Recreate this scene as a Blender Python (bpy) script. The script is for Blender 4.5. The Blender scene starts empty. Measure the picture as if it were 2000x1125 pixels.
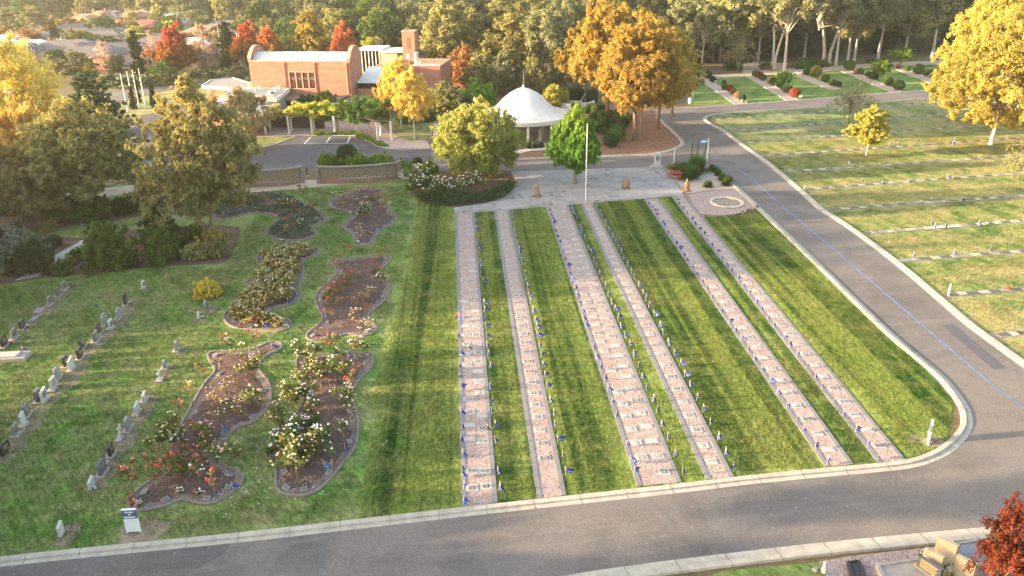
import bpy, bmesh, math, random
import numpy as np
from mathutils import Vector, Matrix
from mathutils.geometry import tessellate_polygon
rad = math.radians
C = bpy.context.scene
COL = C.collection
# ---------------------------------------------------------------- camera
CAM_F, CAM_H, PITCH, ROLL = 1560.0, 26.0, rad(23.33), rad(-0.8)
cam_data = bpy.data.cameras.new("camera")
cam_data.sensor_width = 36.0
cam_data.lens = 36.0 * CAM_F / 2000.0
cam_data.clip_end = 3000.0
cam = bpy.data.objects.new("camera", cam_data)
COL.objects.link(cam)
CAM_R = Matrix.Rotation(math.pi / 2 - PITCH, 3, 'X') @ Matrix.Rotation(ROLL, 3, 'Z')
cam.matrix_world = Matrix.Translation((0, 0, CAM_H)) @ CAM_R.to_4x4()
C.camera = cam
# ---------------------------------------------------------------- light
SUN_EL, SUN_TRAVEL = rad(9.5), rad(7.0)      # sun low over the trees in the west
world = bpy.data.worlds.new("World"); C.world = world; world.use_nodes = True
wn = world.node_tree.nodes; wl = world.node_tree.links
sky = wn.new('ShaderNodeTexSky'); sky.sky_type = 'NISHITA'; sky.sun_disc = False
sky.sun_elevation = SUN_EL; sky.sun_rotation = rad(263.0); sky.air_density = 1.0; sky.dust_density = 2.0; sky.ozone_density = 1.0
tint = wn.new('ShaderNodeMix'); tint.data_type = 'RGBA'; tint.blend_type = 'MULTIPLY'; tint.inputs[0].default_value = 1.0
tint.inputs[7].default_value = (1.0, 0.93, 0.82, 1)
wl.new(sky.outputs[0], tint.inputs[6]); wl.new(tint.outputs[2], wn['Background'].inputs[0])
wn['Background'].inputs[1].default_value = 0.15
sd = bpy.data.lights.new("sun", 'SUN'); sd.energy = 4.0; sd.angle = rad(0.6); sd.color = (1.0, 0.77, 0.47)
sun = bpy.data.objects.new("sun", sd); COL.objects.link(sun)
sdir = Vector((math.cos(SUN_TRAVEL) * math.cos(SUN_EL), math.sin(SUN_TRAVEL) * math.cos(SUN_EL), -math.sin(SUN_EL)))
sun.rotation_euler = sdir.to_track_quat('-Z', 'Y').to_euler()
C.view_settings.view_transform = 'Standard'; C.view_settings.look = 'None'
C.view_settings.exposure = 2.82; C.view_settings.gamma = 1.0
C.render.engine = 'CYCLES'
C.cycles.max_bounces = 6; C.cycles.diffuse_bounces = 3; C.cycles.transmission_bounces = 4; C.cycles.transparent_max_bounces = 6
C.cycles.volume_bounces = 0
RNG = random.Random(7)

# ---------------------------------------------------------------- helpers
def P(px, py, z=0.0):
    """where the sight line through a photo pixel meets the level z"""
    d = CAM_R @ Vector(((px - 1000) / CAM_F, (562.5 - py) / CAM_F, -1.0))
    t = (z - CAM_H) / d.z
    return Vector((d.x * t, d.y * t, z))
def proj(v):
    l = CAM_R.transposed() @ (Vector(v) - Vector((0, 0, CAM_H)))
    return 1000 + CAM_F * l.x / -l.z, 562.5 - CAM_F * l.y / -l.z
def HT(bx, by, ty):
    """real height of an upright thing from the pixel rows of its foot and its top"""
    p = P(bx, by); lo, hi = 0.0, 60.0
    for _ in range(30):
        m = (lo + hi) / 2
        if proj((p.x, p.y, m))[1] > ty: lo = m
        else: hi = m
    return lo
def pxm(bx, by):
    """metres per photo pixel across, at the ground under a pixel"""
    return (P(bx + 5, by) - P(bx - 5, by)).length / 10.0

MATS = {}
class NT:
    def __init__(s, name):
        s.m = bpy.data.materials.new(name); s.m.use_nodes = True
        s.n = s.m.node_tree.nodes; s.l = s.m.node_tree.links
        s.b = s.n['Principled BSDF']
    def pos(s, scale=(1, 1, 1), rot=0.0, obj=False):
        if obj:
            src = s.n.new('ShaderNodeTexCoord').outputs['Object']
        else:
            src = s.n.new('ShaderNodeNewGeometry').outputs['Position']
        mp = s.n.new('ShaderNodeMapping'); mp.vector_type = 'POINT'
        if rot:
            r0 = s.n.new('ShaderNodeMapping'); r0.inputs['Rotation'].default_value = (0, 0, rot)
            s.l.new(src, r0.inputs[0]); src = r0.outputs[0]
        mp.inputs['Scale'].default_value = scale
        s.l.new(src, mp.inputs[0]); return mp.outputs[0]
    def noise(s, vec, scale, detail=3, rough=0.6, dist=0.0):
        t = s.n.new('ShaderNodeTexNoise'); t.inputs['Scale'].default_value = scale
        t.inputs['Detail'].default_value = detail; t.inputs['Roughness'].default_value = rough
        t.inputs['Distortion'].default_value = dist
        s.l.new(vec, t.inputs['Vector']); return t.outputs['Fac']
    def ramp(s, fac, stops, interp='LINEAR'):
        r = s.n.new('ShaderNodeValToRGB'); r.color_ramp.interpolation = interp
        e = r.color_ramp.elements
        while len(e) < len(stops): e.new(0.5)
        for k, (p, c) in enumerate(stops):
            e[k].position = p
            e[k].color = (c, c, c, 1) if isinstance(c, (int, float)) else (*c, 1)
        s.l.new(fac, r.inputs[0]); return r.outputs[0]
    def mix(s, fac, a, b, mode='MIX'):
        m = s.n.new('ShaderNodeMix'); m.data_type = 'RGBA'; m.blend_type = mode
        for i, v in ((0, fac), (6, a), (7, b)):
            if isinstance(v, (int, float)): m.inputs[i].default_value = v if i == 0 else (v, v, v, 1)
            elif isinstance(v, tuple): m.inputs[i].default_value = (*v, 1)
            else: s.l.new(v, m.inputs[i])
        return m.outputs[2]
    def bump(s, h, strength=0.4, dist=0.02):
        b = s.n.new('ShaderNodeBump'); b.inputs['Strength'].default_value = strength
        b.inputs['Distance'].default_value = dist
        s.l.new(h, b.inputs['Height']); s.l.new(b.outputs[0], s.b.inputs['Normal'])
    def out(s, col, rough=0.85, spec=0.3, metal=0.0):
        if isinstance(col, tuple): s.b.inputs['Base Color'].default_value = (*col, 1)
        else: s.l.new(col, s.b.inputs['Base Color'])
        s.b.inputs['Roughness'].default_value = rough
        s.b.inputs['Specular IOR Level'].default_value = spec
        s.b.inputs['Metallic'].default_value = metal
        return s.m
def mul(c, k): return tuple(min(1, x * k) for x in c)
def M(name, col, rough=0.8, var=0.18, scale=3.0, bump=0.0, spec=0.3, metal=0.0, obj=False):
    """plain weathered material: one colour with two sizes of mottling"""
    if name in MATS: return MATS[name]
    t = NT(name); v = t.pos(obj=obj)
    a = t.noise(v, scale, 4, 0.65); b = t.noise(v, scale * 9, 2)
    c = t.mix(t.ramp(a, [(0.3, 0.0), (0.7, 1.0)]), mul(col, 1 - var), mul(col, 1 + var))
    c = t.mix(0.5, c, t.ramp(b, [(0.25, 1 - var * 1.3), (0.75, 1.0)]), 'MULTIPLY')
    if bump: t.bump(b, bump)
    MATS[name] = t.out(c, rough, spec, metal); return MATS[name]

def tag(o, label=None, cat=None, group=None, kind=None):
    if label: o['label'] = label
    if cat: o['category'] = cat
    if group: o['group'] = group
    if kind: o['kind'] = kind
    return o
def empty(name, loc, rz=0.0, sc=1.0):
    o = bpy.data.objects.new(name, None); o.location = loc; o.rotation_euler = (0, 0, rz)
    o.scale = (sc, sc, sc) if isinstance(sc, (int, float)) else sc
    o.empty_display_size = 0.3
    COL.objects.link(o); return o
def link(name, me, mats, parent=None, loc=None, rz=0.0):
    for m in (mats if isinstance(mats, (list, tuple)) else [mats]): me.materials.append(m)
    o = bpy.data.objects.new(name, me); COL.objects.link(o)
    if parent: o.parent = parent
    if loc is not None: o.location = loc
    o.rotation_euler = (0, 0, rz)
    return o
def kids(o, _c={}):
    return [c for c in o.children]
def copy_tree(o, parent=None, extra=None):
    c = o.copy(); COL.objects.link(c)
    if parent: c.parent = parent
    for ch in CH.get(o.name, []): CH.setdefault(c.name, []).append(copy_tree(ch, c))
    return c
CH = {}
def reg(root, *parts):
    CH.setdefault(root.name, []).extend(parts); return root

class MB:
    """collects shapes, then links them as one mesh object"""
    def __init__(s): s.v = []; s.f = []; s.m = []
    def add(s, vs, fs, mi=0):
        n = len(s.v); s.v += [tuple(x) for x in vs]
        s.f += [tuple(i + n for i in f) for f in fs]; s.m += [mi] * len(fs); return s
    def box(s, x0, x1, y0, y1, z0, z1, mi=0, T=None):
        vs = [Vector(p) for p in ((x0,y0,z0),(x1,y0,z0),(x1,y1,z0),(x0,y1,z0),(x0,y0,z1),(x1,y0,z1),(x1,y1,z1),(x0,y1,z1))]
        if T is not None: vs = [T @ v for v in vs]
        return s.add(vs, [(0,3,2,1),(4,5,6,7),(0,1,5,4),(1,2,6,5),(2,3,7,6),(3,0,4,7)], mi)
    def cbox(s, cx, cy, w, d, z0, z1, mi=0, rz=0.0, bev=0.0):
        T = Matrix.Translation((cx, cy, 0)) @ Matrix.Rotation(rz, 4, 'Z')
        if not bev: return s.box(-w/2, w/2, -d/2, d/2, z0, z1, mi, T)
        a, b = w / 2, d / 2; g = bev
        lo = [(-a,-b,z0),(a,-b,z0),(a,b,z0),(-a,b,z0)]
        md = [(x, y, z1 - g) for x, y, _ in lo]
        hi = [(-a+g,-b+g,z1),(a-g,-b+g,z1),(a-g,b-g,z1),(-a+g,b-g,z1)]
        vs = [T @ Vector(p) for p in lo + md + hi]
        fs = [(0,3,2,1),(8,9,10,11)]
        for k in range(4):
            j = (k + 1) % 4; fs += [(k, j, j + 4, k + 4), (k + 4, j + 4, j + 8, k + 8)]
        return s.add(vs, fs, mi)
    def tube(s, pts, rs, n=8, mi=0, cap=True):
        pts = [Vector(p) for p in pts]
        if isinstance(rs, (int, float)): rs = [rs] * len(pts)
        vs = []; fs = []
        for i, p in enumerate(pts):
            d = (pts[min(i + 1, len(pts) - 1)] - pts[max(i - 1, 0)])
            if d.length < 1e-6: d = Vector((0, 0, 1))
            d.normalize(); a = d.orthogonal().normalized() if abs(d.z) < .99 else Vector((1, 0, 0)); b = d.cross(a).normalized(); a = b.cross(d)
            for k in range(n):
                t = 2 * math.pi * k / n
                vs.append(p + (a * math.cos(t) + b * math.sin(t)) * rs[i])
        for i in range(len(pts) - 1):
            for k in range(n):
                j = (k + 1) % n
                fs.append((i*n + k, i*n + j, (i+1)*n + j, (i+1)*n + k))
        if cap: fs.append(tuple(range((len(pts)-1)*n, len(pts)*n))); fs.append(tuple(range(n - 1, -1, -1)))
        return s.add(vs, fs, mi)
    def lathe(s, prof, n=24, c=(0, 0), mi=0, a0=0.0, a1=2*math.pi):
        full = abs(a1 - a0 - 2 * math.pi) < 1e-6; m = n if full else n + 1
        vs = [(c[0] + r*math.cos(a0 + (a1-a0)*k/n), c[1] + r*math.sin(a0 + (a1-a0)*k/n), z) for r, z in prof for k in range(m)]
        fs = []
        for i in range(len(prof) - 1):
            for k in range(n):
                j = (k + 1) % m; fs.append((i*m + k, i*m + j, (i+1)*m + j, (i+1)*m + k))
        return s.add(vs, fs, mi)
    def prism(s, pts, z0, z1, mi=0, side=None):
        """pts: outline in x,y; solid between two levels"""
        pts = [Vector((p[0], p[1])) for p in pts]; n = len(pts)
        area = sum(pts[i].x*pts[(i+1)%n].y - pts[(i+1)%n].x*pts[i].y for i in range(n))
        if area < 0: pts = pts[::-1]
        tri = tessellate_polygon([[Vector((p.x, p.y, 0)) for p in pts]])
        top = [(p.x, p.y, z1) for p in pts]; bot = [(p.x, p.y, z0) for p in pts]
        fs = []
        for a, b, c in tri:
            cr = (pts[b]-pts[a]).cross(pts[c]-pts[a])
            if cr < 0: a, b = b, a
            fs.append((a, b, c))
        s.add(top, fs, mi)
        s.add(top + bot, [(i + n, (i+1) % n + n, (i+1) % n, i) for i in range(n)], mi if side is None else side)
        return s
    def build(s, name, mats, parent=None, loc=None, rz=0.0, smooth=False):
        me = bpy.data.meshes.new(name); me.from_pydata(s.v, [], s.f)
        me.polygons.foreach_set('material_index', s.m)
        if smooth: me.polygons.foreach_set('use_smooth', [True] * len(s.f))
        me.update(); return link(name, me, mats, parent, loc, rz)
def part(root, mb, name, mats, **k):
    o = mb.build(name, mats, root, **k); CH.setdefault(root.name, []).append(o); return o

def smooth_line(pts, k=5, closed=False):
    """rounded curve through the points"""
    pts = [Vector(p) for p in pts]; n = len(pts); out = []
    rng = n if closed else n - 1
    for i in range(rng):
        g = (lambda j: pts[j % n]) if closed else (lambda j: pts[max(0, min(n - 1, j))])
        p0, p1, p2, p3 = g(i-1), g(i), g(i+1), g(i+2)
        for t in range(k):
            t = t / k
            out.append(0.5*((2*p1) + (p2-p0)*t + (2*p0-5*p1+4*p2-p3)*t*t + (3*p1-p0-3*p2+p3)*t*t*t))
    if not closed: out.append(pts[-1])
    return out
def ribbon(mb, line, prof, closed=False, mi=0):
    """sweep a cross section (offset to the line's own side, height) along a line on the ground"""
    line = [Vector((p[0], p[1])) for p in line]; n = len(line); m = len(prof); vs = []
    for i in range(n):
        a = line[(i - 1) % n] if closed else line[max(0, i - 1)]
        b = line[(i + 1) % n] if closed else line[min(n - 1, i + 1)]
        d = (b - a).normalized(); nn = Vector((-d.y, d.x))
        for o, z in prof:
            q = line[i] + nn * o; vs.append((q.x, q.y, z))
    fs = []
    for i in range(n if closed else n - 1):
        j = (i + 1) % n
        for k in range(m - 1): fs.append((i*m + k, j*m + k, j*m + k + 1, i*m + k + 1))
    return mb.add(vs, fs, mi)
def PL(pix, z=0.0): return [P(x, y, z) for x, y in pix]
def sheet(name, pix, z, mat, smooth=0, world_pts=False):
    pts = pix if world_pts else PL(pix)
    if smooth: pts = smooth_line(pts, smooth, True)
    mb = MB(); mb.prism(pts, z - 0.003, z)
    return tag(mb.build(name, mat), kind='structure')
ONES = 'zero first second third fourth fifth sixth seventh eighth ninth tenth eleventh twelfth thirteenth fourteenth fifteenth sixteenth seventeenth eighteenth nineteenth'.split()
def nth(k):
    if k < 20: return ONES[k]
    t, o = divmod(k, 10); a = {2: 'twent', 3: 'thirt', 4: 'fort', 5: 'fift', 6: 'sixt', 7: 'sevent'}[t]
    return a + 'ieth' if o == 0 else a + 'y-' + ONES[o]
# ================================================================ GROUND
def grass_mat(name, rot, dark, light, dry, streak=1.0, dryamt=0.5, ysc=0.05, xsc=0.9, blot=0.75):
    """rot turns the mowing direction onto the texture's y axis"""
    t = NT(name)
    vs = t.pos((xsc, ysc, 1), rot); v = t.pos((1, 1, 1))
    vt = t.pos((1, 0.3, 1), rot)
    warp = t.noise(vs, 1.3, 3, 0.6, 0.4)
    mid = t.noise(v, 0.55, 6, 0.7, 0.6)
    big = t.noise(v, 0.09, 4, 0.6)
    tuft = t.noise(vt, 5.5, 5, 0.75)
    fine = t.noise(v, 22.0, 3, 0.7)
    base = t.mix(t.ramp(warp, [(0.5 - .16 / streak, 0.0), (0.5 + .14 / streak, 1.0)]), dark, light)
    base = t.mix(t.ramp(mid, [(0.42, 0.0), (0.62, dryamt)]), base, dry)
    base = t.mix(t.ramp(t.noise(v, 0.35, 5, 0.65, 0.8), [(0.50, 0.0), (0.66, blot)]), base, mul(dark, 0.72))
    base = t.mix(t.ramp(big, [(0.42, 0.0), (0.66, dryamt * .8)]), base, dry)
    base = t.mix(1.0, base, t.ramp(tuft, [(0.3, 0.45), (0.5, 0.95), (0.7, 1.5)]), 'MULTIPLY')
    base = t.mix(0.8, base, t.ramp(fine, [(0.3, 0.6), (0.7, 1.25)]), 'MULTIPLY')
    hgt = t.mix(0.5, tuft, fine)
    t.bump(hgt, 0.9, 0.10)
    MATS[name] = t.out(base, 0.9, 0.15); return MATS[name]
G_D, G_L, G_Y = (0.060, 0.155, 0.022), (0.165, 0.285, 0.050), (0.27, 0.25, 0.105)
grass_strip = grass_mat('lawn_between_strips', rad(-3), (0.022, 0.085, 0.010), (0.175, 0.24, 0.045), (0.28, 0.26, 0.08), 3.4, 0.42, 0.008, 0.55, 0.22)
grass_left = grass_mat('lawn_among_graves', rad(-40), G_D, G_L, (0.28, 0.26, 0.115), 0.9, 0.75)
grass_right = grass_mat('lawn_with_rows', rad(-98), (0.070, 0.155, 0.030), (0.19, 0.25, 0.075), (0.38, 0.31, 0.15), 2.6, 0.8, 0.35, 0.045)
grass_far = grass_mat('memorial_lawn', rad(30), (0.06, 0.15, 0.025), (0.15, 0.26, 0.05), (0.30, 0.28, 0.10), 1.2, 0.45, 0.02, 0.4)

def asphalt_mat(name, c):
    t = NT(name); v = t.pos(); vs = t.pos((0.25, 2.0, 1), rad(-9))
    a = t.noise(v, 0.16, 5, 0.65, 0.8); b = t.noise(v, 16, 4, 0.85); w = t.noise(vs, 0.9, 4, 0.6); m = t.noise(v, 1.4, 6, 0.7, 1.0)
    col = t.mix(t.ramp(a, [(0.35, 0.0), (0.62, 1.0)]), mul(c, 0.78), mul(c, 1.18))
    col = t.mix(t.ramp(w, [(0.52, 0.0), (0.75, 0.55)]), col, mul(c, 1.5))
    col = t.mix(t.ramp(m, [(0.58, 0.0), (0.78, 0.7)]), col, mul(c, 1.8))
    col = t.mix(t.ramp(t.noise(v, 0.07, 4, 0.6, 1.2), [(0.48, 0.0), (0.60, 0.55)]), col, (c[0]*1.45, c[1]*1.38, c[2]*1.28))
    col = t.mix(1.0, col, t.ramp(b, [(0.3, 0.62), (0.5, 1.0), (0.72, 1.6)]), 'MULTIPLY')
    # hairline cracks
    vo = t.n.new('ShaderNodeTexVoronoi'); vo.feature = 'DISTANCE_TO_EDGE'; vo.inputs['Scale'].default_value = 0.16
    wv = t.mix(0.12, t.pos(), t.n.new('ShaderNodeTexNoise').outputs['Color'])
    nz = t.n.new('ShaderNodeTexNoise'); nz.inputs['Scale'].default_value = 1.2; nz.inputs['Detail'].default_value = 5
    t.l.new(v, nz.inputs['Vector'])
    ad = t.n.new('ShaderNodeVectorMath'); ad.operation = 'ADD'; t.l.new(v, ad.inputs[0]); t.l.new(nz.outputs['Color'], ad.inputs[1])
    t.l.new(ad.outputs[0], vo.inputs['Vector'])
    col = t.mix(t.ramp(vo.outputs['Distance'], [(0.0, 0.34), (0.005, 0.0)]), col, mul(c, 0.5))
    # pale grit specks and leaves lying about
    sp = t.n.new('ShaderNodeTexVoronoi'); sp.inputs['Scale'].default_value = 1.3; t.l.new(v, sp.inputs['Vector'])
    col = t.mix(t.ramp(sp.outputs['Distance'], [(0.035, 0.7), (0.06, 0.0)]), col, (0.42, 0.36, 0.27))
    t.bump(b, 0.25, 0.01); return t.out(col, 0.85, 0.25)
asphalt = asphalt_mat('worn_asphalt', (0.130, 0.112, 0.106))
asphalt_dark = asphalt_mat('dark_asphalt', (0.090, 0.082, 0.088))
asphalt_patch = M('asphalt_patch', (0.09, 0.085, 0.10), 0.85, 0.12, 2.0)
concrete = M('kerb_concrete', (0.40, 0.355, 0.30), 0.85, 0.22, 1.6, 0.3)
concrete_gap = M('kerb_joint', (0.14, 0.12, 0.10))
pink = NT('pink_gravel'); v = pink.pos(); vo = pink.n.new('ShaderNodeTexVoronoi'); vo.inputs['Scale'].default_value = 12; pink.l.new(v, vo.inputs['Vector'])
c_ = pink.ramp(vo.outputs['Color'], [(0.1, (0.20, 0.13, 0.11)), (0.45, (0.34, 0.24, 0.21)), (0.8, (0.45, 0.34, 0.31))])
c_ = pink.mix(pink.ramp(pink.noise(v, 0.8, 4, 0.7), [(0.35, 0.0), (0.7, 0.4)]), c_, (0.42, 0.33, 0.31))
c_ = pink.mix(0.7, c_, pink.ramp(pink.noise(v, 24, 3, 0.8), [(0.3, 0.55), (0.7, 1.2)]), 'MULTIPLY')
pink.bump(vo.outputs['Distance'], 0.6, 0.03); pink_gravel = pink.out(c_, 0.95, 0.2)
def mulch_mat(name, a, b, litter, amt):
    t = NT(name); v = t.pos(); n1 = t.noise(v, 1.2, 5, 0.7); n2 = t.noise(v, 17, 4, 0.8)
    c = t.mix(t.ramp(n1, [(0.3, 0.0), (0.7, 1.0)]), a, b)
    c = t.mix(1.0, c, t.ramp(n2, [(0.3, 0.45), (0.52, 1.0), (0.75, 1.7)]), 'MULTIPLY')
    vo = t.n.new('ShaderNodeTexVoronoi'); vo.inputs['Scale'].default_value = 7; t.l.new(v, vo.inputs['Vector'])
    l = t.ramp(vo.outputs['Distance'], [(0.16, 1.0), (0.25, 0.0)])
    g = t.ramp(t.noise(v, 0.9, 3), [(0.42, 0.0), (0.6, amt)])
    c = t.mix(t.mix(1.0, l, g, 'MULTIPLY'), c, litter)
    t.bump(n2, 0.9, 0.06); return t.out(c, 0.95, 0.1)
mulch = mulch_mat('bark_mulch', (0.105, 0.068, 0.056), (0.165, 0.110, 0.088), (0.33, 0.21, 0.13), 0.55)
mulch_red = mulch_mat('needle_mulch', (0.20, 0.105, 0.07), (0.30, 0.17, 0.115), (0.34, 0.20, 0.12), 0.25)
soil = mulch_mat('rose_bed_soil', (0.078, 0.052, 0.048), (0.135, 0.094, 0.086), (0.38, 0.25, 0.20), 0.8)
dirt = M('bare_dirt', (0.27, 0.20, 0.145), 0.95, 0.3, 2.0, 0.5)
sand = M('sandy_path', (0.44, 0.34, 0.245), 0.95, 0.2, 1.0, 0.3)
scrub = mulch_mat('leaf_litter_ground', (0.115, 0.09, 0.05), (0.20, 0.15, 0.085), (0.25, 0.2, 0.1), 0.4)

# the one big ground sheet, out past everything seen
g = MB(); g.box(-900, 900, -60, 1400, -0.5, 0.0)
tag(g.build('ground', scrub), kind='structure')
# lawns
sheet('lawn_among_graves', [(-700, 1180), (-600, 330), (0, 330), (300, 368), (560, 366), (800, 345), (1010, 345), (890, 405), (900, 992), (500, 1040), (0, 1100)], 0.006, grass_left)
sheet('lawn_between_strips', [(820, 362), (889, 412), (1313, 383), (1440, 372), (1479, 404), (1685, 600), (1802, 706), (1862, 790), (1850, 860), (1770, 902), (1450, 934), (898, 992), (700, 1014), (740, 700), (800, 500)], 0.012, grass_strip)
sheet('lawn_with_rows', [(1388, 228), (1412, 222), (1620, 207), (1853, 191), (2300, 160), (2700, 620), (2300, 900), (1896, 639), (1748, 513), (1600, 408), (1440, 277)], 0.006, grass_right)
sheet('memorial_lawn', [(1345, 206), (1352, 152), (1560, 146), (1900, 120), (2300, 110), (2400, 150), (1853, 171), (1615, 190), (1457, 202)], 0.006, grass_far)
# roads
def road(name, pix, mat, z=0.02, sm=0): return sheet(name, pix, z, mat, sm)
road('road', [(-700, 1190), (0, 1100), (498, 1049), (898, 1003), (1300, 959), (1450, 941), (1770, 909), (1839, 885), (1879, 850), (1889, 824), (1881, 798), (1862, 766), (1834, 734), (1801, 706), (1738, 653), (1683, 600), (1479, 404), (1434, 362), (1385, 322), (1290, 326), (1000, 334), (840, 336), (840, 291),
     (1000, 312), (1200, 305), (1275, 302), (1307, 295), (1330, 286), (1333, 277), (1323, 265), (1303, 246), (1283, 228), (1275, 215), (1317, 213), (1457, 204), (1615, 192), (1850, 174), (2400, 140), (2400, 160), (1853, 190), (1710, 200), (1615, 208), (1500, 215), (1412, 221), (1385, 225), (1375, 231), (1380, 239), (1411, 256), (1440, 278), (1481, 307), (1520, 338), (1570, 381), (1600, 409), (1650, 441), (1748, 514), (1850, 601), (1896, 640), (2000, 716), (2400, 1000), (2300, 1010), (2100, 1026), (1875, 1050), (1665, 1071), (1500, 1089), (1160, 1135), (900, 1190)], asphalt)
road('car_park', [(200, 350), (240, 240), (300, 222), (395, 232), (395, 300), (480, 296), (540, 281), (578, 267), (608, 264), (690, 265), (705, 270), (755, 291), (842, 291), (842, 336), (560, 330), (400, 340)], asphalt_dark, 0.026)
road('road_patch', [(1840, 636), (1862, 634), (1965, 720), (1940, 722)], asphalt_patch, 0.030)
sheet('road_patch', [(-60, 1107), (250, 1079), (452, 1058), (440, 1082), (330, 1140), (-60, 1180)], 0.0245, asphalt_mat('dark_old_asphalt', (0.105, 0.09, 0.086)))
# the lighter, older surface where the roads join
old = asphalt_mat('old_pale_asphalt', (0.215, 0.18, 0.165))
# faded blue line along the road centre, white car-park bays
blue = M('blue_line_paint', (0.15, 0.20, 0.38), 0.8, 0.35, 1.5)
white_paint = M('white_line_paint', (0.62, 0.60, 0.56), 0.7, 0.15, 5.0)
line = smooth_line(PL([(1385, 318), (1430, 328), (1462, 345), (1500, 378), (1560, 430), (1640, 497), (1760, 600), (1858, 684), (1930, 745), (2010, 805)]), 6)
mb = MB(); ribbon(mb, line, [(-0.07, 0.028), (0.07, 0.028)]); tag(mb.build('road_line', blue), kind='structure')
mb = MB()
for a, b in (((607, 268), (594, 281)), ((645, 268), (636, 281)), ((684, 267), (678, 280)), ((594, 281), (678, 280)), ((250, 243), (280, 232)), ((248, 236), (268, 230)), ((246, 248), (262, 248)), ((215, 312), (262, 305)), ((250, 270), (290, 268))):
    ribbon(mb, [P(*a), P(*b)], [(-0.09, 0.032), (0.09, 0.032)])
tag(mb.build('parking_bay_markings', white_paint), kind='structure')

# kerbs: real steps with joints
def kerb(pix, side=1, w=0.42, h=0.12, sm=4, z0=0.0, name='kerb', gut=0.0):
    ln = smooth_line(PL(pix), sm) if sm else PL(pix)
    mb = MB(); s = side
    prof = [(0, z0), (s*0.02, h - .02), (s*0.06, h), (s*(w-.02), h), (s*w, z0)]
    if gut: prof = [(-s*gut, 0.024), (-s*.01, 0.032)] + prof
    ribbon(mb, ln, prof[::-1] if s > 0 else prof)
    # joints every 2.4 m, sitting a little proud
    acc = 0.0; nxt = 1.2
    for a, b in zip(ln[:-1], ln[1:]):
        L = (b - a).length
        while acc + L > nxt:
            p = a.lerp(b, (nxt - acc) / L); d = (b - a).normalized(); T = Matrix.Translation((p.x, p.y, 0)) @ Matrix.Rotation(math.atan2(d.y, d.x), 4, 'Z')
            y0, y1 = sorted((-s*(gut + .002), s*(w + .002)))
            y0_, y1_ = sorted((-s*.004, s*(w + .002)))
            mb.box(-.012, .012, y0_, y1_, 0.0, h + .004, 1, T)
            if gut: 
                ya, yb = sorted((-s*gut, 0)); mb.box(-.012, .012, ya, yb, 0.0, .036, 1, T)
            nxt += 2.4
        acc += L
    return tag(mb.build(name, [concrete, concrete_gap], smooth=False), kind='structure')
kerb([(-700, 1180), (0, 1100), (250, 1074), (498, 1049), (898, 1003), (1300, 959), (1450, 941), (1600, 926), (1700, 917), (1770, 909), (1810, 898), (1842, 883), (1868, 862), (1884, 842), (1889, 824), (1884, 800), (1864, 768), (1835, 735), (1801, 706), (1738, 653), (1683, 600), (1600, 519), (1500, 424), (1479, 404), (1434, 362)], 1, 0.34, 0.13, 3, gut=0.30)
kerb([(1000, 312), (1100, 308), (1200, 305), (1275, 302), (1307, 295), (1330, 286), (1333, 277), (1323, 265), (1303, 246), (1283, 228)], 1, 0.35, 0.12, gut=0.25)
kerb([(1317, 213), (1457, 204), (1615, 192), (1850, 174), (2300, 146)], 1, 0.35, 0.1, 2)
kerb([(2300, 165), (1853, 190), (1710, 200), (1615, 208), (1500, 215), (1412, 221), (1385, 225), (1375, 231), (1380, 239), (1411, 256), (1440, 278), (1481, 307), (1520, 338), (1570, 381), (1600, 409), (1650, 441), (1748, 514), (1850, 601), (1896, 640), (2000, 716), (2300, 935)], 1, 0.5, 0.10, 3, gut=0.22)
kerb([(2300, 1004), (2100, 1026), (1875, 1048), (1665, 1068), (1500, 1086), (1160, 1130), (900, 1180)], 1, 0.40, 0.13, 3, gut=0.45)
kerb([(842, 291), (755, 291), (705, 271), (690, 266), (608, 265), (578, 268), (540, 282), (480, 297)], -1, 0.2, 0.1, 3)

# paved court with memorial slabs
t = NT('stone_paving'); v = t.pos(rot=rad(-12.2)); br = t.n.new('ShaderNodeTexBrick')
br.inputs['Scale'].default_value = 1.0; br.inputs['Brick Width'].default_value = 1.25; br.inputs['Row Height'].default_value = 1.05
br.inputs['Mortar Size'].default_value = 0.05; br.offset = 0.37; br.squash = 0.7; br.squash_frequency = 3
br.inputs['Color1'].default_value = (0.33, 0.315, 0.30, 1); br.inputs['Color2'].default_value = (0.25, 0.235, 0.23, 1); br.inputs['Mortar'].default_value = (0.40, 0.27, 0.225, 1)
t.l.new(v, br.inputs['Vector'])
b2 = t.n.new('ShaderNodeTexVoronoi'); b2.distance = 'CHEBYCHEV'; b2.inputs['Scale'].default_value = 1.15; b2.inputs['Randomness'].default_value = 0.35; t.l.new(v, b2.inputs['Vector'])
pl = t.ramp(b2.outputs['Distance'], [(0.27, 1.0), (0.30, 0.0)])
patch = t.ramp(t.noise(v, 0.33, 3, 0.6), [(0.52, 0.0), (0.62, 1.0)])
rnd = t.ramp(b2.outputs['Color'], [(0.3, (0.10, 0.09, 0.09)), (0.5, (0.24, 0.21, 0.20)), (0.8, (0.28, 0.26, 0.25))])
c = t.mix(t.mix(1.0, pl, patch, 'MULTIPLY'), br.outputs['Color'], rnd)
c = t.mix(0.6, c, t.ramp(t.noise(v, 2.2, 5, 0.7), [(0.3, 0.7), (0.7, 1.15)]), 'MULTIPLY')
t.bump(t.noise(v, 9, 3), 0.25, 0.02)
paving = t.out(c, 0.8, 0.3)
sheet('paved_court', [(889, 419), (886, 406), (950, 397), (985, 386), (1003, 370), (1006, 352), (998, 335), (1290, 326), (1316, 352), (1337, 382)], 0.035, paving)
fp = M('pink_paving', (0.52, 0.38, 0.33), 0.85, 0.12, 2.0)
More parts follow.
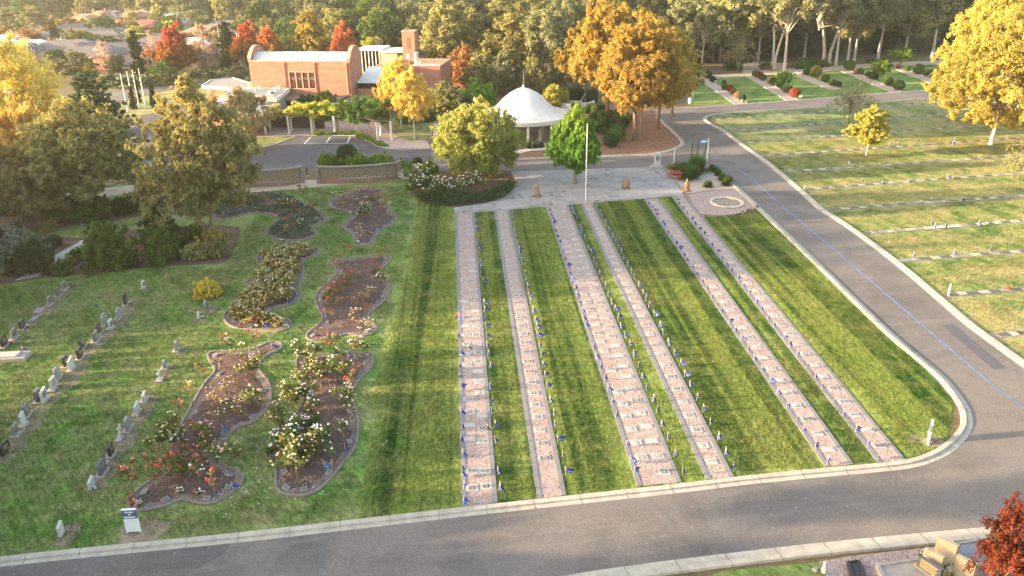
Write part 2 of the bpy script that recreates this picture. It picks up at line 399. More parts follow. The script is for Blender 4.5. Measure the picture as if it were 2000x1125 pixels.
t = NT('pink_pavers'); v = t.pos(); br = t.n.new('ShaderNodeTexBrick'); br.inputs['Scale'].default_value = 1; br.inputs['Brick Width'].default_value = 0.8; br.inputs['Row Height'].default_value = 0.8; br.offset = 0; br.inputs['Mortar Size'].default_value = 0.03
br.inputs['Color1'].default_value = (0.50, 0.36, 0.31, 1); br.inputs['Color2'].default_value = (0.42, 0.31, 0.27, 1); br.inputs['Mortar'].default_value = (0.33, 0.25, 0.22, 1)
t.l.new(v, br.inputs['Vector']); pavers = t.out(t.mix(0.5, br.outputs['Color'], t.ramp(t.noise(v, 1.2, 4), [(0.3, 0.75), (0.7, 1.1)]), 'MULTIPLY'), 0.85)
sheet('forecourt', [(500, 269), (480, 255), (520, 225), (720, 215), (740, 240), (770, 262), (835, 276), (842, 290), (755, 290), (705, 270), (690, 264), (608, 263), (578, 265)], 0.030, pavers)
sheet('court_lawn', [(745, 236), (830, 222), (846, 235), (843, 272), (800, 276), (765, 262)], 0.034, grass_right)
sheet('entry_lawn', [(455, 296), (480, 272), (500, 270), (577, 266), (540, 281), (480, 297)], 0.034, grass_right)
sheet('court_path', [(846, 290), (846, 222), (858, 222), (866, 290)], 0.036, pavers)
# mulch, gravel and sand areas
sheet('mulch_around_pines', [(1200, 303), (1275, 300), (1307, 293), (1329, 284), (1331, 277), (1321, 265), (1301, 246), (1281, 229), (1255, 200), (1130, 205), (1150, 250), (1180, 300)], 0.02, mulch_red)
sheet('pavilion_surround', [(930, 300), (930, 190), (1130, 185), (1185, 240), (1200, 303), (1100, 307), (1000, 311)], 0.014, mulch_red)
sheet('pavilion_kerb_path', [(985, 300), (1035, 290), (1100, 287), (1110, 291), (1040, 295), (985, 306)], 0.06, M('white_path', (0.62, 0.56, 0.50)))
sheet('east_garden_gravel', [(1290, 327), (1385, 322), (1420, 345), (1434, 363), (1437, 371), (1340, 380)], 0.030, M('east_garden_stones', (0.45, 0.35, 0.30), 0.95, 0.3, 6, 0.6))
sheet('round_garden_gravel', [(1338, 381), (1390, 374), (1437, 370), (1478, 404), (1470, 412), (1440, 418), (1410, 421), (1366, 419)], 0.034, pink_gravel)
mb = MB(); ribbon(mb, smooth_line(PL([(1290, 327), (1316, 352), (1340, 380), (1368, 420), (1410, 422), (1440, 419), (1474, 410)]), 4), [(-.05, 0.03), (-.05, .09), (.06, .09), (.06, .03)])
ribbon(mb, smooth_line(PL([(1340, 380), (1390, 373), (1437, 370)]), 4), [(-.05, 0.03), (-.05, .09), (.06, .09), (.06, .03)])
tag(mb.build('garden_edging', M('brown_edging', (0.24, 0.17, 0.14))), kind='structure')
sheet('mulch_under_lime_tree', [(860, 345), (900, 336), (1000, 336), (1006, 352), (1003, 370), (985, 387), (945, 397), (880, 404), (825, 396), (800, 378), (812, 352)], 0.024, mulch)
sheet('shrub_bed', [(-300, 620), (-300, 470), (0, 440), (95, 462), (160, 466), (250, 450), (400, 438), (466, 443), (470, 452), (456, 490), (447, 508), (430, 515), (300, 521), (100, 542), (0, 556)], 0.020, mulch)
sheet('gravel_path', [(28, 549), (76, 540), (120, 512), (184, 474), (160, 470), (100, 503)], 0.030, M('pale_path', (0.46, 0.42, 0.37), 0.9, 0.15, 1.5, 0.3))
sheet('sandy_path', [(100, 400), (255, 378), (420, 380), (560, 371), (700, 358), (796, 350), (800, 341), (700, 347), (610, 352), (520, 355), (330, 372), (260, 362), (100, 380)], 0.024, sand, 2)
sheet('upper_rose_bed_soil', [(-100, 452), (-100, 395), (200, 398), (280, 410), (395, 395), (400, 425), (320, 418), (250, 425), (200, 440), (165, 430), (105, 452), (40, 470)], 0.018, mulch)
sheet('bush_path', [(1357, 156), (1465, 149), (1560, 143), (1660, 136), (1760, 129), (1850, 125), (2300, 100), (2300, 88), (1840, 118), (1750, 121), (1660, 127), (1600, 131), (1530, 134), (1540, 124), (1470, 119), (1452, 126), (1450, 143), (1358, 148)], 0.022, sand)
sheet('suburb_road', [(200, 178), (420, 156), (420, 166), (320, 176), (225, 200), (180, 215), (170, 200)], 0.022, asphalt)
sheet('suburb_verge', [(225, 204), (320, 178), (420, 167), (480, 170), (480, 190), (390, 200), (300, 220), (250, 232)], 0.020, grass_right)
sheet('verge_hedge_lawn', [(190, 172), (440, 140), (485, 150), (485, 160), (215, 185)], 0.020, grass_right)
sheet('back_drive', [(860, 150), (900, 135), (935, 148), (920, 172), (865, 178)], 0.02, asphalt)
sheet('corner_lawn', [(1370, 1130), (1410, 1116), (1600, 1098), (1640, 1180), (1300, 1180)], 0.02, grass_left)
sheet('corner_gravel', [(1600, 1097), (1665, 1086), (1880, 1062), (2200, 1030), (2300, 1200), (1640, 1180)], 0.022, pink_gravel)
sheet('suburb_street', [(-60, 120), (250, 100), (252, 106), (-60, 127)], 0.02, asphalt)
# ---- standing grass blades, denser than anyone could count: one patch spread over each lawn
def blades(name, poly_px, mat, seed, holes=(), step=.95, h=.07, label='', n=300, edge=.5, ymax=1e9, w=.035):
    q = np.random.RandomState(seed); poly = [p.xy for p in PL(poly_px)]; hs = [[p.xy for p in h_] for h_ in holes]
    k = n; c = q.rand(k, 2); r = .72 * np.sqrt(c[:, 0]); a = c[:, 1] * 6.283; bx, by = r*np.cos(a), r*np.sin(a)
    az = q.rand(k) * 6.283; ww = w * (.6 + .8*q.rand(k)); hh = h * (.45 + .75*q.rand(k)); lx, ly = q.normal(size=k)*.45*hh, q.normal(size=k)*.45*hh
    dx, dy = np.cos(az)*ww/2, np.sin(az)*ww/2; z = np.zeros(k)
    V = np.stack([np.stack([bx-dx, by-dy, z], 1), np.stack([bx+dx, by+dy, z], 1), np.stack([bx+lx, by+ly, hh], 1)], 1).reshape(-1, 3)
    xs = [p[0] for p in poly]; ys = [p[1] for p in poly]; pts = []
    def ins(x, y, P_):
        cc = False
        for i in range(len(P_)):
            x1, y1 = P_[i]; x2, y2 = P_[(i+1) % len(P_)]
            if (y1 > y) != (y2 > y) and x < (x2-x1)*(y-y1)/(y2-y1) + x1: cc = not cc
        return cc
    def far(x, y, P_):
        v = Vector((x, y)); m = 9
        for i in range(len(P_)):
            a_, b_ = P_[i], P_[(i+1) % len(P_)]; ab = b_ - a_; t = max(0, min(1, (v-a_).dot(ab)/max(ab.length_squared, 1e-9))); m = min(m, (a_+ab*t-v).length)
        return m
    y = min(ys)
    while y < min(max(ys), ymax):
        x = min(xs)
        while x < max(xs):
            jx, jy = x + q.uniform(-.2, .2), y + q.uniform(-.2, .2)
            u, v_ = proj((jx, jy, 0)) if jy > 5 else (-999, 0)
            if -60 < u < 2060 and v_ < 1190 and ins(jx, jy, poly) and far(jx, jy, poly) > edge and not any(ins(jx, jy, H_) or far(jx, jy, H_) < edge for H_ in hs): pts.append((jx, jy, .012))
            x += step
        y += step
    pts = np.array(pts); me = bpy.data.meshes.new(name); nv = len(V); A = np.concatenate([V, pts]); me.vertices.add(len(A)); me.vertices.foreach_set('co', A.astype(np.float32).ravel())
    me.loops.add(nv); me.loops.foreach_set('vertex_index', np.arange(nv, dtype=np.int32)); me.polygons.add(k); me.polygons.foreach_set('loop_start', np.arange(0, nv, 3, dtype=np.int32)); me.polygons.foreach_set('loop_total', np.full(k, 3, np.int32)); me.update()
    at = me.attributes.new('spot', 'BOOLEAN', 'POINT'); at.data.foreach_set('value', np.concatenate([np.zeros(nv, bool), np.ones(len(pts), bool)]))
    ar = me.attributes.new('turn', 'FLOAT', 'POINT'); ar.data.foreach_set('value', (q.rand(len(A))*6.283).astype(np.float32)); me.update()
    o = link(name, me, mat); tag(o, label, 'grass', None, 'stuff')
    g = bpy.data.node_groups.new(name, 'GeometryNodeTree'); g.interface.new_socket('Geometry', in_out='INPUT', socket_type='NodeSocketGeometry'); g.interface.new_socket('Geometry', in_out='OUTPUT', socket_type='NodeSocketGeometry')
    N = g.nodes; i_ = N.new('NodeGroupInput'); o_ = N.new('NodeGroupOutput'); sp = N.new('GeometryNodeSeparateGeometry'); sp.domain = 'POINT'
    na = N.new('GeometryNodeInputNamedAttribute'); na.data_type = 'BOOLEAN'; na.inputs[0].default_value = 'spot'; nr = N.new('GeometryNodeInputNamedAttribute'); nr.data_type = 'FLOAT'; nr.inputs[0].default_value = 'turn'
    cx = N.new('ShaderNodeCombineXYZ'); ip = N.new('GeometryNodeInstanceOnPoints'); L = g.links
    L.new(i_.outputs[0], sp.inputs[0]); L.new(na.outputs[0], sp.inputs[1]); L.new(sp.outputs[0], ip.inputs['Points']); L.new(sp.outputs[1], ip.inputs['Instance']); L.new(nr.outputs[0], cx.inputs[2])
    L.new(cx.outputs[0], ip.inputs['Rotation']); L.new(ip.outputs[0], o_.inputs[0])
    md = o.modifiers.new('spread', 'NODES'); md.node_group = g; return o
# ================================================================ GRAVEL MEMORIAL STRIPS
edging = M('dark_grey_border', (0.20, 0.185, 0.195), 0.85, 0.15, 3.0, 0.2)
slab_m = M('plaque_slab', (0.37, 0.355, 0.34), 0.8, 0.16, 5.0, 0.2)
bronze = M('bronze_plate', (0.10, 0.078, 0.072), 0.55, 0.3, 9.0, 0.3, 0.5)
bronze_l = M('worn_bronze_plate', (0.22, 0.195, 0.185), 0.6, 0.2, 9.0, 0.2, 0.4)
letter_m = M('raised_lettering', (0.46, 0.41, 0.36), 0.6, 0.1, 9.0)
STRIPS = [  # name, near-left, far-left, near-right, far-right (photo pixels), border widths
    ('gravel strip beside the rose beds', (902, 992), (889, 418), (972, 982), (926, 416)),
    ('narrow gravel strip next to the rose-bed one', (1049, 975), (965, 412), (1106, 967), (994, 410)),
    ('wide middle gravel strip', (1244, 950), (1066, 404), (1331, 942), (1110, 400)),
    ('gravel strip ending at the white flagpole', (1379, 937), (1134, 400), (1433, 932), (1158, 398)),
    ('gravel strip second from the road bend', (1611, 912), (1257, 390), (1667, 907), (1287, 388)),
    ('gravel strip nearest the road bend', (1714, 904), (1312, 386), (1769, 899), (1337, 382))]
SE = []
for nm, nl, fl, nr, fr in STRIPS:
    a, b, c, d = P(*nl), P(*fl), P(*nr), P(*fr); SE.append((a, b, c, d))
    w = (c - a).length; bw = 0.26
    f0, f1 = bw / w, 1 - bw / w; wf = (d - b).length; g0, g1 = bw / wf, 1 - bw / wf
    il, ir = a.lerp(c, f0), a.lerp(c, f1); jl, jr = b.lerp(d, g0), b.lerp(d, g1)
    sheet('gravel_strip', [il, ir, jr, jl], 0.024, pink_gravel, world_pts=True)
    for q in ((a, il, jl, b), (ir, c, d, jr)):
        mb = MB(); mb.prism(q, 0.0, 0.045); tag(mb.build('strip_border', edging), kind='structure')

# ---- plaques: a stone slab with a plate and a few raised lines on it
def make_plaque(w, d, plate, pw, pd, name='memorial_plaque', lines=3, off=0.0, dark=True):
    r = empty(name, (0, 0, 0))
    mb = MB(); mb.cbox(0, 0, w, d, -.02, 0.030, bev=.008); part(r, mb, 'slab', slab_m)
    mb = MB(); mb.cbox(0, off, pw, pd, 0.030, 0.040, bev=.004); p = mb.build('plate', plate, r)
    CH[r.name].append(p)
    mb = MB()
    for k in range(lines):
        y = off + pd * (.28 - .56 * k / max(1, lines - 1)); ww = pw * (.36 if k % 2 else .28)
        mb.box(-ww, ww, y - pd*.055, y + pd*.055, .040, .043)
    t_ = mb.build('lettering', letter_m, p); CH.setdefault(p.name, []).append(t_)
    return r
PQ = [make_plaque(.52, .46, bronze, .27, .27), make_plaque(.56, .44, bronze_l, .34, .28), make_plaque(.55, .42, bronze, .40, .28),
      make_plaque(.50, .48, bronze_l, .16, .30), make_plaque(.58, .40, slab_m, .42, .24), make_plaque(.50, .42, bronze_l, .36, .10, off=.04, lines=2)]
PQ_KIND = ['with a small square dark plate', 'with a pale worn plate', 'with a wide dark plate', 'with a narrow upright plate', 'with a bare stone face', 'with a slim horizontal plate']
PUSED = [0] * len(PQ)
def place_plaque(k, p, rz, label, group):
    o = PQ[k] if not PUSED[k] else copy_tree(PQ[k]); PUSED[k] = 1
    o.location = p; o.rotation_euler = (0, 0, rz); o.scale = (1.16, 1.16, 1); tag(o, label, 'plaque', group)
# per strip: lateral positions (0..1 across), rows, gaps (by far fraction), mix of kinds
# fraction 0 = near kerb, 1 = paved court
def col(si, u, n, f0, f1, kinds, skip=(), cname=''):
    a, b, c, d = SE[si]; rz = math.atan2((b - a).x * -1, (b - a).y); r = random.Random(si * 31 + int(u * 10)); cnt = 0
    for k in range(n):
        f = f0 + (f1 - f0) * k / (n - 1)
        if k in skip: continue
        cnt += 1
        p = a.lerp(b, f).lerp(c.lerp(d, f), u + r.uniform(-.02, .02)); p.z = 0.022
        kk = r.choices(range(6), kinds)[0]
        if si == 1 and 19 <= k <= 24: kk = 2
        place_plaque(kk, p, rz + r.uniform(-.06, .06), '%s plaque from the kerb%s, %s' % (nth(cnt), cname, STRIPS[si][0]), 'memorial plaques set in the gravel strips')
col(0, .32, 20, .03, .62, (5, 1, 0, 0, 2, 0), (2, 7, 8, 17, 18), ' in the rose-side column')
col(0, .72, 34, .03, .97, (2, 3, 0, 1, 2, 1), (2, 6, 20, 25, 26, 27, 28), ' in the inner column')
col(1, .50, 32, .07, .965, (6, 1, 3, 0, 0, 0))
col(2, .33, 33, .05, .97, (1, 3, 1, 2, 1, 2), (6, 8), ' in the inner column')
col(2, .70, 33, .02, .985, (1, 2, 1, 1, 3, 1), (), ' in the outer column')
col(3, .50, 30, .03, .96, (1, 2, 0, 2, 2, 2))
col(4, .52, 31, .03, .97, (1, 2, 1, 2, 2, 2))
col(5, .52, 31, .03, .97, (1, 2, 1, 2, 2, 2))

# ---- small hand flags on sticks
f_blue = M('flag_blue', (0.012, 0.03, 0.26), 0.75, 0.12, 6.0)
f_blue2 = M('flag_bright_blue', (0.02, 0.13, 0.50), 0.75, 0.12, 6.0)
f_white = M('flag_white', (0.75, 0.72, 0.70), 0.75, 0.05)
f_red = M('flag_red', (0.50, 0.03, 0.03), 0.75, 0.08)
stick_m = M('flag_stick', (0.55, 0.50, 0.42), 0.6, 0.05)
def make_flag(seed, spread, drop, bl):
    r = random.Random(seed); root = empty('small_flag', (0, 0, 0))
    mb = MB(); mb.tube([(0, 0, -.05), (.01, 0, .62)], .008, 5); part(root, mb, 'stick', stick_m)
    NX, NY = 18, 10; mb = MB(); vs = []; L = .50
    for j in range(NY + 1):
        for i in range(NX + 1):
            u, v = i / NX, j / NY           # u runs along the fly, which hangs down
            w_ = .05 + spread * u ** 1.1
            x = .012 + v * w_ + (.10 * drop * u * u)
            y = .05 * math.sin(v * 7 + seed) * (.3 + u) + .02 * math.sin(u * 8 + seed)
            z = .60 - L * u * (1 - .18 * drop * v) - .05 * v * (1 - u)
            vs.append((x, y, z))
    mb.v = vs
    for j in range(NY):
        for i in range(NX):
            u, v = (i + .5) / NX, (j + .5) / NY; m = 0
            if u < .44 and v < .5:        # the crosses in the hoist corner
                a, b = u / .44, v * 2
                if abs(a - .5) < .09 or abs(b - .5) < .13: m = 2
                elif abs(a - .5) < .19 or abs(b - .5) < .28: m = 1
                elif abs(a - b) < .16 or abs(a + b - 1) < .16: m = 1
            else:
                for su, sv in ((.25, .76), (.75, .18), (.75, .85), (.64, .45), (.86, .40)):
                    if abs(u - su) < .035 and abs(v - sv) < .06: m = 1
            mb.f.append((j*(NX+1)+i, j*(NX+1)+i+1, (j+1)*(NX+1)+i+1, (j+1)*(NX+1)+i)); mb.m.append(m)
    o = mb.build('cloth', [bl, f_white, f_red], root, smooth=True); CH[root.name].append(o)
    return root
FL = [make_flag(1, .30, .4, f_blue), make_flag(2, .20, .2, f_blue), make_flag(3, .36, 1.9, f_blue), make_flag(4, .28, .6, f_blue2), make_flag(5, .15, .1, f_blue)]
FUSED = [0] * len(FL)
FR = random.Random(5)
def flag(px, py, label, group='small hand flags beside the graves', k=None, z=0.02, pt=None, rz=None, sc=None):
    k = FR.choices(range(5), (5, 4, 3, 2, 3))[0] if k is None else k
    o = FL[k] if not FUSED[k] else copy_tree(FL[k]); FUSED[k] = 1
    p = pt or P(px, py); o.location = (p.x, p.y, z)
    o.rotation_euler = (FR.uniform(-.12, .12), FR.uniform(-.14, .14), FR.uniform(-.7, .9) if rz is None else rz)
    s = sc or FR.uniform(.84, 1.08); o.scale = (s, s, s); tag(o, label, 'flag', group); return o
FLY = {
 (0, 'L'): [624,660,692,718,738,760,810,838,863,890,920,928,953,985],
 (0, 'R'): [418,424,438,448,478,489,512,525,538,551,594,609,626,641,660,679,696,718,761,786,807,833,865,925,957],
 (1, 'R'): [414,420,429,440,455,466,478,489,493,501,511,522,536,551,563,579,592,609,628,642,660,678,697,716,736,760,785,811,834,864,893,927],
 (2, 'L'): [412,420,428,436,452,462,472,491,506,521,536,548,561,578,593,608,624,640,681,700,720,741,763,789,815,872,901,925],
 (2, 'R'): [405,412,418,429,444,454,465,475,487,496,510,522,534,549,562,577,593,606,624,641,659,676,696,716,739,761,783,804,832,858,891,927],
 (3, 'R'): [398,407,417,426,438,452,462,474,485,495,506,519,533,545,559,574,586,599,617,638,654,674,693,712,735,754,780,804,829,858,886,917],
 (4, 'L'): [397,405,412,420,436,442,454,464,475,487,499,510,523,538,552,564,582,596,610,629,645,664,685,702,724,745,768,795,821,846,877,909],
 (5, 'L'): [391,398,407,418,429,437,449,458,469,480,492,506,519,530,545,559,574,590,605,622,638,661,676,694,718,739,758,786,811,843,872,899]}
for (si, sd_), ys in FLY.items():
    a, b, c, d = SE[si]
    (n, f) = (a, b) if sd_ == 'L' else (c, d)
    pn, pf = proj(n), proj(f); dr = (f - n).normalized(); out = Vector((-dr.y, dr.x, 0)) * (1 if sd_ == 'L' else -1)
    off = -0.05 if sd_ == 'L' else 0.14
    if si == 2 and sd_ == 'L' or si in (4, 5): off = -0.06
    for k, y in enumerate(sorted(ys, reverse=True)):
        y = y + 3                      # list gives the middle of each flag, its stick stands a little nearer
        x = pn[0] + (pf[0] - pn[0]) * (y - pn[1]) / (pf[1] - pn[1])
        p = P(x, min(y, pn[1] - 3)) + out * (off + FR.uniform(-.06, .06))
        edge = 'rose-side edge' if sd_ == 'L' and si == 0 else ('house-side edge' if sd_ == 'L' else 'bend-side edge')
        if sd_ == 'L' and si: edge = 'rose-facing edge'
        flag(0, 0, '%s small flag from the kerb, %s, %s' % (nth(k + 1), edge, STRIPS[si][0]), 'small hand flags along the gravel strips', pt=p)
# flags standing elsewhere
for x, y, where in [
    (188, 603, 'bright flag alone in the grass between the grave rows'), (46, 690, 'bright flag standing on the flat tomb slab'),
    (455, 957, 'tall flag by the stone edging at the nearest rose bed tip'), (421, 972, 'flag lying low among plaques in the nearest rose bed'),
    (436, 846, 'flag at the waist of the long pale-soil rose bed'), (530, 684, 'flag at the narrow top tip of the long rose bed'), (505, 694, 'small flag beside the white rose at the top of the long rose bed'),
    (674, 881, 'flag beside dark plaques in the rose bed nearest the strips'), (636, 920, 'flag at the lower edging of the rose bed nearest the strips'), (680, 700, 'flag under white roses at the top of the rose bed nearest the strips'),
    (590, 492, 'flag at the far tip of the yellow rose bed'), (512, 521, 'flag on the far corner edging of the yellow rose bed'), (571, 564, 'flag on the stone side of the yellow rose bed'),
    (574, 580, 'dark flag just below the middle of the yellow rose bed'), (562, 594, 'flag at the lower stony bend of the yellow rose bed'), (467, 596, 'flag on the outer grass edge of the yellow rose bed'),
    (482, 584, 'pair-sized flag on the outer corner of the yellow rose bed'), (493, 573, 'flag beside pink flowers at the yellow rose bed'), (514, 642, 'bright blue flag at the front tip of the yellow rose bed'),
    (471, 640, 'flag among white flowers at the front of the yellow rose bed'), (457, 630, 'flag at the front outer corner of the yellow rose bed'),
    (711, 378, 'flag at the far tip of the dark rose bed by the block wall'), (708, 407, 'flag behind the white roses of the bed by the block wall'), (756, 423, 'flag at the strip side of the bed by the block wall'),
    (728, 457, 'leaning flag on the lower soil of the bed by the block wall'), (740, 450, 'drooping flag on the lower soil of the bed by the block wall'),
    (437, 424, 'flag in the ground cover bed beside the grass'), (447, 423, 'flag second along the ground cover bed'), (465, 414, 'flag third along the ground cover bed'), (495, 410, 'flag fourth along the ground cover bed'), (566, 438, 'flag among red roses in the ground cover bed'),
    (636, 622, 'flag near the grass side of the dark soil rose bed'), (160, 445, 'dark flag by the tree edge in the shrub garden'), (58, 447, 'flag under the shrub garden roses'),
    (1457, 416, 'flag in the cluster beside the stone ring'), (1464, 414, 'dark flag in the cluster beside the stone ring'), (1471, 411, 'red-marked flag in the cluster beside the stone ring'), (1475, 407, 'tallest flag in the cluster beside the stone ring'), (1449, 417, 'low flag in the cluster beside the stone ring'),
    ]:
    flag(x, y, 'small ' + where if 'flag' in where else where)
for x, y, row in [(1657, 322, 5), (1727, 322, 5), (1683, 358, 6), (1722, 362, 6), (1774, 359, 6), (1850, 352, 6), (1847, 397, 7), (1876, 396, 7), (1819, 441, 8), (1824, 448, 8), (1843, 448, 8), (1909, 442, 8), (1997, 436, 8), (1782, 504, 9), (1861, 498, 9), (1932, 493, 9),
    (1599, 271, 3), (1736, 287, 4), (1754, 285, 4), (1792, 289, 4), (1859, 284, 4), (1864, 278, 4), (1834, 229, 2), (1845, 230, 2), (1591, 245, 2), (1757, 207, 1), (1778, 205, 1)]:
    fl_ = flag(x, y, 'small flag behind plaque row %s' % row)
    fl_['_row'] = row; fl_['_x'] = x
rowf = {}
for o in [o for o in COL.objects if '_row' in o.keys()]: rowf.setdefault(o['_row'], []).append(o)
for r_, os_ in rowf.items():
    os_.sort(key=lambda o: o['_x'])
    for k, o in enumerate(os_):
        o['label'] = '%s small flag from the road in the %s plaque row from the far road' % (nth(k + 1), nth(r_))
        del o['_row']; del o['_x']

# ---- lawn cemetery rows: a concrete beam carrying its plaques
beam_m = M('row_beam', (0.33, 0.285, 0.235), 0.9, 0.25, 1.5, 0.3)
tile_l = M('pale_row_plaque', (0.40, 0.34, 0.27), 0.8, 0.2, 3.0); tile_d = M('dark_row_plaque', (0.105, 0.09, 0.085), 0.6, 0.3, 3.0)
tile_mid = M('grey_row_plaque', (0.24, 0.21, 0.19), 0.7, 0.2, 3.0)
tile_w = M('white_row_plaque', (0.68, 0.64, 0.58), 0.7, 0.1, 3.0)
ROWS = [((1387, 235), (1853, 200), (2300, 165)), ((1413, 257), (1652, 239), (1891, 220), (2300, 187)), ((1446, 280), (1652, 265), (2000, 240), (2300, 218)),
        ((1484, 305), (1700, 291), (2000, 269), (2300, 247)), ((1524, 336), (1762, 321), (2000, 304), (2300, 284)), ((1574, 371), (1800, 353), (2000, 339), (2300, 318)),
        ((1624, 410), (1800, 397), (2000, 383), (2300, 362)), ((1682, 457), (1840, 444), (2000, 432), (2300, 410)), ((1756, 510), (1880, 500), (2000, 492), (2300, 470)),
        ((1845, 577), (2000, 566), (2300, 545)), ((1948, 656), (2010, 650), (2300, 628))]
rr = random.Random(11)
ROWQ = []
for ri, pts in enumerate(ROWS):
    ln = PL(pts); ROWQ.append([p + Vector((0, .28, 0)) for p in ln] + [p - Vector((0, .28, 0)) for p in ln[::-1]]); root = empty('plaque_row', ln[0])
    tag(root, '%s concrete plaque row from the far road, set in the dry lawn' % nth(ri + 1), 'plaque row', 'rows of plaques on the lawn by the road')
    mb = MB(); w = 0.66
    ribbon(mb, [p - ln[0] for p in ln], [(-w/2, 0), (-w/2, .06), (w/2, .06), (w/2, 0)][::-1])
    part(root, mb, 'beam', beam_m)
    tot = sum((b - a).length for a, b in zip(ln[:-1], ln[1:])); s = 0.5; n = 0; seg = []
    cum = 0
    for a, b in zip(ln[:-1], ln[1:]): seg.append((cum, (b - a).length, a, b)); cum += (b - a).length
    alt = 0
    while s < tot - 1 and n < 96:
        c0, L, a, b = [q for q in seg if q[0] <= s][-1]; p = a.lerp(b, (s - c0) / L) - ln[0]; ang = math.atan2((b - a).y, (b - a).x)
        x_px = proj(p + ln[0])[0]
        if x_px > 2080: break
        alt ^= 1
        wd = rr.uniform(.85, 1.15) if alt else rr.uniform(.6, .9)
        m = (tile_d if rr.random() < .82 else tile_mid) if alt else (tile_l if rr.random() < .7 else tile_mid)
        if ri == 7 and 1795 < x_px < 1865: m = tile_w
        mb = MB(); mb.cbox(0, 0, wd, .52, .06, .085, bev=.01)
        o = mb.build('plaque', m, root, loc=p, rz=ang); CH[root.name].append(o)
        s += wd + rr.uniform(.03, .12); n += 1
# bare scuffed ends by the kerb
for x, y in ((1742, 509), (1835, 580), (1668, 457), (1610, 409), (1560, 371), (1512, 337), (1940, 656)):
    c = P(x, y); sheet('bare_dirt', [c + Vector((math.cos(a) * 1.0 * RNG.uniform(.7, 1.2), math.sin(a) * .5 * RNG.uniform(.7, 1.2), 0)) for a in [k * .785 for k in range(8)]], 0.016, dirt, 2, True)

# ---- round bed ringed with stones
stone_m = M('pale_stone', (0.58, 0.50, 0.42), 0.9, 0.2, 4.0, 0.4)
c0 = P(1419, 397); rx = (P(1449, 397) - c0).length; ry = (P(1419, 388) - P(1419, 407)).length / 2
sheet('round_bed_soil', [c0 + Vector((math.cos(k*.524)*rx*.95, math.sin(k*.524)*ry*.95, 0)) for k in range(12)], 0.05, M('ring_soil', (0.30, 0.23, 0.19), 0.95, 0.3, 3, .6), 3, True)
root = empty('stone_ring', c0); tag(root, 'ring of pale rough stones round bare soil on pink gravel', 'stone ring')
def rock(mb, c, r, seed, sq=(1, 1, .7), mi=0, sub=2):
    bm = bmesh.new(); bmesh.ops.create_icosphere(bm, subdivisions=sub, radius=1); q = random.Random(seed)
    ph = [Vector((q.uniform(-1, 1), q.uniform(-1, 1), q.uniform(-1, 1))).normalized() for _ in range(7)]; ks = [q.uniform(.55, .95) for _ in ph]
    vs = []
    for v in bm.verts:
        s = 1.0
        for n_, k_ in zip(ph, ks):
            d = v.co.dot(n_)
            if d > k_: s = min(s, k_ / d)
        vs.append(Vector((v.co.x * sq[0], v.co.y * sq[1], v.co.z * sq[2])) * s * r * q.uniform(.97, 1.03) + Vector(c))
    mb.add(vs, [tuple(v.index for v in f.verts) for f in bm.faces], mi); bm.free()
for k in range(40):
    a = 2 * math.pi * k / 40; mb = MB(); r_ = RNG.uniform(.17, .27)
    rock(mb, (0, 0, 0), r_, k, (1.1, .9, .7), sub=1)
    o = mb.build('stone', stone_m, root, loc=(math.cos(a)*rx, math.sin(a)*ry, .12)); CH.setdefault(root.name, []).append(o)

# ---- signs
sign_w = M('sign_white_panel', (0.66, 0.68, 0.68), 0.5, 0.04); sign_b = M('sign_blue_panel', (0.07, 0.10, 0.20), 0.5, 0.08)
def text(body, size, mat, parent, loc, rot, name='lettering', sx=1.0):
    cu = bpy.data.curves.new(name, 'FONT'); cu.body = body; cu.size = size; cu.extrude = 0.004; cu.offset = 0.006 * size / .1
    cu.align_x = 'CENTER'; cu.align_y = 'CENTER'; o = bpy.data.objects.new(name, cu); COL.objects.link(o)
    dg = bpy.context.evaluated_depsgraph_get(); me = bpy.data.meshes.new_from_object(o.evaluated_get(dg))
    bpy.data.objects.remove(o); me.name = name; o = link(name, me, mat, parent, loc); o.rotation_euler = rot; o.scale = (sx, 1, 1); CH.setdefault(parent.name, []).append(o); return o
def lawn_sign(px, py, rz, words, label, w=.62, h=1.35):
    r = empty('garden_sign', P(px, py), rz); tag(r, label, 'sign')
    mb = MB(); mb.box(-w/2, w/2, -.05, .05, 0.08, h*.62); mb.box(-w/2 - .02, -w/2 + .05, -.06, .06, 0, .08); mb.box(w/2 - .05, w/2 + .02, -.06, .06, 0, .08); part(r, mb, 'white_panel', sign_w)
    mb = MB(); mb.box(-w/2, w/2, -.054, .054, h*.62, h*.98); part(r, mb, 'blue_panel', sign_b)
    mb = MB(); mb.box(-w/2 - .01, w/2 + .01, -.06, .06, h*.98, h); part(r, mb, 'cap', sign_w)
    for k, t_ in enumerate(words): text(t_, .125, f_white, r, (0, -.058, h*(.90 - .105*k)), (math.pi/2, 0, 0), sx=1.0)
    return r
sg = lawn_sign(262, 1040, rad(4), ('Garden', 'of', 'Memories'), 'upright blue and white garden sign beside the near kerb', .66, 1.4)
s2 = lawn_sign(1812, 864, rad(62), ('Lawn', 'Garden'), 'thin white sign edge-on at the rounded kerb corner of the lawn', .6, 1.35)
for x, y, w in ((1809, 860, 1.2), (272, 1040, 1.5), (257, 1050, .9)):
    c = P(x + 6, y); sheet('bare_dirt', [c + Vector((math.cos(a) * w * RNG.uniform(.6, 1.1), math.sin(a) * w * .55 * RNG.uniform(.6, 1.2), 0)) for a in [k * .785 for k in range(8)]], 0.018 + .002 * (w > 1.4), dirt, 2, True)
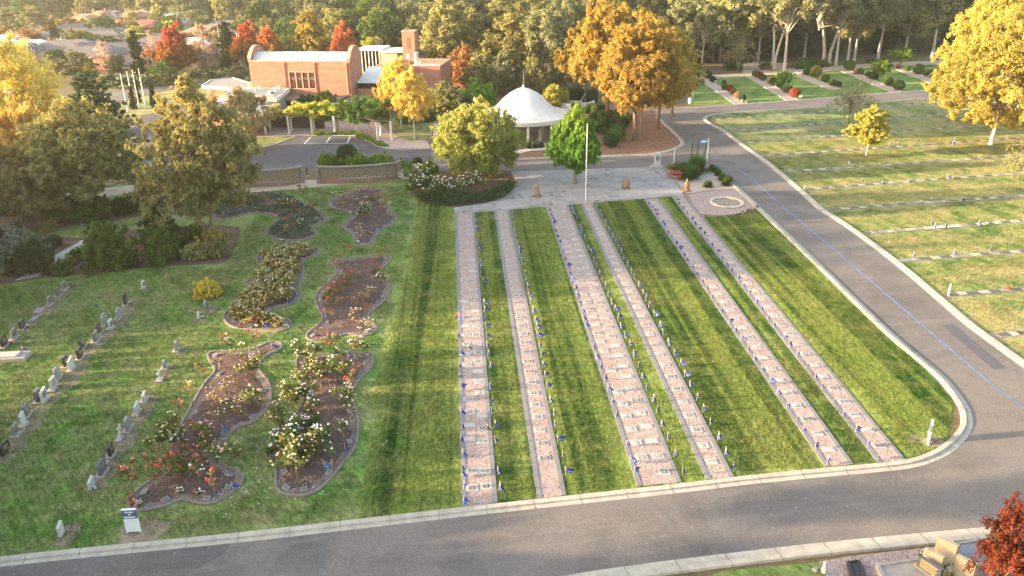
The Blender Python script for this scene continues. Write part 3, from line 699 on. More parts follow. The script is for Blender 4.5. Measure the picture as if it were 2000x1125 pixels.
# ================================================================ FOLIAGE
def leaf_mat(name, lo, hi, top=None, trans=0.35, tops=(0.45, 0.95), under=None):
    """lo..hi: the range of leaf colours; top: upper crown colour, turned leaves on the maple, painted sunlight on the wattle"""
    if name in MATS: return MATS[name]
    m = bpy.data.materials.new(name); m.use_nodes = True; n = m.node_tree.nodes; l = m.node_tree.links; n.clear()
    out = n.new('ShaderNodeOutputMaterial'); at = n.new('ShaderNodeAttribute'); at.attribute_name = 'tint'
    sp = n.new('ShaderNodeSeparateColor'); l.new(at.outputs['Color'], sp.inputs[0])
    oi = n.new('ShaderNodeObjectInfo')
    mx = n.new('ShaderNodeMix'); mx.data_type = 'RGBA'; mx.inputs[6].default_value = (*lo, 1); mx.inputs[7].default_value = (*hi, 1)
    l.new(sp.outputs[0], mx.inputs[0]); c = mx.outputs[2]
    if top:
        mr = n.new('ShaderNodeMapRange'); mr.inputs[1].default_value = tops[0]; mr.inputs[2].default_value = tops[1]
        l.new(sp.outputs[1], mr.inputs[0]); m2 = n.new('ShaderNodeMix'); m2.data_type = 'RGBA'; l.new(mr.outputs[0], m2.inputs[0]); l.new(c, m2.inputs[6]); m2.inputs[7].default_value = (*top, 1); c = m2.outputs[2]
    hs = n.new('ShaderNodeHueSaturation'); ma = n.new('ShaderNodeMapRange'); ma.inputs[3].default_value = 0.78; ma.inputs[4].default_value = 1.25
    l.new(oi.outputs['Random'], ma.inputs[0]); l.new(ma.outputs[0], hs.inputs['Value'])
    mh = n.new('ShaderNodeMapRange'); mh.inputs[3].default_value = 0.485; mh.inputs[4].default_value = 0.51; l.new(oi.outputs['Random'], mh.inputs[0]); l.new(mh.outputs[0], hs.inputs['Hue'])
    l.new(c, hs.inputs['Color']); c = hs.outputs[0]
    d = n.new('ShaderNodeBsdfDiffuse'); l.new(c, d.inputs[0]); t = n.new('ShaderNodeBsdfTranslucent'); l.new(c, t.inputs[0])
    ms = n.new('ShaderNodeMixShader'); ms.inputs[0].default_value = trans; l.new(d.outputs[0], ms.inputs[1]); l.new(t.outputs[0], ms.inputs[2]); l.new(ms.outputs[0], out.inputs[0])
    MATS[name] = m; return m
bark = M('grey_bark', (0.20, 0.155, 0.12), 0.95, 0.3, 2.5, 0.6, obj=True)
bark_pale = M('pale_gum_bark', (0.42, 0.36, 0.30), 0.9, 0.25, 1.5, 0.3, obj=True)
bark_white = M('white_birch_bark', (0.50, 0.46, 0.41), 0.85, 0.3, 4, 0.2, obj=True)
bark_red = M('red_brown_bark', (0.17, 0.10, 0.07), 0.95, 0.3, 2.5, 0.5, obj=True)

def leaves(name, cents, rads, per, size, mat, rs, flat=0.8, shell=0.5, up=0.25, elong=1.6, parent=None, droop=0.0, zr=None, tintv=None):
    """many small leaf blades spread through clumps of given centre and radius"""
    cents = np.asarray(cents, float); K = len(cents); rads = np.asarray(rads, float)
    N = K * per; idx = np.repeat(np.arange(K), per)
    u = rs.normal(size=(N, 3)); u /= np.linalg.norm(u, axis=1)[:, None]
    rr_ = (shell + (1 - shell) * rs.random(N)) * rads[idx] * (1 + .22 * rs.normal(size=N))
    off = u * rr_[:, None]; off[:, 2] *= flat
    if droop: off[:, 2] -= droop * rads[idx] * rs.random(N) ** 2
    p = cents[idx] + off
    nrm = u * 0.9 + rs.normal(size=(N, 3)) * 0.55; nrm[:, 2] += up; nrm /= np.linalg.norm(nrm, axis=1)[:, None]
    t = np.cross(nrm, rs.normal(size=(N, 3))); t /= np.linalg.norm(t, axis=1)[:, None] + 1e-9
    if elong > 3: t = t * .5 + np.array([0, 0, 1.0 if elong < 8 else -1.0]); t /= np.linalg.norm(t, axis=1)[:, None]
    b = np.cross(nrm, t)
    s = size * (0.6 + 0.8 * rs.random(N)); e = min(elong, 3.2)
    A = t * (s * e * .5)[:, None]; B = b * (s * .5)[:, None]
    V = np.stack([p - A, p + B - A * .1, p + A, p - B - A * .1], 1).reshape(-1, 3)
    me = bpy.data.meshes.new(name); me.vertices.add(4 * N); me.vertices.foreach_set('co', V.astype(np.float32).ravel())
    me.loops.add(4 * N); me.loops.foreach_set('vertex_index', np.arange(4 * N, dtype=np.int32))
    me.polygons.add(N); me.polygons.foreach_set('loop_start', np.arange(0, 4 * N, 4, dtype=np.int32)); me.polygons.foreach_set('loop_total', np.full(N, 4, np.int32))
    me.update()
    ct = rs.random(K) if tintv is None else np.asarray(tintv)
    z0, z1 = zr or (cents[:, 2].min() - .1, cents[:, 2].max() + .1)
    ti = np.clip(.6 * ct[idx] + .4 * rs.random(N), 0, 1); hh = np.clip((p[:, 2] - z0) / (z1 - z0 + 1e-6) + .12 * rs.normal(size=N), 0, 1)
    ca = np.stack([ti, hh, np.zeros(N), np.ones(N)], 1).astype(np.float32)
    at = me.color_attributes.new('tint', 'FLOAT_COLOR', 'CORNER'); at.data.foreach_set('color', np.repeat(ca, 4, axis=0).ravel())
    me.update(); return link(name, me, mat, parent)

def envelope(shape, K, rs):
    """clump centres in a unit crown: radius 1, height 0..1"""
    out = []
    while len(out) < K:
        h = rs.random(); a = rs.random() * 2 * math.pi; q = rs.random() ** .42
        if shape == 'round': r = math.sqrt(max(0, 1 - (2*h - 1)**2))
        elif shape == 'dome': r = math.sqrt(max(0, 1 - h**2.2)) * (.75 + .25 * min(1, h * 5))
        elif shape == 'cone': r = (1 - h) ** .8 * (1 if h > .08 else .7)
        elif shape == 'column': r = (1 - h) ** .6 * (.7 + .3 * min(1, h * 6))
        elif shape == 'egg': r = math.sin(math.pi * min(1, (h * .86 + .14)) ** .8) ** .75
        elif shape == 'flame': r = (min(1, h * 3.5) ** .7) * (1 - max(0, h - .28) / .72) ** .62
        elif shape == 'vase': r = .35 + .65 * math.sin(math.pi * (.15 + .8 * h)) ** .7 * (h * .6 + .4)
        elif shape == 'flat': r = math.sqrt(max(0, 1 - (2*h - 1)**2))
        else: r = 1
        if rs.random() > r + .05: continue
        out.append((q * r * math.cos(a), q * r * math.sin(a), h, q))
    return np.array(out)

def make_tree(kind, label, cat, H, R, z0, shape, K, per, leaf, cr, mat, bk, trunk_r=0.2, seed=1, limbs=22, flat=.8, up=.25, elong=1.6, stems=1, droop=0.0, lean=0.0, squash=(1, 1), shell=.5, bare=0.0, gap=0.0):
    rs = np.random.RandomState(seed); rr_ = random.Random(seed)
    root = empty(kind, (0, 0, 0))
    env = envelope(shape, K, rs)
    if gap:   # leave hollows between groups of clumps so that the sky side and the limbs show through
        g = np.array([[rs.uniform(-1, 1), rs.uniform(-1, 1), rs.random()] for _ in range(9)])
        d = np.min(np.linalg.norm((env[:, None, :3] - g[None]) * np.array([1, 1, 1.6]), axis=2), axis=1)
        env = env[d > gap]
    wob = 1 + .18 * np.sin(3 * np.arctan2(env[:, 1], env[:, 0]) + seed) + .10 * np.sin(7 * env[:, 2] + seed)
    cs = np.stack([env[:, 0] * R * wob * squash[0] + lean * env[:, 2] * H, env[:, 1] * R * wob * squash[1], z0 + env[:, 2] * (H - z0)], 1)
    rd = cr * (0.65 + .7 * rs.random(len(cs)))
    if leaf < .33:      # break every clump into smaller sprays so that the outline is ragged
        m_ = 3 if len(cs) < 200 else 5; big = np.repeat(cs, m_, 0); br_ = np.repeat(rd, m_); o3 = rs.normal(size=(len(big), 3)) * .62; tv = np.repeat(rs.random(len(cs)), m_) * .7 + .3 * rs.random(len(big))
        fol = leaves('crown', big + o3 * br_[:, None] * np.array([1, 1, .8 * max(1, flat)]), br_ * (.35 + .4 * rs.random(len(big))), max(8, int(per / m_)), leaf, mat, rs, flat, .3, up, elong, root, droop, tintv=tv)
    else: fol = leaves('crown', cs, rd, per, leaf, mat, rs, flat, shell, up, elong, root, droop)
    mb = MB()
    for s in range(stems):
        a = s * 2.4 + seed; sx, sy = (0, 0) if stems == 1 else (math.cos(a) * trunk_r * 1.3, math.sin(a) * trunk_r * 1.3)
        tw = .04 * H; top = z0 + (H - z0) * (.75 if bare or shape in ('cone', 'column', 'flame') else .55)
        ex, ey = (lean * H * .5 + rr_.uniform(-tw, tw) + (sx * 5 if stems > 1 else 0), rr_.uniform(-tw, tw) + (sy * 5 if stems > 1 else 0))
        pts = [(sx, sy, -.1), (sx, sy, z0 * .3 + .1), (sx + ex * .25, sy + ey * .3, z0 * .8 + .3), (sx + ex * .6, sy + ey * .7, (z0 + top) / 2), (sx + ex, sy + ey, top)]
        mb.tube(smooth_line(pts, 3), [trunk_r * (1.35 if k == 0 else 1.1 - .95 * k / 12) / (stems ** .4) for k in range(13)], 8)
        order = sorted(range(len(cs)), key=lambda i: rr_.random())[:max(3, limbs // stems)]
        for i in order:
            c = Vector(cs[i]); f = rr_.uniform(.25, .95) ** 1.0
            zb = min(z0 * .75 + (top - z0 * .75) * f, c.z - .1) if c.z > z0 * .8 else z0 * .75
            g_ = (zb / max(top, .1)); b0 = Vector((sx + ex * g_, sy + ey * g_, max(.2, zb * .85)))
            mid = b0.lerp(c, .5) + Vector((0, 0, -.08 * (c - b0).length if rr_.random() < .5 else .1 * (c - b0).length))
            r0 = trunk_r * rr_.uniform(.22, .42)
            mb.tube([b0, mid, c], [r0, r0 * .6, r0 * .18], 5)
            if bare:
                for _ in range(int(bare)):
                    e = c + Vector((rr_.uniform(-1, 1), rr_.uniform(-1, 1), rr_.uniform(-.2, 1.2))) * cr * 1.3
                    mb.tube([mid.lerp(c, rr_.random()), e], [r0 * .3, r0 * .08], 4)
    tr = mb.build('trunk', bk, root, smooth=True)
    CH[root.name] = [fol, tr]; root['_h'] = H; root['_r'] = R; root['_used'] = 0; root['category'] = cat; root['label'] = label
    return root
def put(proto, loc, h=None, w=None, rz=0.0, label=None, group=None, cat=None):
    o = copy_tree(proto) if proto['_used'] else proto
    proto['_used'] = 1
    sz = (h / proto['_h']) if h else 1.0; sw = (w / (2 * proto['_r'])) if w else sz
    o.location = loc; o.scale = (sw, sw, sz); o.rotation_euler = (0, 0, rz)
    if label: o['label'] = label
    if group: o['group'] = group
    if cat: o['category'] = cat
    return o
def put_px(proto, bx, by, ty, wpx, label, group=None, rz=None, cat=None, hk=1.0, **k):
    p = P(bx, by); h = HT(bx, by, ty) * hk; w = wpx * pxm(bx, by) * .97
    return put(proto, p, h, w, RNG.uniform(0, 6.28) if rz is None else rz, label, group, cat)

# leaf colours
L_wattle = leaf_mat('wattle_leaves', (0.17, 0.185, 0.075), (0.34, 0.31, 0.12), (0.42, 0.34, 0.11), .35, (.5, 1.1))  # golden upper crown paints the low sun's light into the leaf colour
L_gold = leaf_mat('golden_leaves', (0.58, 0.44, 0.09), (0.74, 0.60, 0.18), None, .45)
L_birch = leaf_mat('birch_gold_leaves', (0.50, 0.32, 0.06), (0.62, 0.43, 0.13), None, .45)
L_lime = leaf_mat('lime_green_leaves', (0.19, 0.23, 0.055), (0.33, 0.35, 0.09), (0.44, 0.40, 0.10), .4, (.45, 1.0))  # yellower towards the top of the crown
L_pine = leaf_mat('bright_conifer_leaves', (0.045, 0.13, 0.02), (0.115, 0.235, 0.038), (0.30, 0.36, 0.06), .3, (.6, 1.1))  # paler yellow-green high in the crown
L_oak = leaf_mat('rusty_gold_needles', (0.32, 0.22, 0.045), (0.56, 0.395, 0.09), None, .4)
L_oakg = leaf_mat('olive_gold_needles', (0.26, 0.20, 0.045), (0.40, 0.29, 0.07), None, .35)
L_gum = leaf_mat('gum_leaves', (0.11, 0.125, 0.06), (0.26, 0.25, 0.12), None, .35)
L_gum2 = leaf_mat('olive_gum_leaves', (0.15, 0.165, 0.055), (0.35, 0.315, 0.115), None, .3)
L_grn = leaf_mat('mid_green_leaves', (0.045, 0.085, 0.022), (0.115, 0.18, 0.04), None, .25)
L_drk = leaf_mat('dark_green_leaves', (0.028, 0.055, 0.025), (0.06, 0.10, 0.035), None, .15)
L_yel = leaf_mat('yellow_green_leaves', (0.30, 0.30, 0.05), (0.44, 0.40, 0.08), None, .4)
L_brt = leaf_mat('fresh_green_leaves', (0.09, 0.18, 0.025), (0.22, 0.32, 0.04), None, .35)
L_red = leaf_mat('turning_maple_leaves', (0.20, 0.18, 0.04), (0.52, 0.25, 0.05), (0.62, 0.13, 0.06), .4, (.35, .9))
L_red2 = leaf_mat('scarlet_leaves', (0.46, 0.13, 0.06), (0.62, 0.20, 0.09), None, .4)
L_mar = leaf_mat('copper_maple_leaves', (0.11, 0.024, 0.018), (0.22, 0.05, 0.028), None, .35)
L_pnk = leaf_mat('bare_twig_leaves', (0.38, 0.23, 0.16), (0.52, 0.34, 0.24), None, .3)
L_org = leaf_mat('orange_brown_leaves', (0.38, 0.18, 0.06), (0.50, 0.27, 0.10), None, .35)
L_ros = leaf_mat('rose_leaves', (0.075, 0.10, 0.03), (0.20, 0.20, 0.065), None, .3)
L_rosd = leaf_mat('dark_rose_leaves', (0.035, 0.075, 0.022), (0.085, 0.14, 0.04), None, .25)
L_roso = leaf_mat('rusty_rose_leaves', (0.20, 0.13, 0.05), (0.34, 0.22, 0.09), None, .3)
L_cov = leaf_mat('juniper_leaves', (0.05, 0.10, 0.06), (0.105, 0.17, 0.095), None, .2)
L_grey = leaf_mat('grey_green_leaves', (0.10, 0.12, 0.09), (0.17, 0.19, 0.14), None, .2)
L_ymap = leaf_mat('yellow_maple_leaves', (0.34, 0.33, 0.06), (0.72, 0.56, 0.13), None, .45)
L_litter = leaf_mat('fallen_leaves', (0.22, 0.12, 0.07), (0.52, 0.36, 0.26), None, .1)
L_chart = leaf_mat('yellow_shrub_leaves', (0.60, 0.53, 0.06), (0.78, 0.68, 0.12), None, .3)

# ================================================================ HEADSTONES
hs_m = {'black': M('black_granite', (0.028, 0.026, 0.028), 0.3, 0.2, 6, 0, .5), 'dark': M('dark_grey_granite', (0.11, 0.11, 0.12), 0.4, 0.15, 8, 0, .5),
        'grey': M('grey_granite', (0.20, 0.205, 0.21), 0.55, 0.15, 10, 0, .4), 'white': M('white_marble', (0.40, 0.40, 0.38), 0.5, 0.08, 4, 0, .4),
        'stone': M('headstone_plinth', (0.30, 0.27, 0.24), 0.85, 0.2, 4, 0.2)}
gold_m = M('gold_lettering', (0.50, 0.38, 0.16), 0.5, 0.1)
flw = {'w': M('white_flowers', (0.72, 0.68, 0.62), .8, .1), 'r': M('red_flowers', (0.48, 0.03, 0.03), .8, .2), 'p': M('pink_flowers', (0.62, 0.25, 0.27), .8, .2), 'o': M('orange_flowers', (0.62, 0.17, 0.06), .8, .2),
       'y': M('cream_flowers', (0.64, 0.56, 0.30), .8, .15), 'c': M('coral_flowers', (0.62, 0.14, 0.12), .8, .2), 'b': M('peach_flowers', (0.66, 0.42, 0.28), .8, .2)}
def outline(shape, w, h):
    a = w / 2
    if shape == 'round': return [(-a, 0), (a, 0), (a, h*.72)] + [(a*math.cos(t), h*.72 + h*.28*math.sin(t)) for t in [k*math.pi/10 for k in range(1, 10)]] + [(-a, h*.72)]
    if shape == 'shoulder': return [(-a, 0), (a, 0), (a, h*.75), (a*.8, h*.80), (a*.55, h*.95), (0, h), (-a*.55, h*.95), (-a*.8, h*.80), (-a, h*.75)]
    if shape == 'slope': return [(-a, 0), (a, 0), (a, h), (-a, h*.82)]
    return [(-a, 0), (a, 0), (a, h*.97), (a*.95, h), (-a*.95, h), (-a, h*.97)]
ROWDIR = rad(96)
def headstone(px, py, label, col='grey', shape='rect', w=.75, h=.85, plate=None, base=True, fl=None, th=.14, cat='headstone', lean=0.0):
    w *= .92; h *= .84; p = P(px, py); r = empty('headstone', (p.x, p.y, 0), ROWDIR + RNG.uniform(-.06, .06)); tag(r, label, cat, 'headstones in the grass rows')
    z = .12 if base else 0.0
    if base:
        mb = MB(); mb.cbox(0, .05, w + .22, .46, -.03, .12, bev=.02); part(r, mb, 'base', hs_m['stone'])
    ol = outline(shape, w, h); n = len(ol)
    # widths run along x, faces look along -y
    tri = tessellate_polygon([[Vector((x, zz, 0)) for x, zz in ol]])
    vs = [(x, -th/2 + lean*zz, z + zz) for x, zz in ol] + [(x, th/2 + lean*zz, z + zz) for x, zz in ol]; fs = []
    for a, b, c in tri: fs += [(a, b, c), (a + n, c + n, b + n)]
    for i in range(n): j = (i + 1) % n; fs.append((i, i + n, j + n, j))
    mb = MB(); mb.add(vs, fs); bm = bmesh.new(); o = part(r, mb, 'slab', hs_m[col]); bm.from_mesh(o.data); bmesh.ops.recalc_face_normals(bm, faces=bm.faces); bm.to_mesh(o.data); bm.free()
    if plate:
        mb = MB(); mb.box(-w*.34, w*.34, -th/2 - .012, -th/2, z + h*.25, z + h*.78); q = mb.build('inscription_panel', hs_m[plate], r); CH[r.name].append(q)
        mb = MB()
        for k in range(3): mb.box(-w*(.26 - .05*k), w*(.26 - .05*k), -th/2 - .016, -th/2 - .012, z + h*(.66 - .14*k), z + h*(.70 - .14*k))
        CH.setdefault(q.name, []).append(mb.build('lettering', gold_m if plate == 'black' else hs_m['stone'], q))
    elif col in ('black', 'dark'):
        mb = MB()
        for k in range(3): mb.box(-w*(.28 - .05*k), w*(.28 - .05*k), -th/2 - .004, -th/2, z + h*(.66 - .14*k), z + h*(.69 - .14*k))
        part(r, mb, 'lettering', gold_m)
    if fl: posy('small %s flowers laid before the %s' % ({'w': 'white', 'p': 'pink', 'r': 'red', 'b': 'peach'}[fl], ' '.join(label.split(' with')[0].split()[:10])), p + Vector((math.sin(ROWDIR)*.34, -math.cos(ROWDIR)*.34, .12 if base else .02)) + Vector((RNG.uniform(-.02, .02), RNG.uniform(-.2, .2), 0)), fl)
    return r
def posy(label, p, fl, s=1.0, group=None):
    r = empty('flower_bunch', p); tag(r, label, 'flowers', group); q = random.Random(int(p.x * 131 + p.y * 17)); mb = MB()
    for k in range(9): rock(mb, (q.gauss(0, .085) * s, q.gauss(0, .07) * s, q.uniform(.06, .2) * s), q.uniform(.03, .055) * s, k, sub=1)
    part(r, mb, 'blossoms', flw[fl]); rs = np.random.RandomState(int(abs(p.x) * 7) + 1)
    lv = leaves('greenery', [(0, 0, .08 * s)], [.13 * s], 26, .06 * s, L_grn, rs, parent=r); CH[r.name].append(lv); return r
HS = [ # px, py, label, colour, shape, w, h, plate, base, flowers
 (127,566,'dark framed headstone farthest up the outer row','grey','rect',.6,.7,'black',True,None),
 (115,579,'dark headstone second down the outer row','dark','rect',.6,.75,None,True,None),
 (98,596,'light grey headstone with dark panel in the outer row','grey','rect',.65,.75,'black',True,None),
 (45,642,'black headstone below the flat slabs of the outer row','black','rect',.75,.7,None,True,'w'),
 (29,662,'pale headstone with dark panel near the frame edge','grey','slope',.75,.85,'black',True,None),
 (10,676,'wide black headstone near the tomb slab','black','shoulder',.95,.85,None,True,'b'),
 (247,595,'tall black headstone at the far end of the long row','black','rect',.7,1.0,None,True,'w'),
 (232,622,'plain grey headstone second in the long row','grey','slope',.85,.85,None,True,None),
 (206,634,'large grey round-topped headstone with white neighbour','grey','round',.95,1.0,None,True,'w'),
 (218,642,'white headstone with dark panel and open book base','white','rect',.6,.75,'black',True,None),
 (195,651,'black shouldered headstone in mid long row','black','shoulder',.7,.85,None,True,None),
 (189,666,'wide dark headstone with pale side pillar','dark','rect',.95,.75,'grey',True,None),
 (162,680,'black headstone behind white flowers in the long row','black','shoulder',.7,.9,None,True,'w'),
 (158,700,'black square headstone just past the sun patch','black','rect',.8,.8,None,True,None),
 (141,722,'white marble headstone with wide plinth','white','slope',.75,.95,None,True,None),
 (130,716,'black headstone hidden behind the white marble one','black','rect',.6,.8,None,True,'w'),
 (113,741,'grey arched headstone in the sun patch','grey','round',.95,.9,None,True,None),
 (106,760,'light headstone with engraved panel below the arched one','white','rect',.8,.85,'grey',True,'b'),
 (88,783,'light grey double headstone with dark panel','white','slope',.75,.9,'dark',True,None),
 (76,784,'dark grey headstone paired with the light double one','dark','rect',.7,.85,None,True,None),
 (54,812,'blue grey headstone above the white pillar stone','dark','slope',.7,.85,None,True,None),
 (47,832,'tall narrow white headstone low in the long row','white','slope',.55,.95,None,True,None),
 (33,851,'dark faced headstone with grey frame low in the long row','grey','slope',.5,.85,'black',True,None),
 (12,884,'black arched headstone with orange toy and white ball','black','round',.95,.85,None,False,'b'),
 (281,563,'lone small white headstone with dark panel in open lawn','white','rect',.5,.65,'black',True,None),
 (401,601,'slanting grey headstone below the yellow bush','grey','slope',.6,.65,None,False,None),
 (388,621,'tiny white headstone beside the slanting grey one','white','rect',.35,.6,None,False,'w'),
 (346,686,'narrow grey headstone farthest up the short row','grey','rect',.5,.75,None,True,None),
 (323,720,'grey headstone on the bright grass of the short row','grey','round',.5,.65,None,True,None),
 (283,784,'leaning white headstone with dark side','white','slope',.6,.6,None,True,None),
 (269,808,'pale sloped headstone with pink flowers','white','slope',.7,.75,None,True,'p'),
 (252,840,'grey round headstone on a white plinth','grey','round',.75,.95,None,True,None),
 (219,890,'black headstone on white plinth in the short row','black','slope',.6,.8,None,True,None),
 (202,925,'dark grey shouldered headstone with small cross behind','dark','shoulder',.85,.9,None,True,None),
 (180,952,'pale headstone with flowers nearest end of the short row','white','slope',.65,.7,None,False,'w'),
 (121,1045,'lone white headstone near the road kerb','white','slope',.5,.85,None,False,None)]
for h in HS: headstone(h[0], h[1], h[2], h[3], h[4], h[5], h[6], h[7], h[8], h[9])
# crosses
def cross(px, py, label, tilt, m, s=1.0, rz=ROWDIR):
    r = empty('cross', P(px, py), rz); tag(r, label, 'cross'); T = Matrix.Rotation(tilt, 4, 'Y')
    mb = MB(); mb.box(-.07*s, .07*s, -.05, .05, 0, .95*s, 0, T); part(r, mb, 'upright', hs_m[m])
    mb = MB(); mb.box(-.36*s, .36*s, -.055, .055, .58*s, .70*s, 0, T); part(r, mb, 'crossbar', hs_m[m])
    mb = MB(); mb.cbox(0, 0, .7*s, .4, -.02, .1, bev=.02); part(r, mb, 'base', hs_m['stone'])
cross(312, 743, 'white cross-shaped headstone standing in the short row', .05, 'white', .85)
cross(233, 858, 'tilted white wooden cross between grey and black headstones', .55, 'white', .95)
cross(205, 905, 'small dark cross behind the shouldered headstone', .1, 'dark', .6)
# flat slabs and the tomb
for x, y, w, d, lab, m in ((76, 607, .9, .6, 'flat pale grave slab in the outer row', 'stone'), (67, 624, .9, .55, 'flat dark grave slab in the outer row', 'dark')):
    r = empty('grave_slab', P(x, y), ROWDIR); tag(r, lab, 'grave slab'); mb = MB(); mb.cbox(0, 0, w, d, 0, .10, bev=.02); part(r, mb, 'slab', hs_m[m]); mb = MB(); mb.cbox(0, 0, w*.6, d*.5, .10, .13, bev=.01); part(r, mb, 'plate', hs_m['grey'])
r = empty('tomb', P(6, 702), rad(6)); tag(r, 'long low concrete tomb slab at the lawn edge', 'tomb')
mb = MB(); mb.cbox(0, 0, 3.4, 1.15, 0, .30, bev=.03); part(r, mb, 'kerb', hs_m['stone']); mb = MB(); mb.cbox(-.2, 0, 2.7, .8, .30, .42, bev=.04); part(r, mb, 'lid', M('tomb_lid', (0.36, 0.35, 0.34), .8))
# worn earth along the rows
def dirt_line(name, pix, w, seed):
    ln = smooth_line(PL(pix), 6); q = random.Random(seed); L_, R_ = [], []
    for i, p in enumerate(ln):
        d = (ln[min(i+1, len(ln)-1)] - ln[max(i-1, 0)]).normalized(); nn = Vector((-d.y, d.x, 0)); L_.append(p + nn*w*q.uniform(.3, .65)); R_.append(p - nn*w*q.uniform(.5, 1.0))
    mb = MB(); n = len(ln); mb.add([(*p.xy, .016) for p in L_] + [(*p.xy, .016) for p in R_], [(i, i+n, i+n+1, i+1) for i in range(n-1)]); tag(mb.build(name, dirt), kind='structure')
dirt_line('bare_dirt', [(-40, 690), (10, 672), (45, 640), (70, 622), (98, 596), (130, 562), (138, 557)], .95, 1)
dirt_line('bare_dirt', [(-10, 905), (12, 884), (47, 835), (76, 790), (106, 762), (141, 724), (162, 690), (190, 666), (218, 640), (236, 620), (252, 590), (258, 583)], 1.05, 2)
dirt_line('bare_dirt', [(172, 962), (202, 928), (219, 893), (252, 842), (269, 810), (286, 782), (298, 772)], .8, 3)
dirt_line('bare_dirt', [(305, 750), (312, 742), (323, 720), (332, 710)], .7, 4)
for x, y, w in ((284, 563, .7), (401, 603, .9), (389, 622, .8), (350, 686, .8), (125, 1048, .9)):
    c = P(x + 4, y + 1); sheet('bare_dirt', [c + Vector((math.cos(a) * w * .8 * RNG.uniform(.6, 1.1), math.sin(a) * w * RNG.uniform(.6, 1.2), 0)) for a in [k * .785 for k in range(8)]], 0.017, dirt, 2, True)

# ================================================================ ROSE BEDS
BEDS = {
 'ground_cover': ('large bed of dark creeping juniper and roses below the sandy path', [(415,430),(440,428),(470,422),(490,417),(520,418),(545,428),(530,440),(522,455),(535,467),(560,471),(600,468),(618,455),(606,444),(625,437),(641,428),(632,418),(605,403),(570,385),(530,376),(480,380),(440,390),(418,402)]),
 'wall': ('small wavy rose bed nearest the block wall', [(641,398),(650,388),(672,381),(703,369),(744,371),(750,377),(734,384),(745,392),(756,400),(773,424),(770,436),(755,444),(739,453),(733,465),(730,474),(708,481),(694,478),(691,466),(686,456),(668,444),(674,436),(686,424),(677,414),(648,407)]),
 'yellow': ('wavy bed full of yellow blooming roses', [(502,503),(519,493),(549,488),(603,482),(622,490),(617,499),(592,512),(593,530),(585,556),(587,580),(571,594),(545,600),(528,609),(545,620),(564,626),(567,636),(549,647),(519,646),(475,643),(451,637),(438,624),(443,609),(462,590),(484,568),(482,552),(500,535),(505,518)]),
 'dark': ('wavy bed of bare dark soil with thin red roses', [(646,513),(654,507),(688,506),(746,499),(761,504),(759,513),(742,530),(754,547),(761,562),(750,588),(721,612),(721,627),(735,639),(729,650),(707,657),(677,653),(641,662),(609,665),(599,658),(606,647),(627,631),(629,615),(617,592),(618,579),(630,562),(653,541),(657,526)]),
 'long': ('longest rose bed with colourful standards beside the graves', [(406,696),(418,688),(483,686),(526,670),(548,671),(546,683),(520,696),(502,716),(523,745),(528,768),(523,795),(497,824),(464,837),(444,854),(434,880),(423,896),(437,910),(466,924),(474,939),(454,962),(418,982),(391,984),(355,976),(322,989),(276,998),(253,992),(256,972),(273,956),(300,935),(322,912),(348,844),(372,798),(398,752),(419,727),(414,711)]),
 'bushy': ('wavy bed with big white and cream rose bushes', [(579,706),(591,697),(636,693),(696,691),(721,690),(728,700),(723,719),(697,748),(685,776),(696,803),(699,836),(693,873),(669,906),(636,945),(606,966),(572,969),(548,962),(539,945),(539,918),(526,885),(530,852),(557,830),(585,800),(594,767),(583,737)])}
edge_m = M('bed_edging_stone', (0.21, 0.17, 0.145), 0.95, 0.3, 5.0, 0.5)
border_m = mulch_mat('bed_border_stones', (0.13, 0.10, 0.085), (0.25, 0.20, 0.175), (0.42, 0.34, 0.30), 0.9)
BP = {}
def inside(pt, poly):
    x, y = pt[0], pt[1]; c = False; n = len(poly)
    for i in range(n):
        x1, y1 = poly[i][0], poly[i][1]; x2, y2 = poly[(i+1) % n][0], poly[(i+1) % n][1]
        if (y1 > y) != (y2 > y) and x < (x2-x1)*(y-y1)/(y2-y1) + x1: c = not c
    return c
def dist_edge(p, poly):
    best = 1e9
    for i in range(len(poly)):
        a, b = poly[i].xy, poly[(i+1) % len(poly)].xy; ab = b - a; t = max(0, min(1, (p - a).dot(ab) / max(ab.length_squared, 1e-9)))
        best = min(best, (a + ab*t - p).length)
    return best
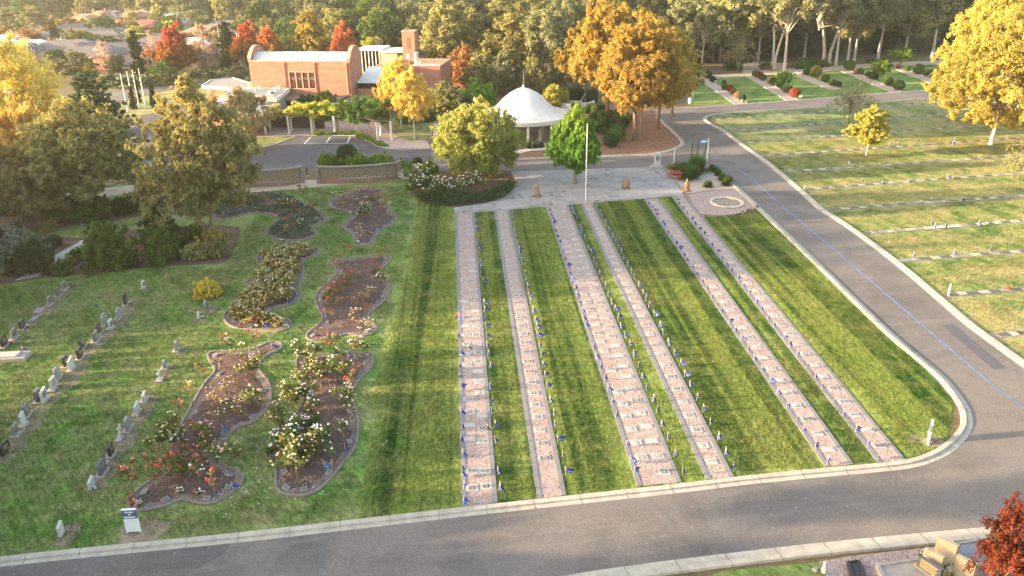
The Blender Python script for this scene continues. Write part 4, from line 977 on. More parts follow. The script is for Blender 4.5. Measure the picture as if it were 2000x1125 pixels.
for key, (lab, pix) in BEDS.items():
    ln = smooth_line(PL(pix), 4, True)
    if sum(ln[i].x*ln[(i+1)%len(ln)].y - ln[(i+1)%len(ln)].x*ln[i].y for i in range(len(ln))) < 0: ln = ln[::-1]
    BP[key] = ln; c = sum(ln, Vector()) / len(ln); root = empty('rose_bed', c); tag(root, lab, 'garden bed', 'wavy rose beds in the lawn')
    loc = [p - c for p in ln]
    # soil gently heaped towards the middle, on a grid clipped by the outline
    mb = MB(); mb.prism([(p.x, p.y) for p in loc], 0.0, 0.045); part(root, mb, 'border', border_m)
    gx = .3; vs = {}; fs = []; V = []
    def hgt(x, y):
        d = dist_edge(Vector((x, y)), loc) if inside((x, y), loc) else 0
        return None if d < .28 else .05 + .10 * min(1, (d - .28) / 1.2) + .02 * math.sin(x * 5.1 + y * 3.7)
    x0, x1 = min(p.x for p in loc), max(p.x for p in loc); y0, y1 = min(p.y for p in loc), max(p.y for p in loc)
    nx, ny = int((x1-x0)/gx)+1, int((y1-y0)/gx)+1
    G = [[hgt(x0+i*gx, y0+j*gx) for i in range(nx+1)] for j in range(ny+1)]
    def vid(i, j):
        if (i, j) not in vs: vs[(i, j)] = len(V); V.append((x0+i*gx, y0+j*gx, G[j][i]))
        return vs[(i, j)]
    for j in range(ny):
        for i in range(nx):
            if all(G[b][a] is not None for a, b in ((i,j),(i+1,j),(i+1,j+1),(i,j+1))): fs.append((vid(i,j), vid(i+1,j), vid(i+1,j+1), vid(i,j+1)))
    mb = MB(); mb.add(V, fs); o = mb.build('soil', soil, root, smooth=True); CH[root.name].append(o)
    rs_ = np.random.RandomState(len(V)); ok = [v_ for v_ in V]; pk = rs_.randint(0, len(ok), 90)
    lt = leaves('leaf_litter', [(ok[i][0], ok[i][1], ok[i][2] + .02) for i in pk], np.full(90, .55), 26, .075, L_litter, rs_, .04, .0, 3.0, 1.3, root); CH[root.name].append(lt)
    mb = MB(); ribbon(mb, loc, [(-.09, 0), (-.09, .10), (.05, .11), (.05, .02)][::-1], closed=True); part(root, mb, 'edging', edge_m)
STQ = [[a, b, d, c] for a, b, c, d in SE]
blades('grass_between_strips', [(820, 362), (889, 412), (1313, 383), (1340, 384), (1366, 421), (1410, 424), (1476, 408), (1685, 600), (1802, 706), (1862, 790), (1850, 855), (1770, 899), (1450, 930), (898, 989), (700, 1010), (740, 700), (800, 500)], grass_strip, 1, STQ, label='mown grass blades between the gravel strips', edge=.30, step=.8)
blades('grass_among_graves', [(-200, 620), (0, 560), (300, 524), (435, 520), (470, 450), (540, 370), (640, 366), (815, 360), (798, 500), (738, 700), (698, 1012), (500, 1036), (0, 1092), (-300, 1120)], grass_left, 2, list(BP.values()), label='mown grass blades among graves and rose beds', edge=.40, step=.9)
blades('grass_with_rows', [(1388, 228), (1412, 222), (1620, 207), (1853, 191), (2300, 160), (2700, 620), (2300, 900), (1896, 639), (1748, 513), (1600, 408), (1440, 277)], grass_right, 3, ROWQ, label='dry grass blades between the plaque rows', edge=.55, ymax=112, step=.95, n=240)
# ================================================================ ROSES
cane_m = M('rose_cane', (0.16, 0.12, 0.07), 0.9, 0.2, 5); stake_m = M('grey_stake', (0.24, 0.21, 0.18), 0.9, 0.2, 5)
def make_rose(seed, kind, H, R, leafn, blooms, leafm=L_ros, bs=.06, name='rose_bush'):
    rs = np.random.RandomState(seed); q = random.Random(seed); root = empty(name, (0, 0, 0)); mb = MB(); K = 7 if kind == 'bush' else 8; cs = []
    if kind == 'standard': mb.tube([(0, 0, 0), (.02, .01, H*.62)], [.032, .024], 6); b0 = Vector((.02, .01, H*.6))
    else: b0 = Vector((0, 0, 0))
    for k in range(K):
        a = k * 2.4 + q.random(); r = R * q.uniform(.25, .95); z = H * q.uniform(.62, 1.0) if kind == 'standard' else H * q.uniform(.30, .95)
        c = Vector((r*math.cos(a), r*math.sin(a), z)); cs.append(c)
        mb.tube([b0 if kind == 'standard' else b0 + Vector((q.uniform(-.1, .1), q.uniform(-.1, .1), 0)), b0.lerp(c, .55) + Vector((0, 0, .04)), c], [.014, .010, .005], 4)
    part(root, mb, 'stems', cane_m)
    lv = leaves('foliage', [tuple(c - Vector((0, 0, .05))) for c in cs], [R*.36]*K, leafn // K, .085, leafm, rs, .8, .2, .4, 1.5, root); CH[root.name].append(lv)
    mb = MB()
    for k in range(blooms):
        c = q.choice(cs); d = Vector((q.gauss(0, 1), q.gauss(0, 1), abs(q.gauss(.6, .6)))).normalized() * R * q.uniform(.2, .5); rock(mb, c + d, bs * q.uniform(.7, 1.2), k, (1, 1, .75), sub=1)
    part(root, mb, 'blossoms', flw['w']); root['_used'] = 0; return root
RP = {'bush': make_rose(3, 'bush', 1.0, .55, 330, 14), 'big': make_rose(5, 'bush', 1.55, .95, 950, 26, L_ros, .075), 'dense': make_rose(9, 'bush', 1.6, 1.15, 1700, 22, L_rosd, .085),
      'thin': make_rose(11, 'bush', .95, .5, 90, 7, L_roso, .06), 'std': make_rose(17, 'standard', 1.75, .55, 260, 12, L_ros, .075, 'standard_rose'), 'thinstd': make_rose(21, 'standard', 1.8, .5, 90, 8, L_roso, .07, 'standard_rose'),
      'low': make_rose(25, 'bush', .6, .5, 380, 9, leaf_mat('yellowing_rose_leaves', (0.16, 0.15, 0.05), (0.30, 0.27, 0.09), None, .3), .045), 'low2': make_rose(29, 'bush', .55, .45, 240, 6, L_roso, .045)}
CN = {'w': 'white', 'r': 'red', 'p': 'pink', 'o': 'orange', 'y': 'cream yellow', 'c': 'coral', 'b': 'peach'}
KN = {'bush': 'bushy', 'big': 'tall bushy', 'dense': 'big dark-leaved', 'thin': 'thin', 'std': 'long-stemmed', 'thinstd': 'sparse long-stemmed', 'low': 'low', 'low2': 'low'}
def rose(kind, p, fl, label=None, group=None, s=1.0):
    pr = RP[kind]; o = copy_tree(pr) if pr['_used'] else pr; pr['_used'] = 1
    o.location = (p.x, p.y, .10); o.rotation_euler = (0, 0, RNG.uniform(0, 6.28)); s *= RNG.uniform(.85, 1.15); o.scale = (s, s, s)
    for c in CH[o.name]:
        if c.name.startswith('blossoms'): c.material_slots[0].link = 'OBJECT'; c.material_slots[0].material = flw[fl]
    tag(o, label, 'rose', group); return o
ROSES = {
 'long rose bed': [(444,698,'thinstd','r'),(452,702,'std','w'),(500,690,'thinstd','r'),(431,722,'thin','b'),(477,722,'std','y'),(480,726,'thin','r'),(497,742,'big','b'),(399,756,'thinstd','o'),(378,795,'thinstd','y'),(354,826,'thinstd','o'),
   (492,790,'bush','y'),(500,796,'bush','b'),(447,808,'bush','w'),(425,806,'thin','o'),(430,826,'thin','w'),(341,856,'big','y'),(322,880,'big','y'),(400,858,'bush','w'),(406,876,'big','p'),(436,884,'thin','y'),(421,905,'bush','y'),(450,906,'bush','b'),
   (340,905,'thin','r'),(374,898,'thin','r'),(300,915,'thin','p'),(332,930,'bush','c'),(356,938,'big','r'),(385,930,'bush','c'),(317,970,'std','r'),(264,975,'std','c'),(423,976,'thinstd','r'),(392,958,'thinstd','w'),(350,880,'bush','w'),(380,845,'thin','r'),(440,772,'thin','w'),(462,762,'thin','b'),(418,790,'thin','w'),(470,815,'thin','w')],
 'bushy white rose bed': [(592,712,'big','w'),(612,702,'bush','w'),(634,704,'thinstd','r'),(656,702,'std','c'),(664,745,'big','y'),(607,742,'big','b'),(625,752,'big','b'),(645,730,'bush','y'),(590,760,'bush','b'),(598,792,'big','w'),(610,812,'bush','w'),(572,800,'big','y'),(548,840,'big','b'),
   (615,872,'dense','w'),(597,850,'dense','w'),(556,880,'dense','w'),(570,868,'big','w'),(604,905,'big','b'),(625,890,'big','w'),(583,950,'std','y'),(560,915,'bush','b'),(545,895,'bush','w'),(678,800,'big','w'),(690,780,'thinstd','r'),(673,850,'bush','w'),(700,712,'thinstd','w'),(712,706,'std','w'),(660,712,'bush','w'),(570,915,'big','y')],
 'dark soil rose bed': [(656,520,'thin','r'),(680,512,'thinstd','r'),(668,525,'thin','b'),(746,506,'thin','p'),(730,522,'thin','r'),(739,545,'bush','r'),(742,556,'bush','w'),(690,556,'bush','r'),(671,572,'bush','r'),(645,570,'thin','c'),(636,585,'thin','w'),(648,592,'bush','c'),(662,600,'thin','p'),(697,600,'thin','o'),(722,582,'thin','w'),(715,590,'thin','o'),(690,626,'thin','w'),(646,624,'thin','r'),(655,580,'bush','r'),(700,640,'thin','w'),(720,645,'thin','w'),(678,548,'thin','r'),(640,600,'thin','o'),(716,612,'thin','r'),(660,560,'thin','r')],
 'block wall rose bed': [(655,402,'thinstd','y'),(725,402,'bush','r'),(735,398,'bush','c'),(706,428,'big','w'),(716,430,'big','w'),(697,400,'thin','w'),(756,415,'thinstd','r'),(745,412,'thin','p'),(760,425,'thin','b'),(705,460,'thin','w'),(704,472,'thin','y'),(700,384,'thin','b'),(668,412,'thin','b'),(738,384,'thin','b'),(720,378,'thinstd','p'),(672,394,'thin','w')],
 'ground cover bed': [(560,408,'bush','y'),(576,410,'bush','b'),(595,398,'std','p'),(547,406,'bush','p'),(615,412,'bush','r'),(587,446,'bush','w'),(562,440,'thin','r'),(510,396,'thin','o'),(488,402,'thin','y'),(440,395,'thin','w'),(560,455,'thin','b'),(590,425,'thin','c'),(470,398,'thin','w')]}
for bed, lst in ROSES.items():
    cnt = {}
    for x, y, k, f in sorted(lst, key=lambda t: -t[1]):
        key = (k, f); cnt[key] = cnt.get(key, 0) + 1
        total = sum(1 for t in lst if (KN[t[2]], t[3]) == (KN[k], f))
        lab = '%s %s rose in the %s' % (KN[k], CN[f], bed) if total == 1 else '%s %s rose, %s of its colour from the road, %s' % (KN[k], CN[f], nth(cnt[key]), bed)
        rose(k, P(x, y), f, lab, 'roses in the ' + bed)
# the yellow bed is packed with low bushes that nothing tells apart
q = random.Random(4); bp = BP['yellow']; pts = []
tries = 0
while len(pts) < 125 and tries < 9000:
    tries += 1
    p = P(q.uniform(435, 622), q.uniform(482, 648))
    if inside(p, bp) and dist_edge(p.xy, bp) > .7 and all((p - o).length > .5 for o in pts): pts.append(p)
for p in pts: rose('low' if q.random() < .72 else 'low2', p, q.choice('yyyyw'), 'low yellow-green bloom-covered rose massed with others in the yellow rose bed', 'low roses massed in the yellow bed', 1.12)
q = random.Random(8)
for i in range(26):
    x, y = q.choice([(q.uniform(10, 150), q.uniform(405, 448)), (q.uniform(205, 385), q.uniform(398, 418)), (q.uniform(400, 500), q.uniform(385, 398))])
    rose(q.choice(['thin', 'thinstd', 'bush']), P(x, y), q.choice('wyrbc'), 'thin scattered rose in the far garden bed under the wattle trees', 'thin roses in the shaded far beds')
# bed markers: little plates among the roses
q = random.Random(15); mk = None
for key, n in (('long', 16), ('bushy', 13), ('dark', 12), ('wall', 8), ('yellow', 9)):
    bp = BP[key]; m = len(bp); step = m // n
    for i in range(n):
        a, b = bp[(i*step) % m], bp[(i*step + 1) % m]; d = (b - a).normalized(); p = a + Vector((-d.y, d.x, 0)) * q.uniform(.30, .5)
        if mk is None:
            mk = empty('bed_plaque', (0, 0, 0)); mb = MB(); mb.box(-.19, .19, -.14, .14, -.03, .06, 0, Matrix.Rotation(.3, 4, 'X')); part(mk, mb, 'stone', hs_m['stone']); mb = MB(); mb.box(-.14, .14, -.09, .09, .061, .075, 0, Matrix.Rotation(.3, 4, 'X')); part(mk, mb, 'plate', hs_m['dark']); o = mk
        else: o = copy_tree(mk)
        o.location = (p.x, p.y, .07); o.rotation_euler = (0, 0, math.atan2(d.y, d.x) + (0 if q.random() < .7 else .4))
        tag(o, 'small sloped plaque inside the edging of the %s' % {'long': 'long rose bed', 'bushy': 'bushy white rose bed', 'dark': 'dark soil rose bed', 'wall': 'block wall rose bed', 'yellow': 'yellow rose bed'}[key], 'plaque', 'plaques round the %s bed' % key)
PS = [(260,988,'r'),(268,985,'w'),(275,990,'p'),(256,978,'r'),(355,962,'w'),(391,965,'w'),(489,700,'w'),(495,705,'w'),(503,640,'w'),(470,642,'r'),(491,562,'p'),(560,640,'w'),(703,645,'w'),(720,650,'w'),(716,388,'w'),(697,476,'w'),(722,458,'p'),(500,410,'p'),(545,422,'w'),(553,472,'w'),(1441,420,'w'),(1446,419,'p'),(1466,415,'r'),(1459,414,'w'),(953,840,'y'),(912,680,'w'),(919,684,'w'),(892,622,'r'),(1817,392,'w'),(1801,398,'w'),(1970,566,'r'),(1842,350,'r'),(1860,350,'w'),(1926,441,'w')]
for i, (x, y, f) in enumerate(PS):
    bedn = 'far rose beds' if y < 500 and x < 800 else 'yellow rose bed' if y < 660 and x < 620 else 'long rose bed' if x < 520 else 'dark soil rose bed' if x < 740 else 'rose-side gravel strip' if x < 1000 else 'stone ring' if x < 1500 else 'plaque rows'
    posy('%s flower bunch laid at the %s, %s of these from the road' % (CN[f], bedn, nth(1 + sum(1 for t in PS if (t[1], t[0]) > (y, x)))), P(x, y) + Vector((0, 0, .05)), f, 1.3)

# ---- creeping juniper mat (nobody could count its sprigs)
def mat_cover(name, poly, n, size, lm, h, seed, cr=.28, kind=None, label=None, cat=None, keep=.25):
    rs = np.random.RandomState(seed); q = random.Random(seed); xs = [p.x for p in poly]; ys = [p.y for p in poly]; cs = []
    t_ = 0
    while len(cs) < n and t_ < n * 30:
        t_ += 1; p = Vector((q.uniform(min(xs), max(xs)), q.uniform(min(ys), max(ys))))
        if inside(p, poly) and dist_edge(p, poly) > keep and (math.sin(p.x * .9 + seed) + math.sin(p.y * 1.1 + 2 * seed) > -1.3): cs.append((p.x, p.y, h * q.uniform(.3, 1)))
    o = leaves(name, cs, [cr * q.uniform(.7, 1.3) for _ in cs], 34, size, lm, rs, .7, .3, .5, 1.8)
    return tag(o, label, cat, None, 'stuff')
mat_cover('ground_cover', BP['ground_cover'], 420, .09, L_cov, .28, 3, label='dark creeping juniper covering the bed', cat='ground cover')

# ================================================================ SHRUBS AND HEDGES
def make_shrub(seed, H, R, K, per, leaf, mat, shape='round', cr=.35, ball=False, name='shrub'):
    rs = np.random.RandomState(seed); root = empty(name, (0, 0, 0))
    if ball:   # clipped: clumps pressed onto one even surface
        k = np.arange(K) + .5; ph = np.arccos(1 - 1.55 * k / K); th = math.pi * (1 + 5**.5) * k
        cs = np.stack([R*.86*np.cos(th)*np.sin(ph), R*.86*np.sin(th)*np.sin(ph), H*.5 + H*.44*np.cos(ph)], 1); rd = np.full(K, cr) * (.85 + .3 * rs.random(K))
        lv = leaves('foliage', cs, rd, per, leaf, mat, rs, 1.0, .6, .2, 1.5, root)
    else:
        e = envelope(shape, K, rs); w_ = 1 + .2*np.sin(3*np.arctan2(e[:, 1], e[:, 0]) + seed)
        cs = np.stack([e[:, 0]*R*.85*w_, e[:, 1]*R*.85*w_, cr*.6 + e[:, 2]*(H - cr*1.3)], 1); rd = cr * (.65 + .7*rs.random(K)); b3 = np.repeat(cs, 3, 0); r3 = np.repeat(rd, 3); b3 = b3 + rs.normal(size=b3.shape) * .55 * r3[:, None]; b3[:, 2] = np.maximum(b3[:, 2], .08)
        lv = leaves('foliage', b3, r3 * (.35 + .4*rs.random(len(r3))), max(6, per // 3), leaf, mat, rs, .85, .3, .3, 1.5, root)
    mb = MB(); q = random.Random(seed)
    for i in range(9):
        c = Vector(cs[q.randrange(len(cs))]); mb.tube([(q.uniform(-.1, .1)*R, q.uniform(-.1, .1)*R, 0), Vector((c.x*.5, c.y*.5, c.z*.6)), c], [.05*R + .01, .03*R, .01*R], 5)
    if ball: mb.lathe([(R*.25, 0), (R*.7, H*.2), (R*.78, H*.5), (R*.5, H*.8), (.01, H*.88)], 12)   # dense twiggy heart
    st = mb.build('stems', bark, root); CH[root.name] = [lv, st]; root['_h'] = H; root['_r'] = R; root['_used'] = 0; root['category'] = 'shrub'; return root
SH = {'ball': make_shrub(1, 1.3, .8, 120, 60, .10, L_grn, ball=True, cr=.15, name='clipped_shrub'), 'balld': make_shrub(2, 1.3, .8, 120, 60, .10, L_drk, ball=True, cr=.15, name='clipped_shrub'),
      'ballr': make_shrub(3, 1.3, .85, 120, 60, .10, leaf_mat('red_shrub_leaves', (0.20, 0.05, 0.03), (0.36, 0.11, 0.05), None, .3), ball=True, cr=.15, name='clipped_shrub'),
      'ballo': make_shrub(4, 1.3, .85, 120, 60, .10, leaf_mat('olive_shrub_leaves', (0.15, 0.13, 0.04), (0.26, 0.21, 0.06), None, .3), ball=True, cr=.15, name='clipped_shrub'),
      'ballt': make_shrub(5, 1.1, .8, 100, 50, .10, leaf_mat('tan_shrub_leaves', (0.34, 0.22, 0.12), (0.50, 0.34, 0.2), None, .3), ball=True, cr=.18, name='clipped_shrub'),
      'big': make_shrub(6, 3.0, 2.6, 95, 190, .13, L_grn, 'dome', .55), 'big2': make_shrub(7, 2.6, 2.2, 85, 170, .13, L_drk, 'dome', .5), 'brt': make_shrub(8, 2.6, 2.4, 95, 170, .15, L_brt, 'dome', .5),
      'low': make_shrub(9, 1.0, 1.4, 60, 90, .11, L_grn, 'dome', .32), 'grey': make_shrub(10, 2.4, 2.2, 80, 140, .14, L_grey, 'dome', .5), 'loose': make_shrub(12, 1.9, 1.8, 50, 110, .12, L_wattle, 'dome', .42),
      'chart': make_shrub(13, 1.1, 1.35, 90, 90, .10, L_chart, 'dome', .26), 'yel': make_shrub(14, 2.5, 2.2, 80, 140, .15, L_yel, 'dome', .48), 'jun': make_shrub(15, .9, 2.0, 90, 130, .11, L_brt, 'dome', .33), 'hedge': make_shrub(16, 1.5, 1.5, 80, 130, .09, L_drk, 'dome', .34)}
def spx(kind, bx, by, wpx, ty, label, group=None, cat='shrub'):
    return put_px(SH[kind], bx, by, ty, wpx, label, group, cat=cat)
for k, x, y, w, t, lab in [
    ('big', 215, 522, 118, 438, 'largest bushy green shrub on the near mulch edge'), ('big2', 313, 470, 84, 408, 'dark rounded shrub behind the two green ones'), ('big', 318, 510, 86, 446, 'lighter green shrub beside the largest one'),
    ('loose', 385, 505, 60, 470, 'low sprawling grey-green shrub in the mulch corner'), ('loose', 430, 500, 62, 440, 'feathery olive shrub at the stone-edged corner'), ('low', 387, 466, 55, 440, 'dark low shrub below the wattle trunk'),
    ('low', 125, 535, 46, 513, 'small flat shrub beside the pale path'), ('balld', 105, 482, 34, 461, 'small dark round shrub across the pale path'), ('grey', 40, 520, 130, 445, 'wide grey-green shrub at the frame edge'), ('big2', 70, 530, 90, 470, 'dark shrub between path and grey-green shrub'),
    ('big2', 5, 500, 90, 440, 'dark shrub deep behind the grey-green one'), ('chart', 408, 578, 56, 550, 'bright yellow-leaved shrub alone on the lawn'),
    ('balld', 679, 318, 40, 284, 'rounded dark tree-like shrub over the block wall'), ('jun', 640, 322, 46, 303, 'bright spreading conifer behind the block wall start'), ('jun', 700, 322, 60, 302, 'bright spreading conifer behind the wall middle'), ('jun', 745, 320, 60, 304, 'bright spreading conifer behind the wall end'), ('jun', 666, 320, 46, 303, 'bright spreading conifer just past the wall start'),
    ('jun', 790, 335, 46, 316, 'green spreading shrub beside the wall end'), ('ball', 816, 332, 22, 308, 'small upright clipped shrub by the lime tree'), ('jun', 838, 336, 40, 317, 'green spreading shrub at the lime tree bed corner'),
    ('big2', 608, 232, 70, 186, 'dark rounded shrub before the hall canopy'), ('big', 640, 232, 70, 180, 'taller dark green shrub before the hall canopy'),
    ('brt', 935, 208, 78, 160, 'bright green shrub tree behind the dome pavilion'), ('grey', 915, 218, 60, 186, 'blue-grey shrub between olive and bright green shrubs'), ('big', 838, 236, 46, 214, 'green shrub at the court path'), ('brt', 800, 240, 50, 216, 'light green shrub under the gold birches'),
    ('yel', 1083, 212, 56, 162, 'golden-topped hedge behind the dome'), ('ball', 1068, 207, 18, 189, 'small clipped ball beside the dome roof'), ('ball', 1086, 210, 24, 187, 'clipped ball second beside the dome roof'), ('hedge', 1110, 206, 40, 172, 'tall dark hedge by the curved steps'), ('hedge', 1133, 200, 34, 166, 'dark hedge beyond the curved steps'), ('hedge', 1155, 204, 30, 170, 'dark hedge under the rusty gold trees'),
    ('balld', 1046, 290, 11, 280, 'tiny clipped ball beside the pavilion pillar'), ('balld', 1057, 289, 11, 278, 'tiny clipped ball second from the pavilion pillar'), ('balld', 1033, 291, 12, 279, 'tiny clipped ball under the lime tree side'),
    ('low', 1342, 345, 60, 322, 'leafy low shrub in the east garden'), ('loose', 1310, 332, 26, 319, 'yellowish low shrub by the white pole'),
    ('low', 55, 470, 50, 452, 'low shrub near the shaded roses')]:
    spx(k, x, y, w, t, lab)
# clipped balls on the slope beside the pavilion
for i, (x, y, w, h) in enumerate([(1192,288,30,26),(1203,277,36,28),(1205,262,30,22),(1215,250,26,20),(1222,240,26,18),(1210,238,22,16),(1196,245,22,16),(1176,245,20,17),(1175,237,22,22),(1160,236,20,16),(1163,224,18,20),(1154,218,18,16),(1176,222,20,18),(1190,232,18,18),(1178,262,20,14),(1169,258,18,14),(1206,228,20,14),(1218,226,18,12),(1184,254,20,15),(1143,222,16,12),(1124,214,18,14)]):
    spx('ball' if i % 3 else 'balld', x, y, w, y - h, '%s clipped green ball from the road on the slope beside the pavilion' % nth(i + 1), 'clipped balls on the pavilion slope')
# grass-tree clump and tussock balls in the east garden
def make_tuft(seed, n, L, spread, mat, name='tussock'):
    rs = np.random.RandomState(seed); root = empty(name, (0, 0, 0)); vs = []; fs = []
    for i in range(n):
        a = rs.rand()*6.283; el = rs.uniform(.15, 1.35)*1.0; l = L*rs.uniform(.7, 1.05); w = .02*L; d = np.array([math.cos(a)*math.cos(el), math.sin(a)*math.cos(el), math.sin(el)]); s = np.array([-math.sin(a), math.cos(a), 0])*w
        b = np.array([math.cos(a), math.sin(a), 0])*spread*rs.rand(); m = b + d*l*.55; e = b + d*l + np.array([math.cos(a)*.1*l, math.sin(a)*.1*l, -.16*l*math.cos(el)]); k = len(vs); vs += [b - s, b + s, m + s*.8, m - s*.8, e]; fs += [(k, k+1, k+2, k+3), (k+3, k+2, k+4)]
    mb = MB(); mb.add(vs, fs); o = mb.build('blades', mat, root); me = o.data; c = np.zeros((len(me.loops), 4), np.float32); c[:, 0] = np.repeat(rs.rand(len(fs)//2), 7); c[:, 3] = 1
    at = me.color_attributes.new('tint', 'FLOAT_COLOR', 'CORNER'); at.data.foreach_set('color', c.ravel()); mb = MB(); rock(mb, (0, 0, .05*L), .2*L, seed, sub=1); c2 = mb.build('crown_base', bark, root); CH[root.name] = [o, c2]
    root['_h'] = L*.9; root['_r'] = L*.85; root['_used'] = 0; root['category'] = 'grass clump'; return root
T1 = make_tuft(1, 900, .85, .12, L_grn); T2 = make_tuft(2, 1100, 2.2, .5, leaf_mat('strappy_leaves', (0.05, 0.11, 0.035), (0.11, 0.2, 0.05)), 'strap_leaf_plant')
for i, (x, y, w) in enumerate([(1383,366,23),(1418,362,25),(1411,352,23),(1403,343,20),(1398,336,18),(1390,332,18),(1424,354,18)]):
    put_px(T1, x, y, y - w*.72, w, '%s round green tussock from the stone ring in the east garden' % nth(i + 1), 'round tussocks in the east garden')
for i, (x, y, w) in enumerate([(1343,350,44),(1360,335,50),(1326,340,36)]):
    put_px(T2, x, y, y - w*.75, w, ['spiky strap-leaved clump closest to the pointed rock', 'largest spiky strap-leaved clump in the east garden', 'spiky strap-leaved clump behind the red bench'][i], 'spiky clumps in the east garden')
# memorial garden: gravel lines dotted with clipped shrubs
def g2(x, y): return 1300 + x/2.857, y/2.857
LINES = [((205, 440), (425, 583)), ((478, 425), (712, 562)), ((700, 405), (950, 500)), ((985, 388), (1290, 516)), ((1275, 372), (1585, 496)), ((1560, 360), (1850, 480))]
for a, b in LINES:
    A, B = P(*g2(*a)), P(*g2(*b)); d = (B - A).normalized(); nn = Vector((-d.y, d.x, 0)) * 1.1
    sheet('gravel_line', [A + nn, B + nn, B - nn, A - nn], 0.03, M('garden_line_gravel', (0.42, 0.32, 0.27), 0.95, 0.3, 5, .5), world_pts=True)
    for s_ in (1, -1):
        mb = MB(); ribbon(mb, [A + nn*s_, B + nn*s_], [(-.08, 0), (-.08, .10), (.08, .10), (.08, 0)][::-1]); tag(mb.build('gravel_line_edge', concrete), kind='structure')
BALLS = [(235,440,24,'balld',1),(262,460,20,'balld',1),(325,472,14,'balld',1),(330,502,20,'ball',1),(358,514,23,'ballr',1),(378,528,20,'ballo',1),(400,548,20,'ballt',1),(428,566,22,'balld',1),
 (500,428,20,'ball',2),(522,438,22,'ballr',2),(541,450,20,'ball',2),(580,466,18,'ballt',2),(600,478,24,'balld',2),(636,494,18,'balld',2),(672,518,20,'ballo',2),(694,512,18,'balld',2),(718,546,32,'ballr',2),
 (785,418,20,'ball',3),(835,428,34,'ballo',3),(872,452,18,'ballt',3),(890,458,24,'ball',3),(930,482,22,'ball',3),(962,488,20,'balld',3),(1022,392,32,'ball',4),(1060,412,16,'ballt',4),(1085,416,20,'ball',4),(1130,430,18,'balld',4),(1160,446,26,'balld',4),(1240,480,28,'ball',4),(1298,504,32,'balld',4),
 (1347,397,18,'ball',5),(1408,414,32,'ball',5),(1463,430,26,'balld',5),(1490,440,16,'ball',5),(1580,480,30,'ballr',5),(1296,384,14,'ballr',5)]
cnt = {}
for x, y, r, k, ln_ in sorted(BALLS, key=lambda t: -t[1]):
    cnt[ln_] = cnt.get(ln_, 0) + 1; X, Y = g2(x, y); colr = {'ball': 'green', 'balld': 'dark green', 'ballr': 'red', 'ballo': 'olive', 'ballt': 'tan'}[k]
    spx(k, X, Y, 2*r/2.857, Y - 1.75*r/2.857, '%s clipped shrub, %s from the road on the %s gravel line past the pines' % (colr, nth(cnt[ln_]), nth(ln_)), 'clipped shrubs of the memorial garden')
for x, y, n in ((268, 462, 0), (432, 575, 1), (745, 552, 2), (1420, 412, 3), (1468, 434, 4), (600, 480, 5), (1530, 462, 6)):
    X, Y = g2(x, y); posy('white flower bunch on the memorial garden gravel, %s counted from the pines' % nth(n + 1), P(X, Y), 'w', 3.0)
for k, x, y, w, t_, lab in [('grey', 1535, 405, 46, 360, 'silver-grey shrub at the end of the memorial garden'), ('low', 760, 382, 60, 345, 'low dark hedge by the bush path'), ('low', 850, 370, 80, 338, 'second low green hedge by the bush path'), ('low', 560, 385, 44, 352, 'dark low hedge behind the dark bench'), ('low', 370, 388, 60, 350, 'dark hedge at the small birch foot'), ('low', 1145, 352, 36, 330, 'low shrub at the gum tree feet'), ('low', 1215, 350, 40, 328, 'low shrub before the dark bush')]:
    X, Y = g2(x, y); spx(k, X, Y, w*2/2.857 if k != 'grey' else w*2/2.857, t_/2.857, lab)
# little round-headed trees in the memorial garden
MT = make_tree('small_tree', '', 'tree', 3.2, 1.35, 1.3, 'round', 70, 90, .13, .38, L_brt, bark, .07, 33, 10)
for x, y, w, t_, lab in ((658, 500, 92, 403, 'small round-headed green tree on the second gravel line'), (1192, 452, 102, 342, 'small round-headed green tree on the fourth gravel line'), (1298, 375, 120, 276, 'broad bright green tree near the bush path')):
    X, Y = g2(x, y); put_px(MT, X, Y, t_/2.857, w/2.857, lab, 'small trees of the memorial garden')

# ---- lime tree bed: dark hedge border and white roses
poly = smooth_line(PL([(808, 388), (850, 384), (900, 384), (950, 378), (985, 366), (1002, 362), (1003, 372), (985, 388), (945, 398), (880, 405), (830, 398)]), 4, True)
hd = mat_cover('low_hedge', poly, 330, .10, L_drk, .75, 7, .36, keep=.1)
hd['label'] = 'low dark leafy hedge curving round the lime tree bed'; hd['category'] = 'hedge'; del hd['kind']
for i, (x, y, k) in enumerate([(815,352,'dense'),(828,362,'dense'),(838,374,'dense'),(822,378,'dense'),(810,365,'big'),(852,386,'big'),(868,385,'big'),(884,382,'big'),(898,380,'big'),(912,378,'big'),(926,376,'big'),(940,370,'bush')]):
    rose(k, P(x, y), 'w', '%s white rose bush along the lime tree bed, counted from the block wall' % nth(i + 1), 'white roses in the lime tree bed', 1.25)
# low green border hedges beside the car park
for i, pix in enumerate([[(612, 262), (690, 261), (692, 265), (610, 265)], [(690, 261), (700, 263), (758, 286), (750, 290), (696, 270)]]):
    pl_ = PL(pix); h_ = mat_cover('low_hedge', pl_, 110, .10, L_brt, .45, 20 + i, .35, keep=.05); h_['label'] = ['low bright hedge along the head of the parking bays', 'low bright hedge slanting beside the paved forecourt'][i]; h_['category'] = 'hedge'; del h_['kind']
